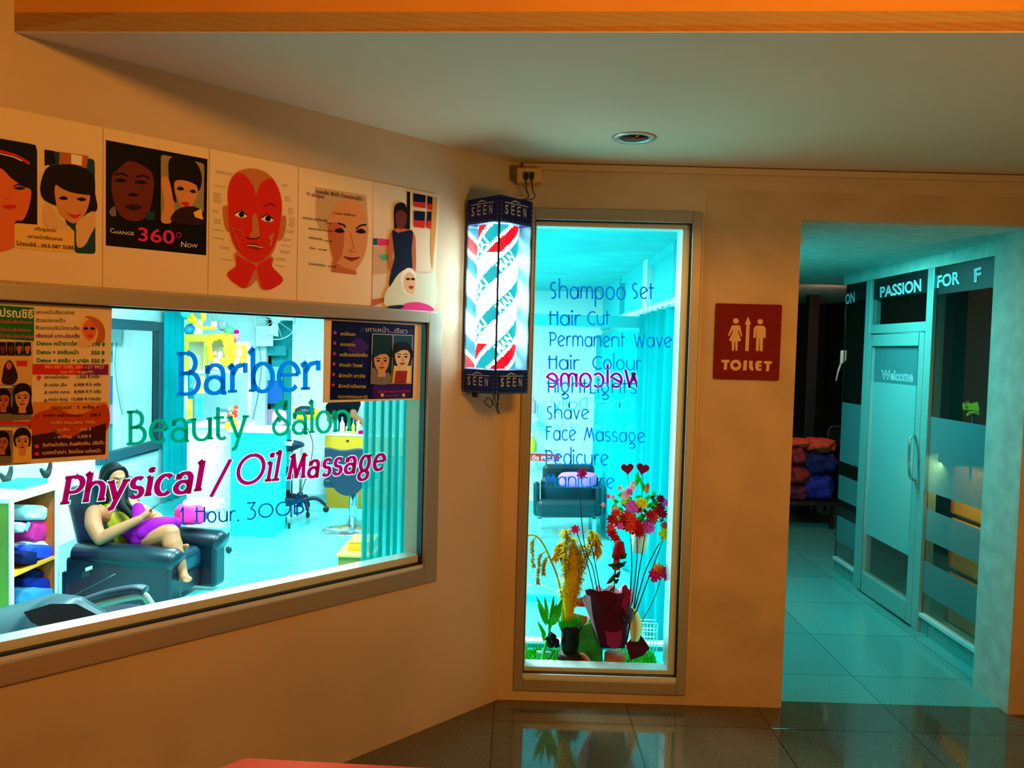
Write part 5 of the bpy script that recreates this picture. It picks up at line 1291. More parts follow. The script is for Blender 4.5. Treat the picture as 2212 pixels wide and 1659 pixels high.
Lh, Lk, La = P(310, 1168, 6.26), P(375, 1166, 6.28), P(388, 1188, 6.05)
body = HP + [('t', [pel, wai, che, lerp(che, nk, .7)], (.135, .115, .125, .07)), ('t', [Rs, che, Ls], (.055, .10, .055)), ('t', [lerp(che, nk, .5), nk, hc + V((-.02, .02, -.07))], (.055, .046, .05)),
    ('t', [Rs, lerp(Rs, Re, .45) + V((-.01, -.02, 0)), Re], (.056, .060, .046)), ('t', [Re, lerp(Re, Rw, .35), Rw], (.046, .046, .028)), ('t', [Ls, lerp(Ls, Le, .5), Le], (.052, .048, .042)), ('t', [Le, lerp(Le, Lw, .5), Lw], (.042, .038, .028)),
    ('t', [Rh, lerp(Rh, Rk, .5), Rk], (.10, .092, .068)), ('t', [Rk, lerp(Rk, Ra, .32) + V((-.012, 0, 0)), lerp(Rk, Ra, .7), Ra], (.064, .068, .046, .034)),
    ('t', [Ra, P(398, 1246, 5.77), P(409, 1251, 5.75)], (.034, .034, .020)), ('t', [P(392, 1240, 5.8), P(390, 1249, 5.80)], (.028, .024)),
    ('t', [Lh, lerp(Lh, Lk, .5), Lk], (.10, .085, .06)), ('t', [Lk, La], (.06, .036)), ('t', [La, P(398, 1183, 6.0), P(405, 1178, 5.97)], (.034, .028, .014))]
for k, (x, y) in enumerate(((413, 1250), (412, 1253), (410, 1255), (407, 1256), (404, 1257))): body.append(('t', [P(x - 7, y - 2, 5.76 - .008 * k), P(x, y, 5.75 - .008 * k)], (.010, .0085 if k else .011)))
body += hand_parts(Rw, P(330, 1100, 5.93) - Rw, V((-.1, .8, .6)), .75, .85, 1)
body += hand_parts(Lw, P(322, 1150, 5.98) - Lw, V((-.3, .3, -.9)), .45, .90, -1)
flesh('body', body, m_skin, .0065, wo)
face(wo, hh, hrot)
hair = [('e', hh(-.034, 0, .034), (.098, .088, .098), hrot), ('t', [hh(.045, .03, .098), hh(.03, -.055, .082), hh(.015, -.08, .02), hh(.0, -.083, -.06), P(226, 1082, 5.98)], (.018, .022, .020, .022, .024)),
    ('t', [hh(.045, .03, .098), hh(.03, .07, .05), hh(.015, .082, -.02), hh(.03, .075, -.10), P(272, 1086, 6.12), P(292, 1104, 6.05)], (.018, .02, .022, .026, .028, .012)),
    ('t', [hh(-.08, 0, 0), hh(-.10, 0, -.10), P(212, 1090, 6.14), P(208, 1120, 6.10)], (.07, .065, .05, .03)), ('t', [hh(.0, .07, -.08), P(262, 1088, 6.02), P(278, 1108, 5.99), P(288, 1122, 5.97)], (.03, .03, .024, .010)), ('t', [hh(-.02, .07, -.08), P(254, 1086, 6.02), P(264, 1104, 5.99)], (.03, .026, .012))]
flesh('hair', hair, m_hair, .0075, wo, 4)
top = [('t', [pel + V((0, 0, .02)), wai, che + V((0, -.005, 0)), lerp(che, nk, .35)], (.128, .126, .137, .075)), ('t', [lerp(Rs, che, .25) + V((0, 0, .012)), che, lerp(Ls, che, .25) + V((0, 0, .012))], (.056, .10, .056))]
flesh('blouse', top, m_top, .008, wo)
pw = [('t', [P(298, 1098, 6.06), P(300, 1126, 6.02), P(300, 1152, 5.98)], (.045, .075, .10)), ('t', [P(262, 1146, 5.98), P(300, 1150, 5.96), P(345, 1138, 5.95), P(372, 1128, 6.0)], (.03, .085, .078, .045)), ('t', [P(300, 1165, 5.94), P(338, 1168, 5.92)], (.07, .05)), ('t', [P(330, 1145, 6.1), P(380, 1130, 6.15)], (.09, .045)), ('t', [P(312, 1150, 5.93), P(352, 1160, 5.92)], (.07, .055))]
flesh('purple_wrap', pw, m_purp, .009, wo, 4)
b = MB(); b.lathe([(.0095, -.002), (.0105, 0), (.0095, .002)], P(323, 1141, 5.96), mat('ring_gold', (230, 190, 90), 0.2, metal=.9), 12, axis=(.2, .1, -1)); b.build('ring', wo)
ph = thing('smartphone', P(335, 1095, 5.95), 'dark smartphone in the seated woman\'s right hand', 'phone')
pd = (P(347, 1086, 5.95) - P(318, 1106, 5.95)).normalized()
b = MB(); b.obox(P(334, 1096, 5.93), pd * .072, V((.02, .035, .015)).normalized() * .034, pd.cross(V((.02, .035, .015)).normalized()) * .0045, mat('phone_dark', (26, 28, 34), 0.25)); b.build('case', ph, bevel=.003)
# --- open shelf with folded things, at the left
sh = thing('open_shelf', (-3.5, 5.6, ZF), 'orange-brown open shelf unit with white edges, left of the recliner', 'shelf')
sa, sb = onz(27, 1340, ZF), onz(120, 1305, ZF)
sX = -3.40; sy0, sy1 = onx(24, 1200, sX).y, onx(120, 1200, sX).y
stp = onx(120, 1057, sX).z; m_or2 = mat('shelf_orange', (206, 84, 22), 0.6, var=.08, scale=3); m_edge = mat('shelf_edge_white', (236, 242, 236), 0.6); m_lg = mat('shelf_side_lime', (110, 120, 6), 0.6, var=.2, scale=2)
SHF = lambda a, n, z: V((sX - n, a, z))      # n runs back into the shelf
b = MB(); b.box((sy0 - .02, .0, ZF), (sy0, .42, stp), m_lg, SHF); b.box((sy1, .0, ZF), (sy1 + .02, .42, stp), m_or2, SHF); b.box((sy0, .40, ZF), (sy1, .42, stp), m_or2, SHF); b.build('carcass', sh)
b = MB(); b.box((sy0 - .025, -.012, ZF), (sy0 + .012, .0, stp), m_edge, SHF); b.box((sy1 - .012, -.012, ZF), (sy1 + .025, .0, stp), m_edge, SHF); b.box((sy0 - .025, -.012, stp), (sy1 + .025, .43, stp + .03), m_edge, SHF); b.build('edge_frame', sh)
zm = onx(72, 1222, sX).z
b = MB(); b.box((sy0, .0, zm - .02), (sy1, .40, zm), mat('shelf_board_orange', (244, 146, 30), 0.6), SHF); b.build('shelf_board', sh)
b = MB(); b.box((sy0, .0, ZF), (sy1, .40, ZF + .03), m_or2, SHF); b.build('bottom_board', sh)
ym = (sy0 + sy1) / 2
def shpx(px, n, dep, m, nm, label, cat, **k):
    x0, y0, x1, y1 = px; X = sX - n; a, c = onx(x0, (y0 + y1) / 2, X), onx(x1, (y0 + y1) / 2, X); t, o = onx((x0 + x1) / 2, y0, X), onx((x0 + x1) / 2, y1, X)
    return tag(cushion((a + c + t + o) / 4, (c - a) / 2, V((dep, 0, 0)), V((0, 0, (t.z - o.z) / 2)), m, **k).build(nm), label, cat, 'folded things in the open shelf')
m_bun = mat('bundle_pale', (190, 206, 214), 0.85); m_hot = mat('pillow_pink', (216, 18, 120), 0.8); m_blu = mat('cap_blue', (8, 60, 226), 0.7); m_nv2 = mat('cloth_navy', (10, 20, 66), 0.8); m_lb = mat('cloth_pale_blue', (60, 130, 186), 0.8)
shpx((26, 1090, 82, 1124), .14, .10, m_bun, 'towel', 'white rolled towel at the top of the open shelf', 'towel', seed=11)
hb = shpx((40, 1122, 78, 1172), .16, .10, m_hot, 'cushion', 'hot pink cushion with a pale blue heart in the open shelf', 'cushion', seed=12)
hp_ = onx(57, 1137, sX - .05)
b = MB(); b.prism([(math.copysign(abs(math.sin(t)) ** 3, math.sin(t)) * .040, (13 * math.cos(t) - 5 * math.cos(2 * t) - 2 * math.cos(3 * t) - math.cos(4 * t)) / 17 * .040) for t in [2 * PI * k / 28 for k in range(28)]], lambda a, c, n: hp_ + V((n, a, c)), 0, .004, mat('heart_blue', (120, 190, 226), 0.7)); o = b.build('heart_patch'); o.parent = hb
shpx((26, 1128, 42, 1150), .06, .05, m_bun, 'cloth', 'small white cloth left of the hot pink cushion', 'cloth', seed=13)
shpx((40, 1168, 86, 1196), .16, .1, m_bun, 'cloth', 'pale crumpled cloth beneath the hot pink cushion', 'cloth', seed=14, wr_=.09)
shpx((46, 1176, 110, 1208), .10, .08, m_blu, 'cap', 'bright blue fabric cap on the middle board', 'cap', seed=15)
shpx((26, 1190, 64, 1220), .08, .08, m_nv2, 'cloth', 'navy folded cloth left of the blue cap', 'cloth', seed=16)
shpx((26, 1228, 106, 1262), .2, .12, m_nv2, 'cloth', 'black-navy clothing just under the middle board', 'cloth', seed=17)
shpx((34, 1246, 92, 1284), .14, .10, mat('cloth_royal', (10, 36, 130), 0.8), 'cloth', 'royal blue clothing in the lower compartment', 'cloth', seed=18)
shpx((30, 1268, 112, 1312), .10, .10, m_lb, 'cloth', 'pale blue clothing at the bottom of the open shelf', 'cloth', seed=19)
# on top of the shelf: glass tank and two rooster figures
m_rst = mat('rooster_brown', (24, 14, 16), 0.8, var=.3, scale=30)
def rooster(px, X, label, s):
    c = onx(px[0], px[1], X); c.z = stp + .03; t = thing('rooster_figurine', c, label, 'figurine', 'rooster figurines on the shelf')
    q = lambda a, z: c + V((0, a * s, z * s))
    b = MB(); b.ell(q(0, .06), (.03 * s, .055 * s, .04 * s), m_rst); b.tube(smooth_path([q(.03, .07), q(.06, .12), q(.065, .16)], 4), [.028 * s, .016 * s], m_rst, 8); b.ell(q(.068, .165), .018 * s, m_rst); b.tube(smooth_path([q(-.04, .07), q(-.085, .12), q(-.09, .09)], 4), [.024 * s, .006 * s], m_rst, 8); b.build('body', t)
    b = MB(); b.ell(q(.07, .19), (.006 * s, .016 * s, .01 * s), mat('comb_red', (200, 30, 30), 0.5)); b.build('comb', t)
    for a_ in (0, .02): b = MB(); b.tube([q(a_, .03), q(a_, 0)], .006 * s, m_gold, 6); b.build('leg', t)
rooster((100, 1053), sX - .18, 'dark rooster figurine standing at the right of the shelf top', .8)
rooster((14, 1060), sX - .32, 'dark rooster figurine standing at the left of the shelf top', .8)
tk = thing('fish_bowl', onx(50, 1060, sX - .2), 'pale glass tank with a turquoise base on the shelf top', 'tank')
c = onx(48, 1062, sX - .22); c.z = stp + .03
b = MB(); b.box((c.x - .1, c.y - .13, c.z + .035), (c.x + .1, c.y + .13, c.z + .16), glass_mat('tank_glass', (.82, .97, .95), .8)); b.build('tank', tk)
b = MB(); b.box((c.x - .11, c.y - .14, c.z), (c.x + .11, c.y + .14, c.z + .035), mat('tank_base', (40, 190, 170), 0.5)); b.build('base', tk, bevel=.008)
# --- mirror on the left wall, and the cyan curtain in the corner
MX = XL + .05
def mx(x, y): return onx(x, y, MX)
fo = [mx(243, 688), mx(350, 697), mx(346, 968), mx(150, 1028)]
my0, my1 = mx(243, 850).y, mx(350, 850).y; mz1 = (mx(243, 688).z + mx(350, 697).z) / 2; mz0 = (mx(243, 1000).z + mx(346, 968).z) / 2
mr = thing('wall_mirror', (XL, (my0 + my1) / 2, mz0), 'large wall mirror in a dark teal frame behind the seated woman', 'mirror')
my0 -= .25
m_frm = mat('frame_teal_dark', (2, 66, 84), 0.4)
MF = lambda a, n, z: V((XL + n, a, z))
b = MB(); fw = .11
b.box((my0, .0, mz0), (my0 + fw, .06, mz1), m_frm, MF); b.box((my1 - fw, .0, mz0), (my1, .06, mz1), m_frm, MF); b.box((my0 + fw, .0, mz0), (my1 - fw, .06, mz0 + fw), m_frm, MF); b.box((my0 + fw, .0, mz1 - fw), (my1 - fw, .06, mz1), m_frm, MF); b.build('frame', mr, bevel=.008)
b = MB(); b.box((my0 + fw, .005, mz0 + fw), (my1 - fw, .02, mz1 - fw), mat('mirror_silver', (236, 240, 240), 0.03, metal=1.0), MF); b.build('mirror_glass', mr)
o = curtain('curtain', '', (XL + .06, onx(352, 850, XL + .06).y, 0), (XL + .10, YB - .02, 0), ZF + .02, 1.85, 5, .035, m_cur, (1, 0, 0)); tag(o, 'bright cyan curtain in the far left corner beside the mirror', 'curtain')
# ---------------------------------------------------------------- reception counter and shrine shelf
ccy = onz(580, 1160, ZF).y
cx0, cx1 = P(497, 1100, ccy).x, P(592, 1100, ccy).x
cz = zat(545, 928, ccy)
m_ctr = mat('counter_cyan', (0, 214, 226), 0.6); m_ctr2 = mat('counter_cyan_side', (0, 196, 208), 0.6)
ct = thing('reception_counter', ((cx0 + cx1) / 2, ccy, ZF), 'bright cyan counter with a white top, in the middle of the salon', 'counter')
b = MB(); b.box((cx0, ccy, ZF), (cx1, ccy + .42, cz - .03), m_ctr); b.build('carcass', ct, bevel=.004)
xl2 = P(404, 1000, ccy + .35).x
b = MB(); b.box((xl2, ccy + .35, ZF), (cx0, ccy + .85, cz - .03), m_white); b.build('side_cabinet', ct)
b = MB(); b.box((cx0 - .03, ccy - .04, cz - .03), (cx1 + .04, ccy + .46, cz), m_white); b.box((xl2, ccy + .30, cz - .03), (cx0 - .03, ccy + .88, cz), m_white); b.build('counter_top', ct, bevel=.004)
# shrine: a small tiered house hung with marigold garlands, on a shelf above the counter
sy = ccy + .55
shr = thing('shrine_shelf', P(470, 790, sy), 'small wall shrine hung with yellow marigold garlands', 'shrine')
m_ol = mat('shrine_olive', (186, 170, 20), 0.6); m_gil = mat('shrine_gilt', (236, 196, 60), 0.4)
def bx(x0, y0, x1, y1, Y, d, m, nm, par, bev=0): b = MB(); b.prism([(x0, y0), (x1, y0), (x1, y1), (x0, y1)], lambda x, y, n: P(x, y, Y + n), 0, d, m); return b.build(nm, par, bevel=bev)
bx(398, 722, 512, 738, sy, .3, m_ol, 'lintel', shr); bx(398, 738, 408, 800, sy, .03, m_ol, 'side_post', shr); bx(440, 738, 450, 800, sy + .02, .03, m_gil, 'side_post', shr); bx(398, 800, 545, 806, sy, .32, m_white, 'shelf_board', shr); bx(404, 738, 540, 800, sy + .27, .03, mat('shrine_back', (226, 206, 170), 0.6), 'back_panel', shr); bx(508, 740, 514, 800, sy + .02, .03, m_gil, 'side_post', shr)
for x_ in (402, 540): b = MB(); b.tube([P(x_, 806, sy + .1), V((P(x_, 806, sy + .1).x, sy + .1, cz))], .02, m_white, 8); b.build('leg', shr)
bx(398, 690, 438, 722, sy + .06, .16, m_white, 'roof_tier', shr)
def garland(pts, r, label):
    c = smooth_path([P(x, y, sy - .05) for x, y in pts], 7); t = MB(); rnd = random.Random(len(pts))
    L = 0
    t.tube(c, r * .75, m_gold, 10)
    for i, q in enumerate(c):
        for k in range(3): t.ell(q + V((rnd.uniform(-1, 1), rnd.uniform(-1, .2), rnd.uniform(-1, 1))) * r * .55, r * .55, m_gold, seg=8, rings=5, jit=.06)
    return tag(t.build('flower_garland'), label, 'garland', 'marigold garlands on the shrine')
garland([(456, 776), (452, 742), (466, 728), (486, 730), (490, 756), (494, 780)], .036, 'yellow marigold garland looped left over the shrine front')
garland([(488, 726), (500, 744), (504, 770), (492, 784), (480, 778)], .034, 'yellow marigold garland looped over the middle of the shrine')
garland([(527, 748), (528, 766), (526, 780)], .036, 'short yellow marigold garland at the right of the shrine')
garland([(414, 680), (424, 698), (440, 708), (466, 708)], .022, 'thin yellow garland draped over the shrine roof')
garland([(438, 668), (440, 690)], .032, 'upright yellow garland at the top of the shrine')
tag(MB().ell(P(415, 690, sy), (.055, .05, .045), m_gold, jit=.03).build('marigold_ball'), 'round yellow marigold ball at the top left of the shrine', 'flower')
for k, (x, y, c_) in enumerate(((402, 676, (40, 180, 190)), (410, 712, (0, 120, 160)), (496, 716, (60, 170, 90)))):
    tag(MB().ell(P(x, y, sy + .06), (.06, .06, .06), mat(f'pot_{k}', c_, .5), jit=.08).build('paper_flower'), ('pale turquoise paper flower at the shrine\'s top left', 'deep blue paper flower below the turquoise one', 'green paper flower right of the garlands')[k], 'flower', 'paper flowers on the shrine')
vs_ = thing('incense_vase', P(462, 706, sy + .1), 'bundle of thin incense sticks above the shrine', 'incense')
b = MB(); b.lathe([(.02, 0), (.035, .05), (.03, .09)], P(462, 712, sy + .1), m_white, 14); b.build('vase', vs_)
b = MB(); random.seed(4)
for k in range(10): b.tube([P(460 + random.uniform(-2, 2), 704, sy + .1), P(444 + 6 * k, 672 + random.uniform(0, 10), sy + .1 + random.uniform(-.03, .03))], .003, mat('incense_grey', (120, 140, 140), 0.8), 5)
b.build('sticks', vs_)
tag(pxcush((474, 694, 490, 714), sy + .12, .05, mat('doll_grey', (110, 120, 140), .7), seed=21).build('figurine'), 'grey figurine beside the incense sticks', 'figurine')
dol = thing('doll', P(511, 734, sy), 'tiny pink doll standing on the right of the shrine', 'doll')
b = MB(); b.ell(P(511, 717, sy), (.028, .026, .026), m_lmag); b.build('head', dol); b = MB(); b.lathe([(.03, 0), (.022, .04), (.018, .075)], P(511, 735, sy), mat('doll_pink', (240, 80, 150), .6), 14); b.build('dress', dol)
for k, (x, c_) in enumerate(((464, (230, 110, 90)), (476, (226, 200, 190)), (512, (230, 140, 110)))):
    t = thing('deity_statuette', P(x, 798, sy - .02), ('reddish seated statuette left inside the shrine', 'pale seated statuette in the middle of the shrine', 'salmon statuette right inside the shrine')[k], 'statuette', 'statuettes in the shrine')
    q = P(x, 799, sy - .02); mm = mat(f'statue_{k}', c_, .5)
    b = MB(); b.lathe([(.05, 0), (.05, .02), (.045, .06), (.03, .12), (.02, .14)], q, mm, 16); b.build('body', t); b = MB(); b.ell(q + V((0, 0, .17)), (.026, .026, .032), mm); b.build('head', t)
# ribbons and cloths hanging below the shrine
for k, (x0, x1, y0, y1, c_, lb_) in enumerate(((404, 416, 862, 905, (240, 226, 40), 'lower yellow ribbon hanging left under the shrine'), (426, 441, 812, 850, (236, 230, 90), 'pale yellow ribbon hanging in the middle under the shrine'), (410, 418, 808, 838, (30, 170, 200), 'short blue ribbon hanging left under the shrine'), (418, 424, 806, 850, (230, 130, 150), 'thin pink ribbon hanging under the shrine'), (424, 440, 855, 900, (40, 190, 214), 'cyan cloth hanging under the pale yellow ribbon'), (446, 451, 800, 846, (30, 110, 130), 'dark teal strip hanging right under the shrine'))):
    t = MB(); t.grid(lambda u, v: P(lerp(x0, x1, u), lerp(y0, y1, v), sy + .02 + .015 * math.sin(9 * v + k) + .01 * math.sin(6 * u)), 6, 14, mat(f'ribbon_{k}', c_, .7)); tag(t.build('ribbon', solid=.003), lb_, 'ribbon', 'ribbons under the shrine')
# things standing on the counter
def bottle(c, r, h, m, mc, label, cat='bottle', nm='bottle', grp=None):
    t = thing(nm, c, label, cat, grp)
    b = MB(); b.lathe([(r * .9, 0), (r, h * .05), (r, h * .6), (r * .4, h * .75), (r * .35, h * .85)], c, m, 16); b.build('body', t)
    b = MB(); b.lathe([(r * .42, h * .84), (r * .42, h)], c, mc, 12); b.build('cap', t)
    return t
cb = thing('tissue_box', P(484, 925, ccy + .5), 'dark grey box on the counter top', 'box'); q = V((P(484, 920, ccy + .5).x, ccy + .5, cz))
b = MB(); b.box((q.x - .07, q.y - .05, q.z), (q.x + .07, q.y + .05, q.z + .16), mat('box_slate', (60, 90, 110), .6)); b.build('box_body', cb, bevel=.004); b = MB(); b.box((q.x - .05, q.y - .053, q.z + .03), (q.x + .05, q.y - .05, q.z + .13), mat('box_print_pale', (180, 206, 210), .6)); b.build('front_print', cb)
fl = V((P(505, 915, ccy + .3).x, ccy + .3, cz))
t = thing('flower_ornament', fl, 'small orange and red flower ornament on the counter', 'ornament')
b = MB(); b.lathe([(.03, 0), (.04, .06), (.025, .08)], fl, m_gold, 14); b.build('pot', t); b = MB(); random.seed(9)
for k in range(12): b.ell(fl + V((random.uniform(-.05, .05), random.uniform(-.04, .04), random.uniform(.10, .22))), .022, mat(('petal_orange', 'petal_red')[k % 2], ((244, 150, 90), (230, 50, 40))[k % 2], .6), seg=8, rings=5)
b.build('blossoms', t)
tag(pxcush((486, 912, 512, 928), ccy + .2, .05, m_gold, seed=31).build('banana_bunch'), 'small yellow offering on the counter front', 'offering')
# --- teal doorway niche contents at the back wall: poster panels
for k, (y0, y1, c_, lb_) in enumerate(((748, 768, (0, 150, 160), 'teal valance at the top of the back niche'), (792, 822, (150, 190, 200), 'pale photo panel in the back niche'), (822, 872, (10, 96, 190), 'blue panel under the photo in the back niche'), (884, 925, (200, 150, 180), 'pinkish picture low in the back niche'))):
    t = MB(); t.prism([(574, y0), (610 if k else 618, y0), (610 if k else 618, y1), (574, y1)], lambda x, y, n: P(x, y, YB + .05 + .03 * k + n), 0, .02, mat(f'niche_{k}', c_, .6)); tag(t.build('wall_panel'), lb_, 'panel')
wc = thing('wall_cabinet', P(566, 790, YB - .2), 'white boxy appliance high on the back wall', 'appliance')
bx(552, 704, 590, 748, YB - .22, .2, m_white, 'casing', wc, .01)
b = MB(); b.tube(smooth_path([P(560, 748, YB - .05), P(564, 800, YB - .04), P(556, 860, YB - .04), P(546, 905, YB - .04)], 6), .006, mat('wire_grey', (120, 130, 130), .6), 5); b.build('power_cord', wc)
fn_ = thing('wall_fan', P(600, 700, YB - .3), 'white wall fan near the top of the window view', 'fan')
fc = P(596, 690, YB - .28)
b = MB(); b.lathe([(.04, -.03), (.06, 0), (.04, .03)], fc, m_white, 18, axis=(.3, -1, -.2)); b.build('hub', fn_)
b = MB(); x, y, z = orient(V((0, 0, 0)), V((.3, -1, -.2)))
for k in range(3):
    a = 2 * PI * k / 3 + .4; u1 = x * math.cos(a) + y * math.sin(a); v1 = x * -math.sin(a) + y * math.cos(a)
    b.face([fc + u1 * .05 - v1 * .03, fc + u1 * .20 - v1 * .09 + z * .02, fc + u1 * .22 + v1 * .06 - z * .02, fc + u1 * .05 + v1 * .03], m_white)
b.build('blade', fn_, solid=.006)
b = MB(); b.tube([fc + (x * math.cos(a) + y * math.sin(a)) * .26 for a in [2 * PI * k / 40 for k in range(41)]], .006, m_white, 6)
for k in range(10): a = 2 * PI * k / 10; b.tube([fc + z * .04, fc + (x * math.cos(a) + y * math.sin(a)) * .26], .003, m_white, 5)
b.build('guard', fn_); b = MB(); b.tube([fc, V((fc.x, YB - .02, fc.z))], .02, m_white, 8); b.build('bracket', fn_)
# --- vanity counter with bottles, styling chair
vy = onz(750, 1098, ZF).y
vx0, vx1 = P(702, 1000, vy).x, P(900, 1000, vy).x
vz = zat(745, 938, vy)
va = thing('vanity_counter', ((vx0 + vx1) / 2, vy, ZF), 'yellow vanity counter under the dark blue poster', 'counter')
b = MB(); b.box((vx0 + .02, vy, ZF), (vx1, vy + .33, vz - .25), mat('cabinet_ochre', (160, 112, 0), .5)); b.build('carcass', va, bevel=.004)
b = MB(); b.box((vx0, vy - .02, vz - .25), (vx1, vy + .33, vz - .02), m_yel); b.build('drawer', va, bevel=.006)
b = MB(); b.box((vx0 - .02, vy - .03, vz - .02), (vx1, vy + .35, vz), m_white); b.build('counter_top', va, bevel=.004)
k1 = P(751, 952, vy - .02); b = MB(); b.box((k1.x - .015, vy - .035, k1.z - .008), (k1.x + .015, vy - .02, k1.z + .008), m_black); b.build('lock', va)
for k, (x, dy, r, h, c_, lb_) in enumerate(((716, .10, .03, .17, (190, 226, 226), 'pale spray bottle at the left of the vanity top'), (727, .2, .025, .22, (90, 190, 190), 'teal bottle second from the left on the vanity'), (739, .12, .03, .20, (240, 246, 246), 'tall white bottle in the middle of the vanity'), (752, .18, .035, .12, (236, 210, 120), 'squat cream jar on the vanity'), (763, .10, .02, .17, (236, 226, 60), 'slim yellow bottle at the right of the vanity'), (774, .2, .03, .15, (200, 226, 160), 'pale green bottle at the right end of the vanity'))):
    bottle(V((P(x, 930, vy + dy).x, vy + dy, vz)), r, h, mat(f'bottle_{k}', c_, .4), m_white if k % 2 else m_cyan2, lb_, grp='bottles on the vanity')
tag(pxcush((774, 930, 786, 938), vy + .08, .03, m_lmag, seed=41).build('hair_clip'), 'small magenta clip on the vanity top', 'clip')
# styling chair: rounded shell back seen from behind
sc = thing('styling_chair', onz(745, 1146, ZF), 'dark blue styling chair with a round back before the yellow vanity', 'chair')
yC = onz(745, 1146, ZF).y
b = MB()
out = smooth_path([(701, 974, 0), (708, 966, 0), (740, 972, 0), (776, 968, 0), (788, 976, 0), (790, 1010, 0), (786, 1045, 0), (770, 1066, 0), (748, 1071, 0), (728, 1062, 0), (713, 1040, 0), (704, 1008, 0)], 5, True)
b.prism([(q.x, q.y) for q in out], lambda x, y, n: P(x, y, yC - .22 + n), 0, .07, m_dkb); b.build('backrest', sc, bevel=.015)
b = MB(); b.prism([(702, 1003), (787, 1004), (787, 1010), (702, 1009)], lambda x, y, n: P(x, y, yC - .235 + n), 0, .016, mat('trim_steel', (120, 170, 180), .3, metal=.5)); b.build('chrome_band', sc)
sq = onz(762, 1146, ZF); sq.y = yC
b = MB(); b.obox(V((sq.x - .05, yC + .08, zat(745, 1040, yC))), V((.24, 0, 0)), V((0, .24, 0)), UZ * .05, m_dkb); b.build('seat', sc, bevel=.03)
for s in (-1, 1): b = MB(); b.tube(smooth_path([V((sq.x - .05 + s * .25, yC - .2, zat(745, 1000, yC))), V((sq.x - .05 + s * .27, yC + .2, zat(745, 1000, yC) + .02)), V((sq.x - .05 + s * .25, yC + .22, zat(745, 1040, yC)))], 5), .02, m_black, 8); b.build('armrest', sc)
b = MB(); b.tube([V((sq.x, yC, ZF + .02)), V((sq.x, yC + .02, zat(745, 1045, yC)))], .045, m_chr, 16); b.build('column', sc)
b = MB(); b.lathe([(.27, 0), (.26, .012), (.12, .03), (.06, .05)], V((sq.x - .06, yC, ZF)), m_chr, 32); b.build('base_disc', sc)
# someone bent over the vanity: mostly hidden by the poster
p2 = thing('person', (P(760, 900, vy + .6).x, vy + .6, ZF), 'person in dark clothes bending behind the dark blue poster, one bare forearm showing', 'person')
Y2 = vy + .60
h2 = P(738, 858, Y2); HP2, hh2, hr2 = head_parts(h2, (.2, -.85, -.45), (0, .2, 1), 1.0)
s1, s2 = P(715, 880, Y2), P(768, 872, Y2)
elb, wri = P(762, 897, Y2 - .18), P(787, 914, Y2 - .36)
elb2, wri2 = P(712, 905, Y2 - .1), P(722, 922, Y2 - .34)
hipc = V((P(742, 930, Y2).x, Y2 + .06, .38))
bd = HP2 + [('t', [hipc, lerp(hipc, lerp(s1, s2, .5), .5), lerp(s1, s2, .5)], (.14, .13, .11)), ('t', [s1, lerp(s1, s2, .5), s2], (.06, .1, .06)), ('t', [lerp(s1, s2, .5), h2 + V((0, 0, -.06))], (.055, .05)), ('t', [s2, elb], (.05, .044)), ('t', [elb, lerp(elb, wri, .4), wri], (.044, .042, .03)), ('t', [s1, elb2], (.05, .04)), ('t', [elb2, wri2], (.04, .028))]
for sx_ in (-.09, .09): bd += [('t', [hipc + V((sx_, 0, -.05)), hipc + V((sx_, .03, -.45)), V((hipc.x + sx_, hipc.y + .02, ZF + .06))], (.09, .065, .042)), ('t', [V((hipc.x + sx_, hipc.y, ZF + .035)), V((hipc.x + sx_, hipc.y - .16, ZF + .03))], (.035, .028))]
bd += hand_parts(wri, V((.4, -.8, -.2)), V((0, 0, -1)), .5, .9) + hand_parts(wri2, V((.1, -.9, -.2)), V((0, 0, -1)), .5, .9, -1)
flesh('body', bd, m_skin, .010, p2); face(p2, hh2, hr2)
flesh('hair', [('e', hh2(-.03, 0, .03), (.10, .09, .10), hr2), ('t', [hh2(-.09, 0, .02), hh2(-.10, 0, -.10), P(745, 888, Y2 + .12)], (.07, .07, .05)), ('t', [hh2(-.05, -.07, 0), P(764, 884, Y2 + .08)], (.05, .05))], m_hair, .010, p2)
m_drk = mat('cloth_dark', (3, 10, 16), .9)
flesh('shirt', [('t', [hipc, lerp(hipc, lerp(s1, s2, .5), .5), lerp(s1, s2, .5)], (.155, .145, .125)), ('t', [s1, lerp(s1, s2, .5), s2], (.072, .11, .072)), ('t', [s2, lerp(s2, elb, .55)], (.066, .06)), ('t', [s1, lerp(s1, elb2, .5)], (.066, .06))], m_drk, .012, p2)
flesh('trousers', [q for sx_ in (-.09, .09) for q in (('t', [hipc + V((sx_, 0, .0)), hipc + V((sx_, .03, -.45)), V((hipc.x + sx_, hipc.y + .02, ZF + .1))], (.105, .08, .06)),)], mat('cloth_trousers', (4, 40, 56), .9), .012, p2)
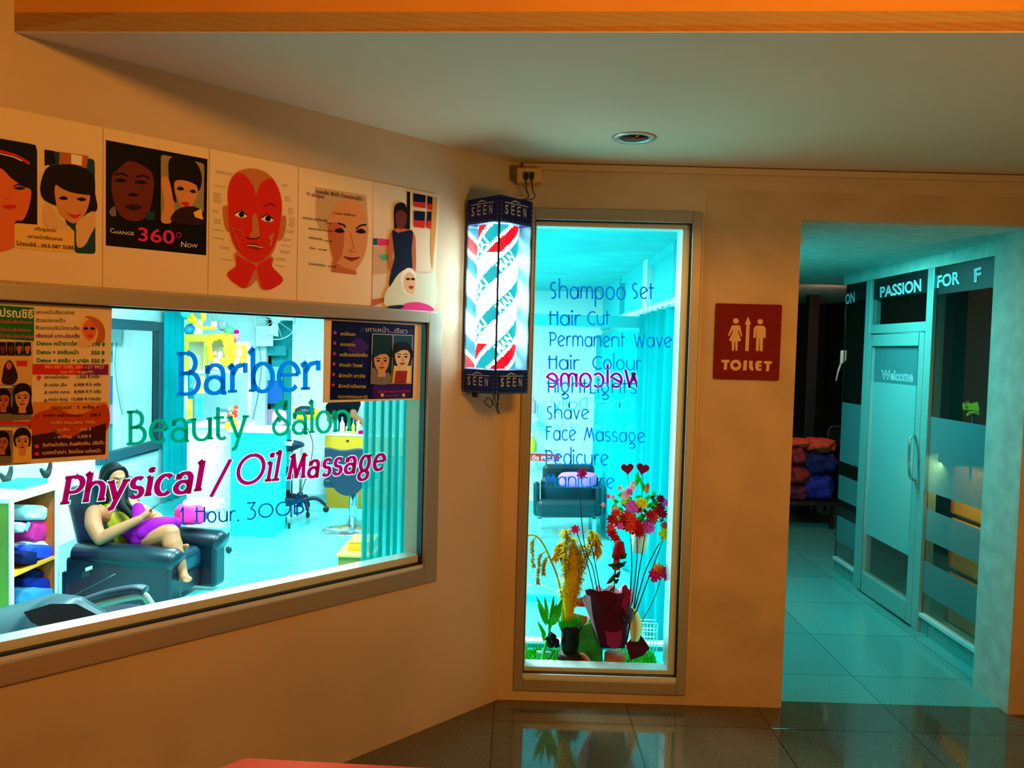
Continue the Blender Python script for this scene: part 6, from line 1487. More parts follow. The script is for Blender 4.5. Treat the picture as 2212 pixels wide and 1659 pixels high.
# --- hair steamer on a five-star stand
st = thing('hair_steamer', onz(640, 1130, ZF), 'standing hair steamer with a yellow-ringed hood behind the word Salon', 'steamer')
yS = onz(650, 1108, ZF).y
sb_ = V((P(648, 1090, yS).x, yS, ZF))
b = MB(); b.tube([sb_ + V((0, 0, .14)), V((P(652, 975, yS).x, yS, P(652, 975, yS).z)), P(655, 925, yS)], .016, m_alu, 10); b.build('pole', st)
b = MB(); b.tube([sb_ + V((0, 0, .08)), sb_ + V((0, 0, .24))], .035, m_dkb, 12); b.build('hub', st)
for k in range(5):
    a = 2 * PI * k / 5 + .25; dv_ = V((math.cos(a), math.sin(a), 0)); b = MB(); b.tube(smooth_path([sb_ + V((0, 0, .15)), sb_ + dv_ * .18 + V((0, 0, .17)), sb_ + dv_ * .29 + V((0, 0, .09))], 5), [.026, .018], m_dkb, 8); lg = b.build('leg', st)
    b = MB(); b.lathe([(.03, -.014), (.036, 0), (.03, .014)], sb_ + dv_ * .30 + V((0, 0, .037)), m_black, 14, axis=(-dv_.y, dv_.x, 0)); b.tube([sb_ + dv_ * .30 + V((0, 0, .037)), sb_ + dv_ * .29 + V((0, 0, .10))], .008, m_black, 6); b.build('caster', lg)
b = MB(); c = P(659, 905, yS); b.lathe([(.07, -.12), (.12, -.08), (.135, .0)], c, glass_mat('steamer_clear', (.85, .95, .92), .8), 24); b.build('hood', st)
b = MB(); b.lathe([(.13, .0), (.15, .01), (.15, .05), (.12, .06)], c, m_gold, 28); b.build('ring', st)
b = MB(); b.lathe([(.125, .06), (.115, .12), (.06, .15), (.0, .155)], c, m_dkb, 24); b.build('cap', st)
b = MB(); b.obox(P(640, 890, yS), V((.03, 0, 0)), V((0, .03, 0)), UZ * .06, m_gold); b.obox(P(680, 892, yS), V((.05, 0, .02)), V((0, .03, 0)), UZ * .04, m_gold); b.build('side_pad', st, bevel=.01)
b = MB(); b.tube(smooth_path([P(664, 925, yS), P(676, 960, yS + .02), P(668, 1010, yS - .03), P(655, 1050, yS), P(645, 1085, yS)], 7), .005, wr, 6); b.build('cable', st)
# --- tool trolley with three dark trays
tr = thing('tool_trolley', onz(600, 1150, ZF), 'salon trolley with three dark boat-shaped trays', 'trolley')
yT = onz(608, 1139, ZF).y - .05
for x in (590, 617):
    q = P(x, 1000, yT); b = MB(); b.tube([V((q.x, yT + (.0 if x < 600 else .25), ZF + .07)), V((q.x, yT + (.0 if x < 600 else .25), zat(600, 905, yT)))], .012, m_chr, 8); b.build('post', tr)
for k, y in enumerate((965, 1024, 1082)):
    c = P(606, y, yT + .12); b = MB()
    def trayf(u, v, c=c): a = 2 * PI * u; r_ = .6 + .4 * v; return c + V((.23 * r_ * math.copysign(abs(math.cos(a)) ** .8, math.cos(a)) * (1 + .12 * v), .15 * r_ * math.sin(a), -.04 + .10 * v * (.55 + .45 * abs(math.sin(a)))))
    b.grid(trayf, 32, 4, m_dkb); b.face([trayf(i / 32, 0) for i in range(32)], m_dkb); ty = b.build('tray', tr, solid=.006)
    if k == 0: b = MB(); b.prism([(598, 952), (632, 954), (630, 963), (600, 962)], lambda x, y_, n: P(x, y_, yT - .05 + n), 0, .003, mat('label_lilac', (220, 200, 236), .6)); b.build('label', ty)
for x, dy in ((590, 0), (617, .25), (600, .28), (625, -.02)):
    q = P(x, 1100, yT + dy); b = MB(); b.lathe([(.028, -.012), (.034, 0), (.028, .012)], V((q.x, yT + dy, ZF + .036)), m_black, 12, axis=(1, .3, 0)); b.tube([V((q.x, yT + dy, ZF + .036)), V((q.x, yT + dy, ZF + .14))], .008, m_chr, 6); b.build('caster', tr)
tag(pxcush((602, 1016, 618, 1054), yT - .1, .03, mat('bottle_blue', (0, 150, 240), .3), seed=51, wr_=.02).build('spray_bottle'), 'bright blue bottle on the middle trolley tray', 'bottle')
for k, (x, y, c_, lb_) in enumerate(((604, 905, (240, 120, 190), 'pink hair roller bag on top of the trolley'), (600, 930, (0, 130, 220), 'blue box under the pink bag on the trolley'))):
    tag(pxcush((x - 14, y - 18, x + 14, y + 14), yT + .1, .06, mat(f'trolley_item_{k}', c_, .6), seed=60 + k).build(('roller_bag', 'comb_box')[k]), lb_, ('bag', 'box')[k])
# a second rolling stand partly behind the recliner: chain-hung ring and one caster
rs = thing('drip_stand', P(490, 1185, 6.9), 'thin metal stand with a curled top and one caster beside the recliner', 'stand')
yR = onz(494, 1196, ZF).y
b = MB(); q = lambda x, y: P(x, y, yR); b.tube(smooth_path([q(494, 1186), q(493, 1160), q(491, 1130), q(484, 1098), q(487, 1080), q(496, 1079), q(497, 1092), q(490, 1100)], 6), .007, m_chr, 8); b.build('pole', rs)
b = MB(); b.lathe([(.03, -.014), (.036, 0), (.03, .014)], V((q(494, 1190).x, yR, ZF + .037)), m_black, 14, axis=(.6, 1, 0)); b.build('caster', rs)
b = MB(); b.tube(smooth_path([q(494, 1150), q(490, 1170), q(478, 1184), V((q(478, 1190).x, yR, ZF + .01))], 5), .01, m_dkb, 8); b.build('leg', rs)
# --- small yellow cabinet by the sheer curtain
yk = onz(730, 1255, ZF).y - .3
kx0, kx1 = P(730, 1220, yk).x, P(800, 1220, yk).x; kz = zat(755, 1203, yk)
kc = thing('low_cabinet', ((kx0 + kx1) / 2, yk, ZF), 'low tan-yellow cabinet with a small box on it, beside the sheer curtain', 'cabinet')
b = MB(); b.box((kx0, yk, ZF), (kx1, yk + .4, kz), mat('cabinet_tan', (140, 100, 14), .55)); b.build('carcass', kc, bevel=.004)
b = MB(); b.box((kx0 - .015, yk - .02, kz), (kx1 + .02, yk + .42, kz + .02), mat('cabinet_top_pale', (206, 168, 60), .5)); b.build('top_board', kc, bevel=.003)
kb = thing('low_box', (kx0 + .2, yk + .2, kz + .02), 'flat yellow box on top of the low tan-yellow cabinet', 'box'); kq = P(752, 1196, yk + .12)
b = MB(); b.box((kq.x, yk + .12, kz + .02), (kx1, yk + .38, kz + .085), m_yel); b.build('box_body', kb, bevel=.003); b = MB(); b.box((kq.x - .005, yk + .115, kz + .085), (kx1, yk + .385, kz + .098), mat('cabinet_top_pale', (206, 168, 60), .5)); b.build('box_lid', kb, bevel=.002)
# --- sheer teal curtain just behind the right end of the big window, and the folded umbrella by it
ca_, cc_ = onw(782, 1000, -.30), onw(898, 1000, -.20)
o = curtain('curtain', '', (ca_.x, ca_.y, 0), (cc_.x, cc_.y, 0), .48, 1.70, 7, .022, m_cur3, WN); tag(o, 'sheer teal curtain bunched at the right end of the big window', 'curtain')
um = thing('folded_umbrella', onw(893, 1190, -.14), 'slim dark folded umbrella hanging at the right edge of the big window', 'umbrella')
U_ = lambda x, y: onw(x, y, -.14)
b = MB(); b.tube([U_(897, 968), U_(895, 1000), U_(894, 1060), U_(892, 1130), U_(889, 1188)], [.010, .014, .015, .011, .006], m_dkb, 12); b.build('canopy', um)
b = MB(); b.tube([U_(889, 1188), U_(887, 1214)], .004, m_chr, 8); b.ell(U_(887, 1218), .008, m_white); b.build('tip', um)
b = MB(); b.ell(U_(893, 1036), (.012, .012, .014), mat('tag_orange', (240, 100, 20), .5)); b.build('strap_button', um)
b = MB(); b.tube([U_(897, 968), U_(896, 945)], [.009, .011], m_gold, 10); b.tube([U_(896, 945), U_(897, 928)], [.011, .009], m_white, 10); b.tube([U_(897, 928), U_(898, 870)], .006, m_dkb, 8); b.build('handle', um)
# --- slippers on the floor by the big window
for k, (x, y) in enumerate(((420, 1312), (492, 1300))):
    q = onz(x, y, ZF); t = thing('slipper', q, ('black slipper lying by the recliner front', 'black slipper further right along the window sill')[k], 'slipper', 'black slippers on the salon floor')
    b = MB(); b.ell(q + V((0, 0, .02)), (.13, .05, .02), m_black, rot=Matrix.Rotation(.5, 3, 'Z')); b.build('sole', t); b = MB(); b.lathe([(.055, -.03), (.06, 0), (.055, .03)], q + V((.03, .01, .03)), m_black, 14, axis=(.88, .48, 0), a0=0, a1=PI); b.build('strap', t)
# --- barber chair in front of the big window
yB_ = 4.15
bc = thing('barber_chair', (-2.15, yB_, ZF), 'reclined dark teal barber chair close behind the big window', 'chair')
Bq = lambda x, y, Y=yB_: P(x, y, Y)
b = MB()
fr_ = [Bq(-80, 1350, 3.9), Bq(60, 1318, 3.9), Bq(120, 1300, 3.9), Bq(170, 1305, 3.9), Bq(230, 1340, 3.95), Bq(285, 1368, 4.0)]
def backf(u, v):
    i = u * (len(fr_) - 1); k = min(int(i), len(fr_) - 2); q = fr_[k].lerp(fr_[k + 1], i - k)
    return q + V((-.02, -.34, -.12)) * v + V((0, 0, .03 * math.sin(PI * v)))
bb = MB(); bb.grid(backf, 30, 10, mat('leather_barber', (0, 46, 60), .38, spec=.35, var=.2, scale=4)); bb.build('backrest', bc, solid=.09, bevel=0)
b = MB(); b.prism([(50, 1322), (110, 1304), (165, 1304), (215, 1330), (272, 1366), (180, 1378), (110, 1366), (66, 1344)], lambda x, y, n: P(x, y, 3.40 + n), 0, .10, mat('leather_black', (2, 8, 16), .6, spec=.25)); b.build('side_panel', bc, bevel=.004)
b = MB(); b.tube(smooth_path([Bq(168, 1303, 4.35), Bq(230, 1283, 4.3), Bq(290, 1272, 4.3), Bq(314, 1276, 4.3)], 6), [.035, .045], m_dkb, 12, flat=.6); b.build('armrest', bc)
b = MB(); b.tube(smooth_path([Bq(200, 1312, 4.3), Bq(250, 1296, 4.3), Bq(305, 1286, 4.3), Bq(322, 1300, 4.3), Bq(345, 1338, 4.3), Bq(362, 1372, 4.3)], 6), .022, m_alu, 10); b.build('arm_frame', bc)
b = MB(); c = Bq(252, 1342, 4.45); b.lathe([(.0, -.09), (.19, -.08), (.205, -.03), (.20, .02), (.17, .045), (.0, .055)], c, m_lea, 28); b.build('seat', bc)
b = MB(); b.lathe([(.30, 0), (.29, .02), (.10, .05), (.06, .08)], V((c.x, c.y, ZF)), m_chr, 28); b.tube([V((c.x, c.y, ZF + .06)), c], .06, m_chr, 14); b.build('pedestal', bc)
b = MB(); b.tube(smooth_path([Bq(0, 1368, 3.75), Bq(40, 1360, 3.75), Bq(110, 1364, 3.75), Bq(160, 1380, 3.75)], 6), .010, m_black, 8); b.build('piping', bc)
b = MB(); b.tube(smooth_path([Bq(215, 1330, 4.2), Bq(222, 1322, 4.18), Bq(234, 1326, 4.2), Bq(232, 1340, 4.2)], 5), .012, m_black, 8); b.build('lever', bc)
# --- massage chair by the entrance, through the narrow window
m_blk = mat('leather_black_teal', (2, 34, 44), .35)
mc = thing('massage_chair', onz(1235, 1150, ZF), 'black padded massage chair with a lilac pillow, before the entrance', 'armchair')
yM = 8.3
def mbx(px, Y, d, m, nm, bev): x0, y0, x1, y1 = px; return bx(x0, y0, x1, y1, Y, d, m, nm, mc, bev)
mbx((1172, 1002, 1284, 1058), yM + .45, .2, m_blk, 'backrest', .05); mbx((1168, 1030, 1288, 1090), yM + .25, .22, m_lea2, 'seat_cushion', .05); mbx((1158, 1078, 1296, 1118), yM, .5, m_blk, 'seat', .06)
for x in (1152, 1286): mbx((x, 1040, x + 14, 1115), yM + .1, .5, m_blk, 'armrest', .03)
for x in (1166, 1284):
    q = P(x, 1120, yM + .1); b = MB(); b.box((q.x - .02, yM + .08, ZF), (q.x + .02, yM + .14, q.z), m_chr); b.build('leg', mc)
    b = MB(); b.box((q.x - .02, yM + .5, ZF), (q.x + .02, yM + .56, q.z), m_chr); b.build('leg', mc)
tag(pxcush((1206, 1020, 1290, 1052), yM + .2, .07, m_lil, seed=71, wr_=.03).build('pillow'), 'lilac pillow leaning on the massage chair', 'pillow')
for k, (x, y, c_, lb_) in enumerate(((1150, 876, (230, 170, 200), 'pale pink flower pot left of the entrance'), (1150, 960, (226, 206, 40), 'yellow canister left of the entrance'))):
    q = P(x, y, YB - .3); bottle(V((q.x, q.y, q.z - .1)), .05, .24, mat(f'jar_{k}', c_, .5), m_white, lb_, 'jar', 'jar')
jt = thing('side_rack', P(1150, 980, YB - .3), 'narrow white rack left of the entrance door', 'rack')
for y in (888, 976, 1060): q = P(1150, y, YB - .3); b = MB(); b.box((q.x - .14, YB - .42, q.z - .105), (q.x + .08, YB - .18, q.z - .09), m_white); b.build('rack_board', jt)
q = P(1150, 900, YB - .3); b = MB(); b.box((q.x - .14, YB - .20, ZF), (q.x - .12, YB - .18, P(1150, 850, YB - .3).z), m_white); b.box((q.x + .06, YB - .20, ZF), (q.x + .08, YB - .18, P(1150, 850, YB - .3).z), m_white); b.build('rack_post', jt)
# ================================================================= display behind the tall narrow window
YD = 3.60
zp = zat(1240, 1466, YD)
pl = MB(); pl.box((H0 - .01, D + .13, zp - .06), (XR - .001, 3.98, zp), m_cyan)
dp = thing('display_platform', (.5, 3.7, zp - .06), 'low pale cyan display ledge behind the tall narrow window', 'ledge')
pl.build('ledge_board', dp)
zk = zat(1140, 1383, 3.98)
b = MB(); b.box((H0 - .3, 3.98, ZF), (XR - .001, 4.02, zk - .012), m_cyan2); b.build('back_panel', dp); b = MB(); b.box((H0 - .3, 3.97, zk - .012), (XR - .001, 4.03, zk), m_white); b.build('panel_cap', dp)
m_turf = mat('turf_green', (30, 176, 24), 0.9, var=.4, scale=60)
def turf(px0, px1, label, y0=3.50, y1=3.90):
    a, c = P(px0, 1440, YD).x, P(px1, 1440, YD).x; b = MB(); rnd = random.Random(int(px0))
    b.box((a, y0, zp), (c, y1, zp + .012), m_turf)
    for i in range(900):
        q = V((rnd.uniform(a, c), rnd.uniform(y0, y1), zp + .01)); an = rnd.uniform(0, 6.28); w = V((math.cos(an), math.sin(an), 0)) * .006; tl = V((rnd.uniform(-.014, .014), rnd.uniform(-.014, .014), rnd.uniform(.02, .045)))
        b.add([q - w, q + w, q + tl], [(0, 1, 2)], m_turf)
    o = b.build('artificial_turf'); tag(o, label, 'turf', kind='stuff')
turf(1122, 1222, 'green artificial turf at the left of the display ledge'); turf(1352, 1432, 'green artificial turf at the right of the display ledge')
def dpx(x, y, Y=YD): return P(x, y, Y)
PXM = YD / FPX
# black urn
ub_ = dpx(1229, 1464); ub_.z = zp
ur = thing('urn_vase', ub_, 'black pedestal urn holding the yellow dried grass', 'vase')
m_urn = mat('urn_black', (10, 14, 14), .35); m_urnb = mat('urn_brown', (52, 26, 18), .4)
H_ = lambda y: (1464 - y) * PXM
b = MB(); b.lathe([(27 * PXM, H_(1343)), (25 * PXM, H_(1349)), (19 * PXM, H_(1362)), (20 * PXM, H_(1385)), (18 * PXM, H_(1400)), (15 * PXM, H_(1405))][::-1], ub_, m_urn, 28); b.build('bowl', ur)
b = MB(); b.lathe([(23 * PXM, 0), (22 * PXM, H_(1456)), (16 * PXM, H_(1446)), (17 * PXM, H_(1430)), (28 * PXM, H_(1418)), (26 * PXM, H_(1410)), (15 * PXM, H_(1404))], ub_, m_urnb, 28); b.build('foot', ur)
b = MB(); rnd = random.Random(2)
for k in range(16): b.ell(dpx(1192 + rnd.uniform(-8, 10), 1380 + rnd.uniform(-12, 14), YD - .02 + rnd.uniform(-.02, .02)), .014, m_urn, seg=10, rings=6)
b.build('grape_handle', ur)
b = MB(); rnd = random.Random(5)
for k in range(160):
    q = ub_ + V((rnd.uniform(-.045, .045), rnd.uniform(-.045, .045), H_(1346))); t_ = V((rnd.uniform(-.03, .03), rnd.uniform(-.03, .03), rnd.uniform(.02, .05))); b.add([q + V((-.004, 0, 0)), q + V((.004, 0, 0)), q + t_], [(0, 1, 2)], m_turf)
b.build('moss', ur)['kind'] = 'stuff'
# dried pampas grass
m_pam = mat('pampas_yellow', (228, 180, 0), .85, var=.25, scale=30); m_straw = mat('straw', (190, 150, 40), .85, var=.2, scale=30)
pg_ = thing('dried_grass', ub_ + V((0, 0, H_(1350))), 'yellow dried pampas grass standing in the black urn', 'dried flowers')
def plume(pts, r, n, m, seed, parent, name='plume', down=.6):
    """feathery spike: a stem with many fine drooping hairs"""
    c = smooth_path(pts, 8); b = MB(); rnd = random.Random(seed); b.tube(c, .0035, m, 5)
    for i in range(n):
        k = rnd.uniform(.12, 1) ** .8 * (len(c) - 1); k0 = int(min(k, len(c) - 2)); q = c[k0].lerp(c[k0 + 1], k - k0); t = (c[k0 + 1] - c[k0]).normalized()
        an = rnd.uniform(0, 6.28); o = orient(V((0, 0, 0)), t); d = (o[0] * math.cos(an) + o[1] * math.sin(an)); L = r * rnd.uniform(.6, 1.3)
        e = q + d * L * .8 + t * L * .5 + V((0, 0, -L * down)); w = t.cross(d) * .0034
        b.add([q - w, q + w, (q + e) / 2 + w + V((0, 0, .15 * L)), e, (q + e) / 2 - w + V((0, 0, .15 * L))], [(0, 1, 2, 3, 4)], m)
    return b.build(name, parent)
for k, (pts, r, n) in enumerate((([(1222, 1340), (1222, 1260), (1222, 1190), (1224, 1146)], .05, 420), ([(1228, 1340), (1233, 1280), (1240, 1220), (1238, 1165)], .052, 420), ([(1236, 1340), (1246, 1270), (1260, 1215), (1276, 1165), (1282, 1150)], .045, 420), ([(1230, 1340), (1240, 1285), (1252, 1240), (1256, 1180)], .05, 420), ([(1226, 1335), (1229, 1290), (1232, 1240), (1234, 1205)], .035, 300), ([(1224, 1300), (1220, 1220), (1212, 1175), (1204, 1200)], .04, 260), ([(1262, 1230), (1278, 1180), (1288, 1160), (1290, 1195)], .035, 220))):
    plume([dpx(x, y, YD + .015 * (k % 3 - 1)) for x, y in pts], r, n, m_pam, k, pg_)
b = MB(); b.tube(smooth_path([dpx(1227, 1345), dpx(1230, 1290), dpx(1236, 1245), dpx(1240, 1200), dpx(1240, 1170)], 4), [.014, .018, .024, .03, .034, .036, .036, .034, .034, .032, .03, .028, .026, .022, .016, .010, .004], m_pam, 12); b.build('stem_bundle', pg_)
wh = thing('wheat_stem', dpx(1216, 1344), 'arching dried wheat stem with hanging tassels on the far left', 'dried flowers')
b = MB(); b.tube(smooth_path([dpx(x, y) for x, y in ((1217, 1342), (1213, 1290), (1205, 1250), (1192, 1215), (1175, 1178), (1158, 1158), (1140, 1156))], 8), [.006, .004], m_straw, 8); b.build('stem', wh)
for k, pts in enumerate((((1158, 1160), (1150, 1172), (1150, 1200), (1152, 1222)), ((1178, 1190), (1166, 1204), (1163, 1230), (1162, 1258)), ((1142, 1157), (1134, 1166), (1133, 1190)), ((1186, 1200), (1176, 1215), (1174, 1240)))):
    plume([dpx(x, y, YD - .01) for x, y in pts], .018, 130, m_straw, 20 + k, wh, 'tassel', .3)
hp2 = thing('wire_hoop', dpx(1160, 1265), 'thin pale wire hoop arching behind the wheat tassels', 'hoop')
b = MB(); b.tube(smooth_path([dpx(1128, 1275, 3.7), dpx(1145, 1264, 3.7), dpx(1162, 1262, 3.7), dpx(1185, 1270, 3.7), dpx(1204, 1286, 3.7), dpx(1212, 1330, 3.7), V((dpx(1214, 1380, 3.7).x, 3.7, zp))], 6), .003, m_white, 6); b.build('wire', hp2)
# leafy plant in a clear jar
m_leaf = mat('leaf_green', (44, 186, 30), .5, var=.25, scale=20); m_leafd = mat('leaf_dark', (4, 64, 20), .5)
def leaf(p0, p1, w, m, bend=.02, b=None):
    b = b or MB(); p0, p1 = V(p0), V(p1); t = (p1 - p0); s = t.cross(V((.1, -1, .2))).normalized(); n = s.cross(t.normalized())
    def fn(u, v): wd_ = w * math.sin(PI * min(1, .08 + .92 * v)) ** .8; return p0 + t * v + s * ((u - .5) * 2 * wd_) + n * (bend * math.sin(PI * v) + abs(u - .5) * wd_ * .5)
    b.grid(fn, 4, 8, m); return b
pt_ = thing('potted_plant', V((dpx(1174, 1430).x, YD, zp)), 'green-leaved cutting in a clear jar at the left of the display', 'plant')
b = MB(); cj = V((dpx(1174, 1430).x, YD - .02, zp)); b.lathe([(.036, 0), (.040, .01), (.040, .085), (.034, .11), (.036, .125)], cj, glass_mat('jar_glass', (.80, .96, .93), .9), 24); b.build('jar', pt_)
b = MB(); b.lathe([(0, .004), (.036, .006), (.036, .05), (0, .0505)], cj, glass_mat('jar_water', (.6, .93, .92), .4), 20); b.build('water', pt_)
b = MB(); b.tube(smooth_path([dpx(1172, 1424, YD - .02), dpx(1178, 1396, YD - .02), dpx(1186, 1370), dpx(1188, 1345)], 6), .006, m_leaf, 8); b.build('stem', pt_)
for p0, p1, w in (((1186, 1362), (1196, 1285), .012), ((1186, 1350), (1158, 1288), .010), ((1182, 1340), (1176, 1288), .009), ((1190, 1345), (1215, 1292), .014), ((1180, 1350), (1160, 1302), .010), ((1192, 1350), (1214, 1312), .012), ((1178, 1375), (1160, 1340), .009), ((1176, 1385), (1168, 1358), .008), ((1188, 1352), (1203, 1300), .012)):
    leaf(dpx(*p0), dpx(*p1, YD - .03), w, m_leaf).build('leaf', pt_)
gd = thing('glowing_phone', V((dpx(1180, 1436).x, 3.56, zp + .03)), 'small white card lying on the left artificial turf', 'card')
b = MB(); q = dpx(1180, 1433, 3.56); b.obox(q, V((.028, .0, 0)), V((0, .018, .008)), UZ * .003, m_white); b.build('flat_body', gd)
b = MB(); b.tube(smooth_path([dpx(1165, 1446, 3.54), dpx(1185, 1424, 3.54), dpx(1200, 1402, 3.54)], 5), .0025, m_black, 6); tag(b.build('thin_cable'), 'thin black lead crossing the left turf', 'cable')
# watermelon slice cushions and a red bag
m_rind = mat('rind_green', (30, 150, 40), .55, var=.6, scale=14); m_rw = mat('rind_white', (226, 222, 190), .6); m_fle = mat('flesh_red', (236, 66, 26), .6)
wm = thing('watermelon_cushion', V((dpx(1275, 1460).x, 3.62, zp)), 'watermelon-slice cushion showing its dark green striped rind', 'cushion')
ol = smooth_path([(1246, 1365, 0), (1262, 1350, 0), (1290, 1345, 0), (1300, 1375, 0), (1302, 1420, 0), (1300, 1462, 0), (1286, 1450, 0), (1268, 1424, 0), (1252, 1398, 0)], 5, True)
b = MB(); b.prism([(q.x, q.y) for q in ol], lambda x, y, n: P(x, y, 3.62 + n), 0, .09, m_rind); b.build('rind', wm, bevel=.02, bseg=4)
b = MB(); b.tube(smooth_path([dpx(1252, 1412, 3.60), dpx(1264, 1416, 3.60), dpx(1280, 1438, 3.60), dpx(1296, 1464, 3.60)], 6), .006, m_rw, 8); b.build('rim', wm)
b = MB(); b.prism([(1252, 1412), (1264, 1418), (1278, 1440), (1262, 1446), (1250, 1465), (1246, 1463), (1252, 1440)], lambda x, y, n: P(x, y, 3.59 + n), 0, .03, m_fle); b.build('flesh', wm, bevel=.004)
b = MB(); b.ell(dpx(1260, 1424, 3.588), (.004, .003, .006), m_black); b.build('seed', wm)
w2_ = thing('watermelon_cushion', V((dpx(1262, 1345, 3.7).x, 3.70, dpx(1262, 1365, 3.7).z)), 'watermelon-slice cushion behind, its red face and pale rim showing', 'cushion')
b = MB(); b.prism([(1232, 1322), (1272, 1332), (1262, 1352), (1248, 1364), (1240, 1366)], lambda x, y, n: P(x, y, 3.69 + n), 0, .05, m_fle); b.build('flesh', w2_, bevel=.006)
b = MB(); b.tube(smooth_path([dpx(1273, 1332, 3.685), dpx(1268, 1346, 3.685), dpx(1258, 1358, 3.685), dpx(1244, 1368, 3.685)], 6), .005, m_rw, 8); b.build('rim', w2_)
b = MB(); b.box((dpx(1235, 1360, 3.7).x, 3.72, zp), (dpx(1268, 1360, 3.7).x, 3.76, dpx(1250, 1362, 3.7).z), m_rind); b.build('rind', w2_, bevel=.01)
rbg = thing('gift_bag', V((dpx(1255, 1400, 3.82).x, 3.82, zp)), 'red gift bag with white scrawl behind the bouquet', 'bag')
m_rb = mat('bag_red', (222, 16, 20), .5)
b = MB(); b.prism([(1214, 1322), (1232, 1322), (1270, 1336), (1292, 1340), (1290, 1440), (1216, 1440)], lambda x, y, n: P(x, y, 3.80 + n), 0, .08, m_rb); b.build('bag_front', rbg, bevel=.004)
b = MB(); b.prism([(1238, 1296), (1258, 1290), (1275, 1294), (1275, 1312), (1240, 1310)], lambda x, y, n: P(x, y, 3.88 + n), 0, .02, mat('bag_red_dark', (150, 6, 16), .5)); b.prism([(1216, 1306), (1240, 1326), (1216, 1332)], lambda x, y, n: P(x, y, 3.78 + n), 0, .012, m_fle); b.build('bag_flap', rbg)
p = Print(lambda x, y, l: P(x, y, 3.799 - l)); p.line(smooth_path([(1236, 1336, 0), (1240, 1330, 0), (1244, 1337, 0), (1248, 1330, 0), (1252, 1337, 0), (1258, 1338, 0)], 4), 1.2, m_lwhite); p.build('scrawl', rbg)
# square brown vase, wrapped bouquet of bare twigs
bv = thing('brown_vase', V((dpx(1326, 1464).x, YD, zp)), 'straight brown glass vase under the maroon bouquet', 'vase')
m_bv = mat('vase_brown', (200, 96, 56), .5, var=.2, scale=20)
cv = V((dpx(1327, 1462).x, YD, zp)); b = MB(); b.lathe([(22 * PXM, 0), (23 * PXM, .01), (23.5 * PXM, (1464 - 1405) * PXM)], cv, m_bv, 28); b.build('body', bv)
b = MB(); b.lathe([(25 * PXM, 0), (26 * PXM, (1464 - 1388) * PXM), (27 * PXM, (1464 - 1384) * PXM)], cv, glass_mat('vase_clear', (.95, .98, .98), .3), 28); b.build('glass_sleeve', bv)
bq = thing('bouquet', cv + V((0, 0, .14)), 'bouquet of bare twigs wrapped in maroon and pink paper', 'bouquet')
m_mar = mat('paper_maroon', (84, 0, 26), .8, var=.2, scale=30); m_pp = mat('paper_pink', (236, 170, 200), .7); m_mag = mat('paper_magenta', (150, 24, 84), .6)
def cone(px_top, px_bot, Y, r1y, m, nm, a0, a1, wav=.0, solid=.0015):
    (x0, x1, yt0, yt1), (x2, x3, yb) = px_top, px_bot
    def fn(u, v):
        a = lerp(a0, a1, u); tx, bx_ = lerp(x0, x1, .5 + .5 * math.cos(a)), lerp(x2, x3, .5 + .5 * math.cos(a)); ty = lerp(yt0, yt1, .5 + .5 * math.cos(a)) + wav * math.sin(7 * u * PI)
        return P(lerp(bx_, tx, v), lerp(yb, ty, v), Y - math.sin(a) * lerp(.03, r1y, v) + .004 * math.sin(15 * u) * v)
    b = MB(); b.grid(fn, 30, 8, m); return b.build(nm, bq, solid=solid)
cone((1258, 1372, 1290, 1274), (1300, 1348, 1400), YD, .10, m_pp, 'inner_paper', -.3, PI + .3, 5)
cone((1263, 1364, 1272, 1284), (1298, 1350, 1400), YD - .015, .12, m_mar, 'outer_wrap', .15, PI - .1, 2)
cone((1280, 1360, 1268, 1266), (1302, 1346, 1380), YD + .04, .06, m_pp, 'back_paper', PI + .2, 2 * PI - .2, 5)
b = MB(); b.prism([(1344, 1268), (1352, 1262), (1364, 1284), (1352, 1320), (1342, 1310)], lambda x, y, n: P(x, y, YD - .10 + n), 0, .003, m_mag); b.build('paper_fold', bq)
b = MB(); b.prism([(1306, 1362), (1345, 1362), (1340, 1396), (1326, 1402), (1312, 1394)], lambda x, y, n: P(x, y, YD - .07 + n), 0, .003, m_mag); b.build('lower_fold', bq)
b = MB(); b.prism([(1380, 1365), (1404, 1400), (1390, 1416), (1362, 1426), (1352, 1392), (1364, 1378)], lambda x, y, n: P(x, y, YD - .02 + n), 0, .004, m_mar); b.build('trailing_corner', bq)
b = MB(); b.grid(lambda u, v: P(1366 + 14 * (u - .5) * (1 + math.sin(PI * v)) + 8 * math.sin(2.5 * v), 1314 + 72 * v, YD - .05 + .01 * math.sin(8 * u)), 6, 12, mat('feather_cream', (226, 220, 150), .8)); b.build('cream_ribbon', bq, solid=.002)
b = MB(); b.ell(P(1354, 1328, YD - .07), (.03, .025, .04), mat('bow_dark', (40, 2, 18), .5), jit=.1); b.tube(smooth_path([P(1366, 1318, YD - .07), P(1360, 1350, YD - .08), P(1352, 1392, YD - .07)], 5), .005, m_black, 6); b.build('bow', bq)
m_tw2 = mat('twig_dark', (40, 24, 28), .8)
twigs = [[(1292, 1285), (1280, 1225), (1265, 1190), (1256, 1120), (1252, 1058)], [(1298, 1284), (1288, 1230), (1280, 1190), (1270, 1160)], [(1284, 1282), (1268, 1215), (1246, 1150)], [(1360, 1300), (1364, 1240), (1364, 1190), (1362, 1150)], [(1366, 1300), (1372, 1250), (1376, 1205), (1376, 1160)], [(1370, 1310), (1378, 1250), (1388, 1190), (1394, 1150)], [(1372, 1312), (1392, 1240), (1410, 1200), (1425, 1172)], [(1376, 1318), (1396, 1262), (1414, 1215), (1427, 1180)], [(1326, 1290), (1328, 1250), (1332, 1215)]]
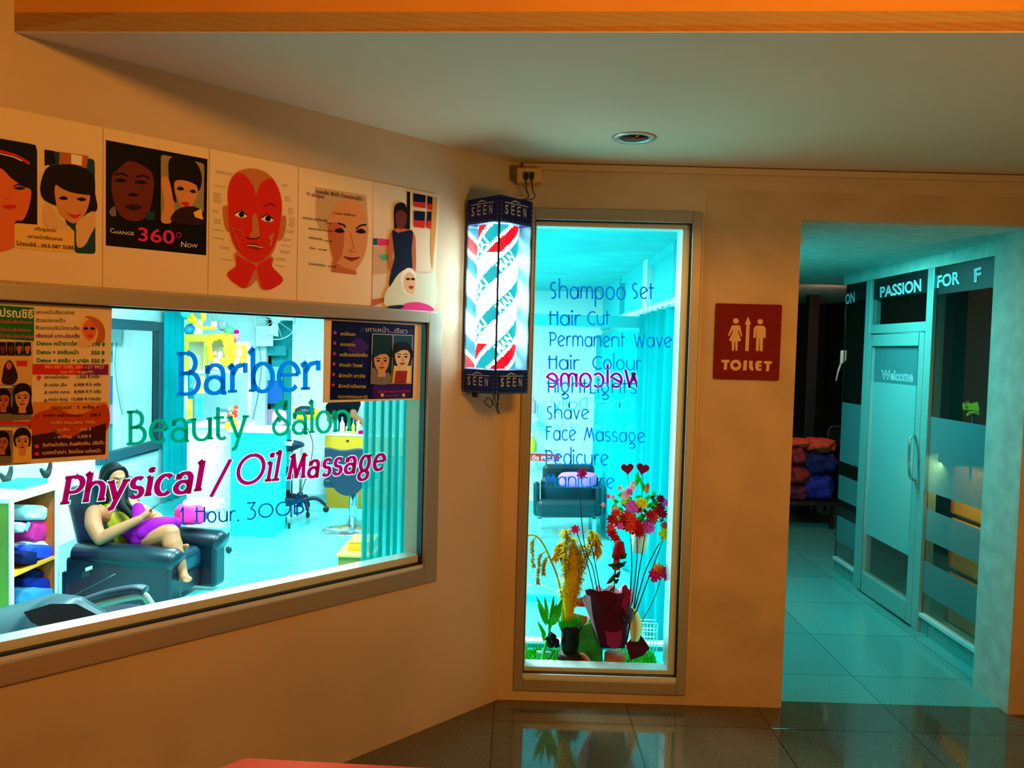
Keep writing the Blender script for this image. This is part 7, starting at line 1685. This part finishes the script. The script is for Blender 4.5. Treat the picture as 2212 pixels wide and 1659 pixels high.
for k, t in enumerate(twigs):
    b = MB(); c = smooth_path([P(x, y, YD - .03 - .012 * (k % 4)) for x, y in t], 6); b.tube([P(1325, 1390, YD)] + c, [.003, .0022], m_tw2, 6); rnd = random.Random(k)
    for i in range(3, len(c), 4): b.ell(c[i], .0035, m_tw2, seg=6, rings=4)
    b.build('twig', bq)
# flowers
def rosette(b, c, r, m, n=7, layers=2, facing=(0, -1, .25), cm=None, seed=0):
    rnd = random.Random(seed); x, y, z = orient(V((0, 0, 0)), V(facing) + V((rnd.uniform(-.3, .3), rnd.uniform(-.2, .2), rnd.uniform(-.3, .3)))); c = V(c)
    for L in range(layers):
        rr = r * (1 - .3 * L)
        for k in range(n):
            a = 2 * PI * (k + .5 * L) / n; d = x * math.cos(a) + y * math.sin(a); s = x * -math.sin(a) + y * math.cos(a); w = rr * 1.75 / n
            lift = z * (.12 + .30 * L) * r
            b.add([c + lift * .3, c + d * rr * .5 + s * w + lift, c + d * rr * .92 + s * w * .75 + lift * 1.3, c + d * rr + lift * 1.1, c + d * rr * .92 - s * w * .75 + lift * 1.3, c + d * rr * .5 - s * w + lift], [(0, 1, 2, 3, 4, 5)], m)
    b.ell(c + z * r * .18, r * .22, cm or m, seg=8, rings=5)
    return b
F_pk, F_pl, F_rd, F_or, F_ye, F_mg, F_dk = mat('petal_pink', (240, 90, 200), .7), mat('petal_pale', (250, 200, 214), .7), mat('petal_crimson', (206, 12, 40), .7), mat('petal_coral', (240, 70, 40), .7), mat('petal_yellow', (250, 206, 0), .7), mat('petal_magenta', (240, 20, 140), .7), mat('petal_wine', (150, 4, 40), .7)
def bloom(x, y, Y, r, m, par, k, n=8, layers=2, cm=None): rosette(MB(), P(x, y, Y), r, m, n, layers, seed=k, cm=cm).build('flower', par)
for k, (x, y, m) in enumerate(((1256, 1023, F_mg), (1243, 1144, F_mg))): bloom(x, y, YD - .05, .026 if k == 0 else .022, m, bq, k, 7)
ls = thing('leafy_stem', P(1326, 1290, YD - .06), 'green leafy stem with a hanging red bell flower above the bouquet', 'flower')
b = MB(); b.tube(smooth_path([P(1325, 1300, YD - .07), P(1327, 1260, YD - .07), P(1330, 1215, YD - .07), P(1336, 1190, YD - .07)], 6), .003, m_leafd, 6); b.build('stem', ls)
for p0, p1 in (((1328, 1240), (1310, 1262)), ((1328, 1246), (1340, 1232)), ((1330, 1225), (1354, 1212)), ((1330, 1222), (1312, 1220)), ((1330, 1218), (1350, 1222)), ((1326, 1256), (1338, 1250)), ((1325, 1268), (1313, 1285)), ((1334, 1205), (1356, 1196))): leaf(P(*p0, YD - .07), P(*p1, YD - .08), .010, m_leafd).build('leaf', ls)
b = MB(); b.lathe([(.034, 0), (.030, .02), (.024, .05), (.020, .07), (.0, .08)], P(1337, 1204, YD - .06), mat('petal_bell', (160, 4, 16), .7), 9); b.lathe([(.018, -.05), (.014, 0)], P(1332, 1206, YD - .06), mat('petal_red_pale', (226, 60, 70), .7), 8); b.build('bell_flower', ls)
# arrangement in a white pot
YA = 3.72
pot = P(1381, 1192, YA)
ar = thing('flower_arrangement', V((pot.x, YA, zp)), 'round arrangement of pink, red and yellow artificial flowers in a white pot with two hearts', 'flowers')
b = MB(); b.lathe([(17 * PXM, 0), (22 * PXM, 48 * PXM), (21 * PXM, 48 * PXM), (16 * PXM, .005)], pot, mat('pot_white', (226, 222, 206), .6), 24); b.build('pot', ar)
b = MB(); b.lathe([(.03, 0), (.03, .006), (.006, .012), (.006, pot.z - zp)], V((pot.x, YA, zp)), glass_mat('stand_clear', (.9, .97, .97), .6), 14); b.build('stand', ar)
b = MB(); rnd = random.Random(11)
for k in range(130):
    a = rnd.uniform(0, 2 * PI); rr = rnd.uniform(.2, 1); q = P(1376 + 55 * rr * math.cos(a), 1108 + 42 * rr * math.sin(a), YA + rnd.uniform(-.07, .03)); e = q + V((rnd.uniform(-.03, .03), rnd.uniform(-.04, .0), rnd.uniform(-.02, .035)))
    leaf(q, e, .009, m_leaf if k % 3 else m_leafd, .004, b)
b.build('foliage', ar)
fl_ = [(1330, 1108, F_or, .026), (1322, 1122, F_rd, .026), (1318, 1138, F_or, .024), (1322, 1150, F_rd, .026), (1336, 1130, F_rd, .026), (1345, 1120, F_rd, .03), (1328, 1098, F_pl, .022), (1340, 1137, F_pk, .018), (1328, 1160, F_rd, .022), (1332, 1165, F_rd, .02),
       (1362, 1122, F_or, .036), (1370, 1132, F_rd, .034), (1355, 1135, F_rd, .03), (1376, 1144, F_rd, .034), (1362, 1140, F_or, .03), (1380, 1150, F_rd, .028), (1385, 1140, F_mg, .02), (1356, 1112, F_or, .026), (1398, 1136, F_pk, .034), (1402, 1140, F_pk, .03),
       (1357, 1096, F_pk, .024), (1366, 1088, F_pk, .02), (1372, 1098, F_pk, .018), (1362, 1100, F_pk, .022), (1378, 1100, F_rd, .022), (1388, 1088, F_ye, .028), (1382, 1084, F_ye, .02), (1404, 1112, F_rd, .026), (1412, 1118, F_or, .026), (1418, 1108, F_rd, .024), (1408, 1124, F_or, .022), (1426, 1098, F_rd, .024), (1432, 1110, F_rd, .024), (1426, 1078, F_dk, .022), (1436, 1086, F_pk, .02), (1430, 1090, F_rd, .02), (1436, 1136, F_or, .022),
       (1355, 1064, F_pl, .026), (1364, 1054, F_pl, .022), (1360, 1062, F_pk, .016), (1368, 1042, F_pl, .012), (1350, 1072, F_pl, .022), (1338, 1054, F_pl, .014), (1314, 1072, F_pk, .012), (1324, 1074, F_pl, .014), (1303, 1090, F_pl, .012), (1346, 1084, mat('petal_lime', (190, 226, 80), .7), .018)]
for k, (x, y, m, r) in enumerate(fl_): bloom(x, y, YA - .09 - .02 * math.sin(k), r, m, ar, k, 8 if r > .02 else 6, 3 if r > .024 else 2)
b = MB(); b.ell(P(1398, 1056, YA - .05), (.011, .011, .022), mat('bud_orange', (244, 110, 20), .6)); b.ell(P(1399, 1051, YA - .053), (.009, .009, .018), F_or); b.build('tulip_bud', ar)
for p0, p1 in (((1372, 1050), (1378, 1018)), ((1380, 1042), (1372, 1024)), ((1408, 1075), (1412, 1058)), ((1336, 1072), (1346, 1060)), ((1332, 1088), (1322, 1076)), ((1390, 1062), (1382, 1036))): leaf(P(*p0, YA), P(*p1, YA - .02), .011, m_leaf).build('leaf', ar)
for k, (x, y, tl) in enumerate(((1355, 1012, .12), (1388, 1012, -.22))):
    hc_ = P(x, y, YA - .02); o_ = [(16 * math.sin(t) ** 3 / 16, (13 * math.cos(t) - 5 * math.cos(2 * t) - 2 * math.cos(3 * t) - math.cos(4 * t)) / 16) for t in [2 * PI * i / 36 for i in range(36)]]
    c_, s_ = math.cos(tl), math.sin(tl)
    b = MB(); b.prism([(a * c_ - q * s_, a * s_ + q * c_) for a, q in o_], lambda a, q, n: hc_ + V((a * .029, n, q * .029)), -.012, .012, mat('heart_velvet', (130, 4, 40), .8)); b.build('heart', ar, bevel=.008, bseg=3)
    b = MB(); b.tube([hc_ + V((0, 0, -.026)), P(1372 + 14 * k, 1120, YA)], .0018, m_leafd, 5); b.build('heart_stick', ar)
# single blooms on their own twigs at the right
s1_ = thing('artificial_flower', P(1437, 1155, YD - .03), 'single yellow artificial flower at the right of the arrangement', 'flower'); bloom(1437, 1155, YD - .04, .032, F_ye, s1_, 1, 6, 2)
b = MB(); b.tube([P(1436, 1158, YD - .03), P(1427, 1178, YD - .03)], .002, m_leafd, 5); b.build('stem', s1_)
s2_ = thing('artificial_flower', P(1420, 1240, YD - .05), 'orange and magenta artificial blooms leaning to the right frame', 'flower')
for k, (x, y, m, r) in enumerate(((1421, 1230, mat('petal_amber', (250, 150, 10), .7), .032), (1416, 1242, F_mg, .034), (1428, 1236, F_or, .022), (1446, 1232, F_mg, .034), (1452, 1218, F_pk, .030), (1440, 1244, F_mg, .026))): bloom(x, y, YD - .07 - .008 * k, r, m, s2_, k, 9, 3)
for p0, p1 in (((1440, 1222), (1446, 1208)), ((1444, 1246), (1450, 1262)), ((1414, 1246), (1408, 1258))): leaf(P(*p0, YD - .05), P(*p1, YD - .06), .012, m_leaf).build('leaf', s2_)
b = MB(); b.tube(smooth_path([P(1430, 1240, YD - .05), P(1410, 1300, YD - .04), P(1370, 1370, YD - .02)], 5), .002, m_leafd, 5); b.build('stem', s2_)
s3_ = thing('artificial_flower', P(1466, 1068, D + .07), 'tiny magenta petal stuck on the white right sash', 'flower'); bloom(1466, 1068, D + .085, .010, F_mg, s3_, 2, 5, 1)
# beige box and wire basket
bb_ = thing('cardboard_box', V((dpx(1280, 1464, 3.54).x, 3.54, zp)), 'small beige cardboard piece at the foot of the watermelon cushion', 'box')
b = MB(); b.prism([(1254, 1466), (1264, 1442), (1284, 1440), (1296, 1466)], lambda x, y, n: P(x, y, 3.53 + n), 0, .03, mat('cardboard', (150, 120, 84), .8)); b.build('box_body', bb_)
wb = thing('wire_basket', V((P(1406, 1400, 3.92).x, 3.92, zp)), 'white wire basket behind the maroon paper corner', 'basket')
b = MB(); q0, q1 = P(1384, 1346, 3.92), P(1419, 1384, 3.92)
for k in range(6): x = lerp(q0.x, q1.x, k / 5); b.tube([V((x, 3.92, zp)), V((x, 3.92, q0.z))], .0025, m_white, 5)
for k in range(3): z = lerp(q1.z, q0.z, k / 2); b.tube([V((q0.x, 3.92, z)), V((q1.x, 3.92, z))], .003, m_white, 5); b.tube([V((q0.x, 3.97, z)), V((q1.x, 3.97, z))], .003, m_white, 5)
b.build('wire_frame', wb)
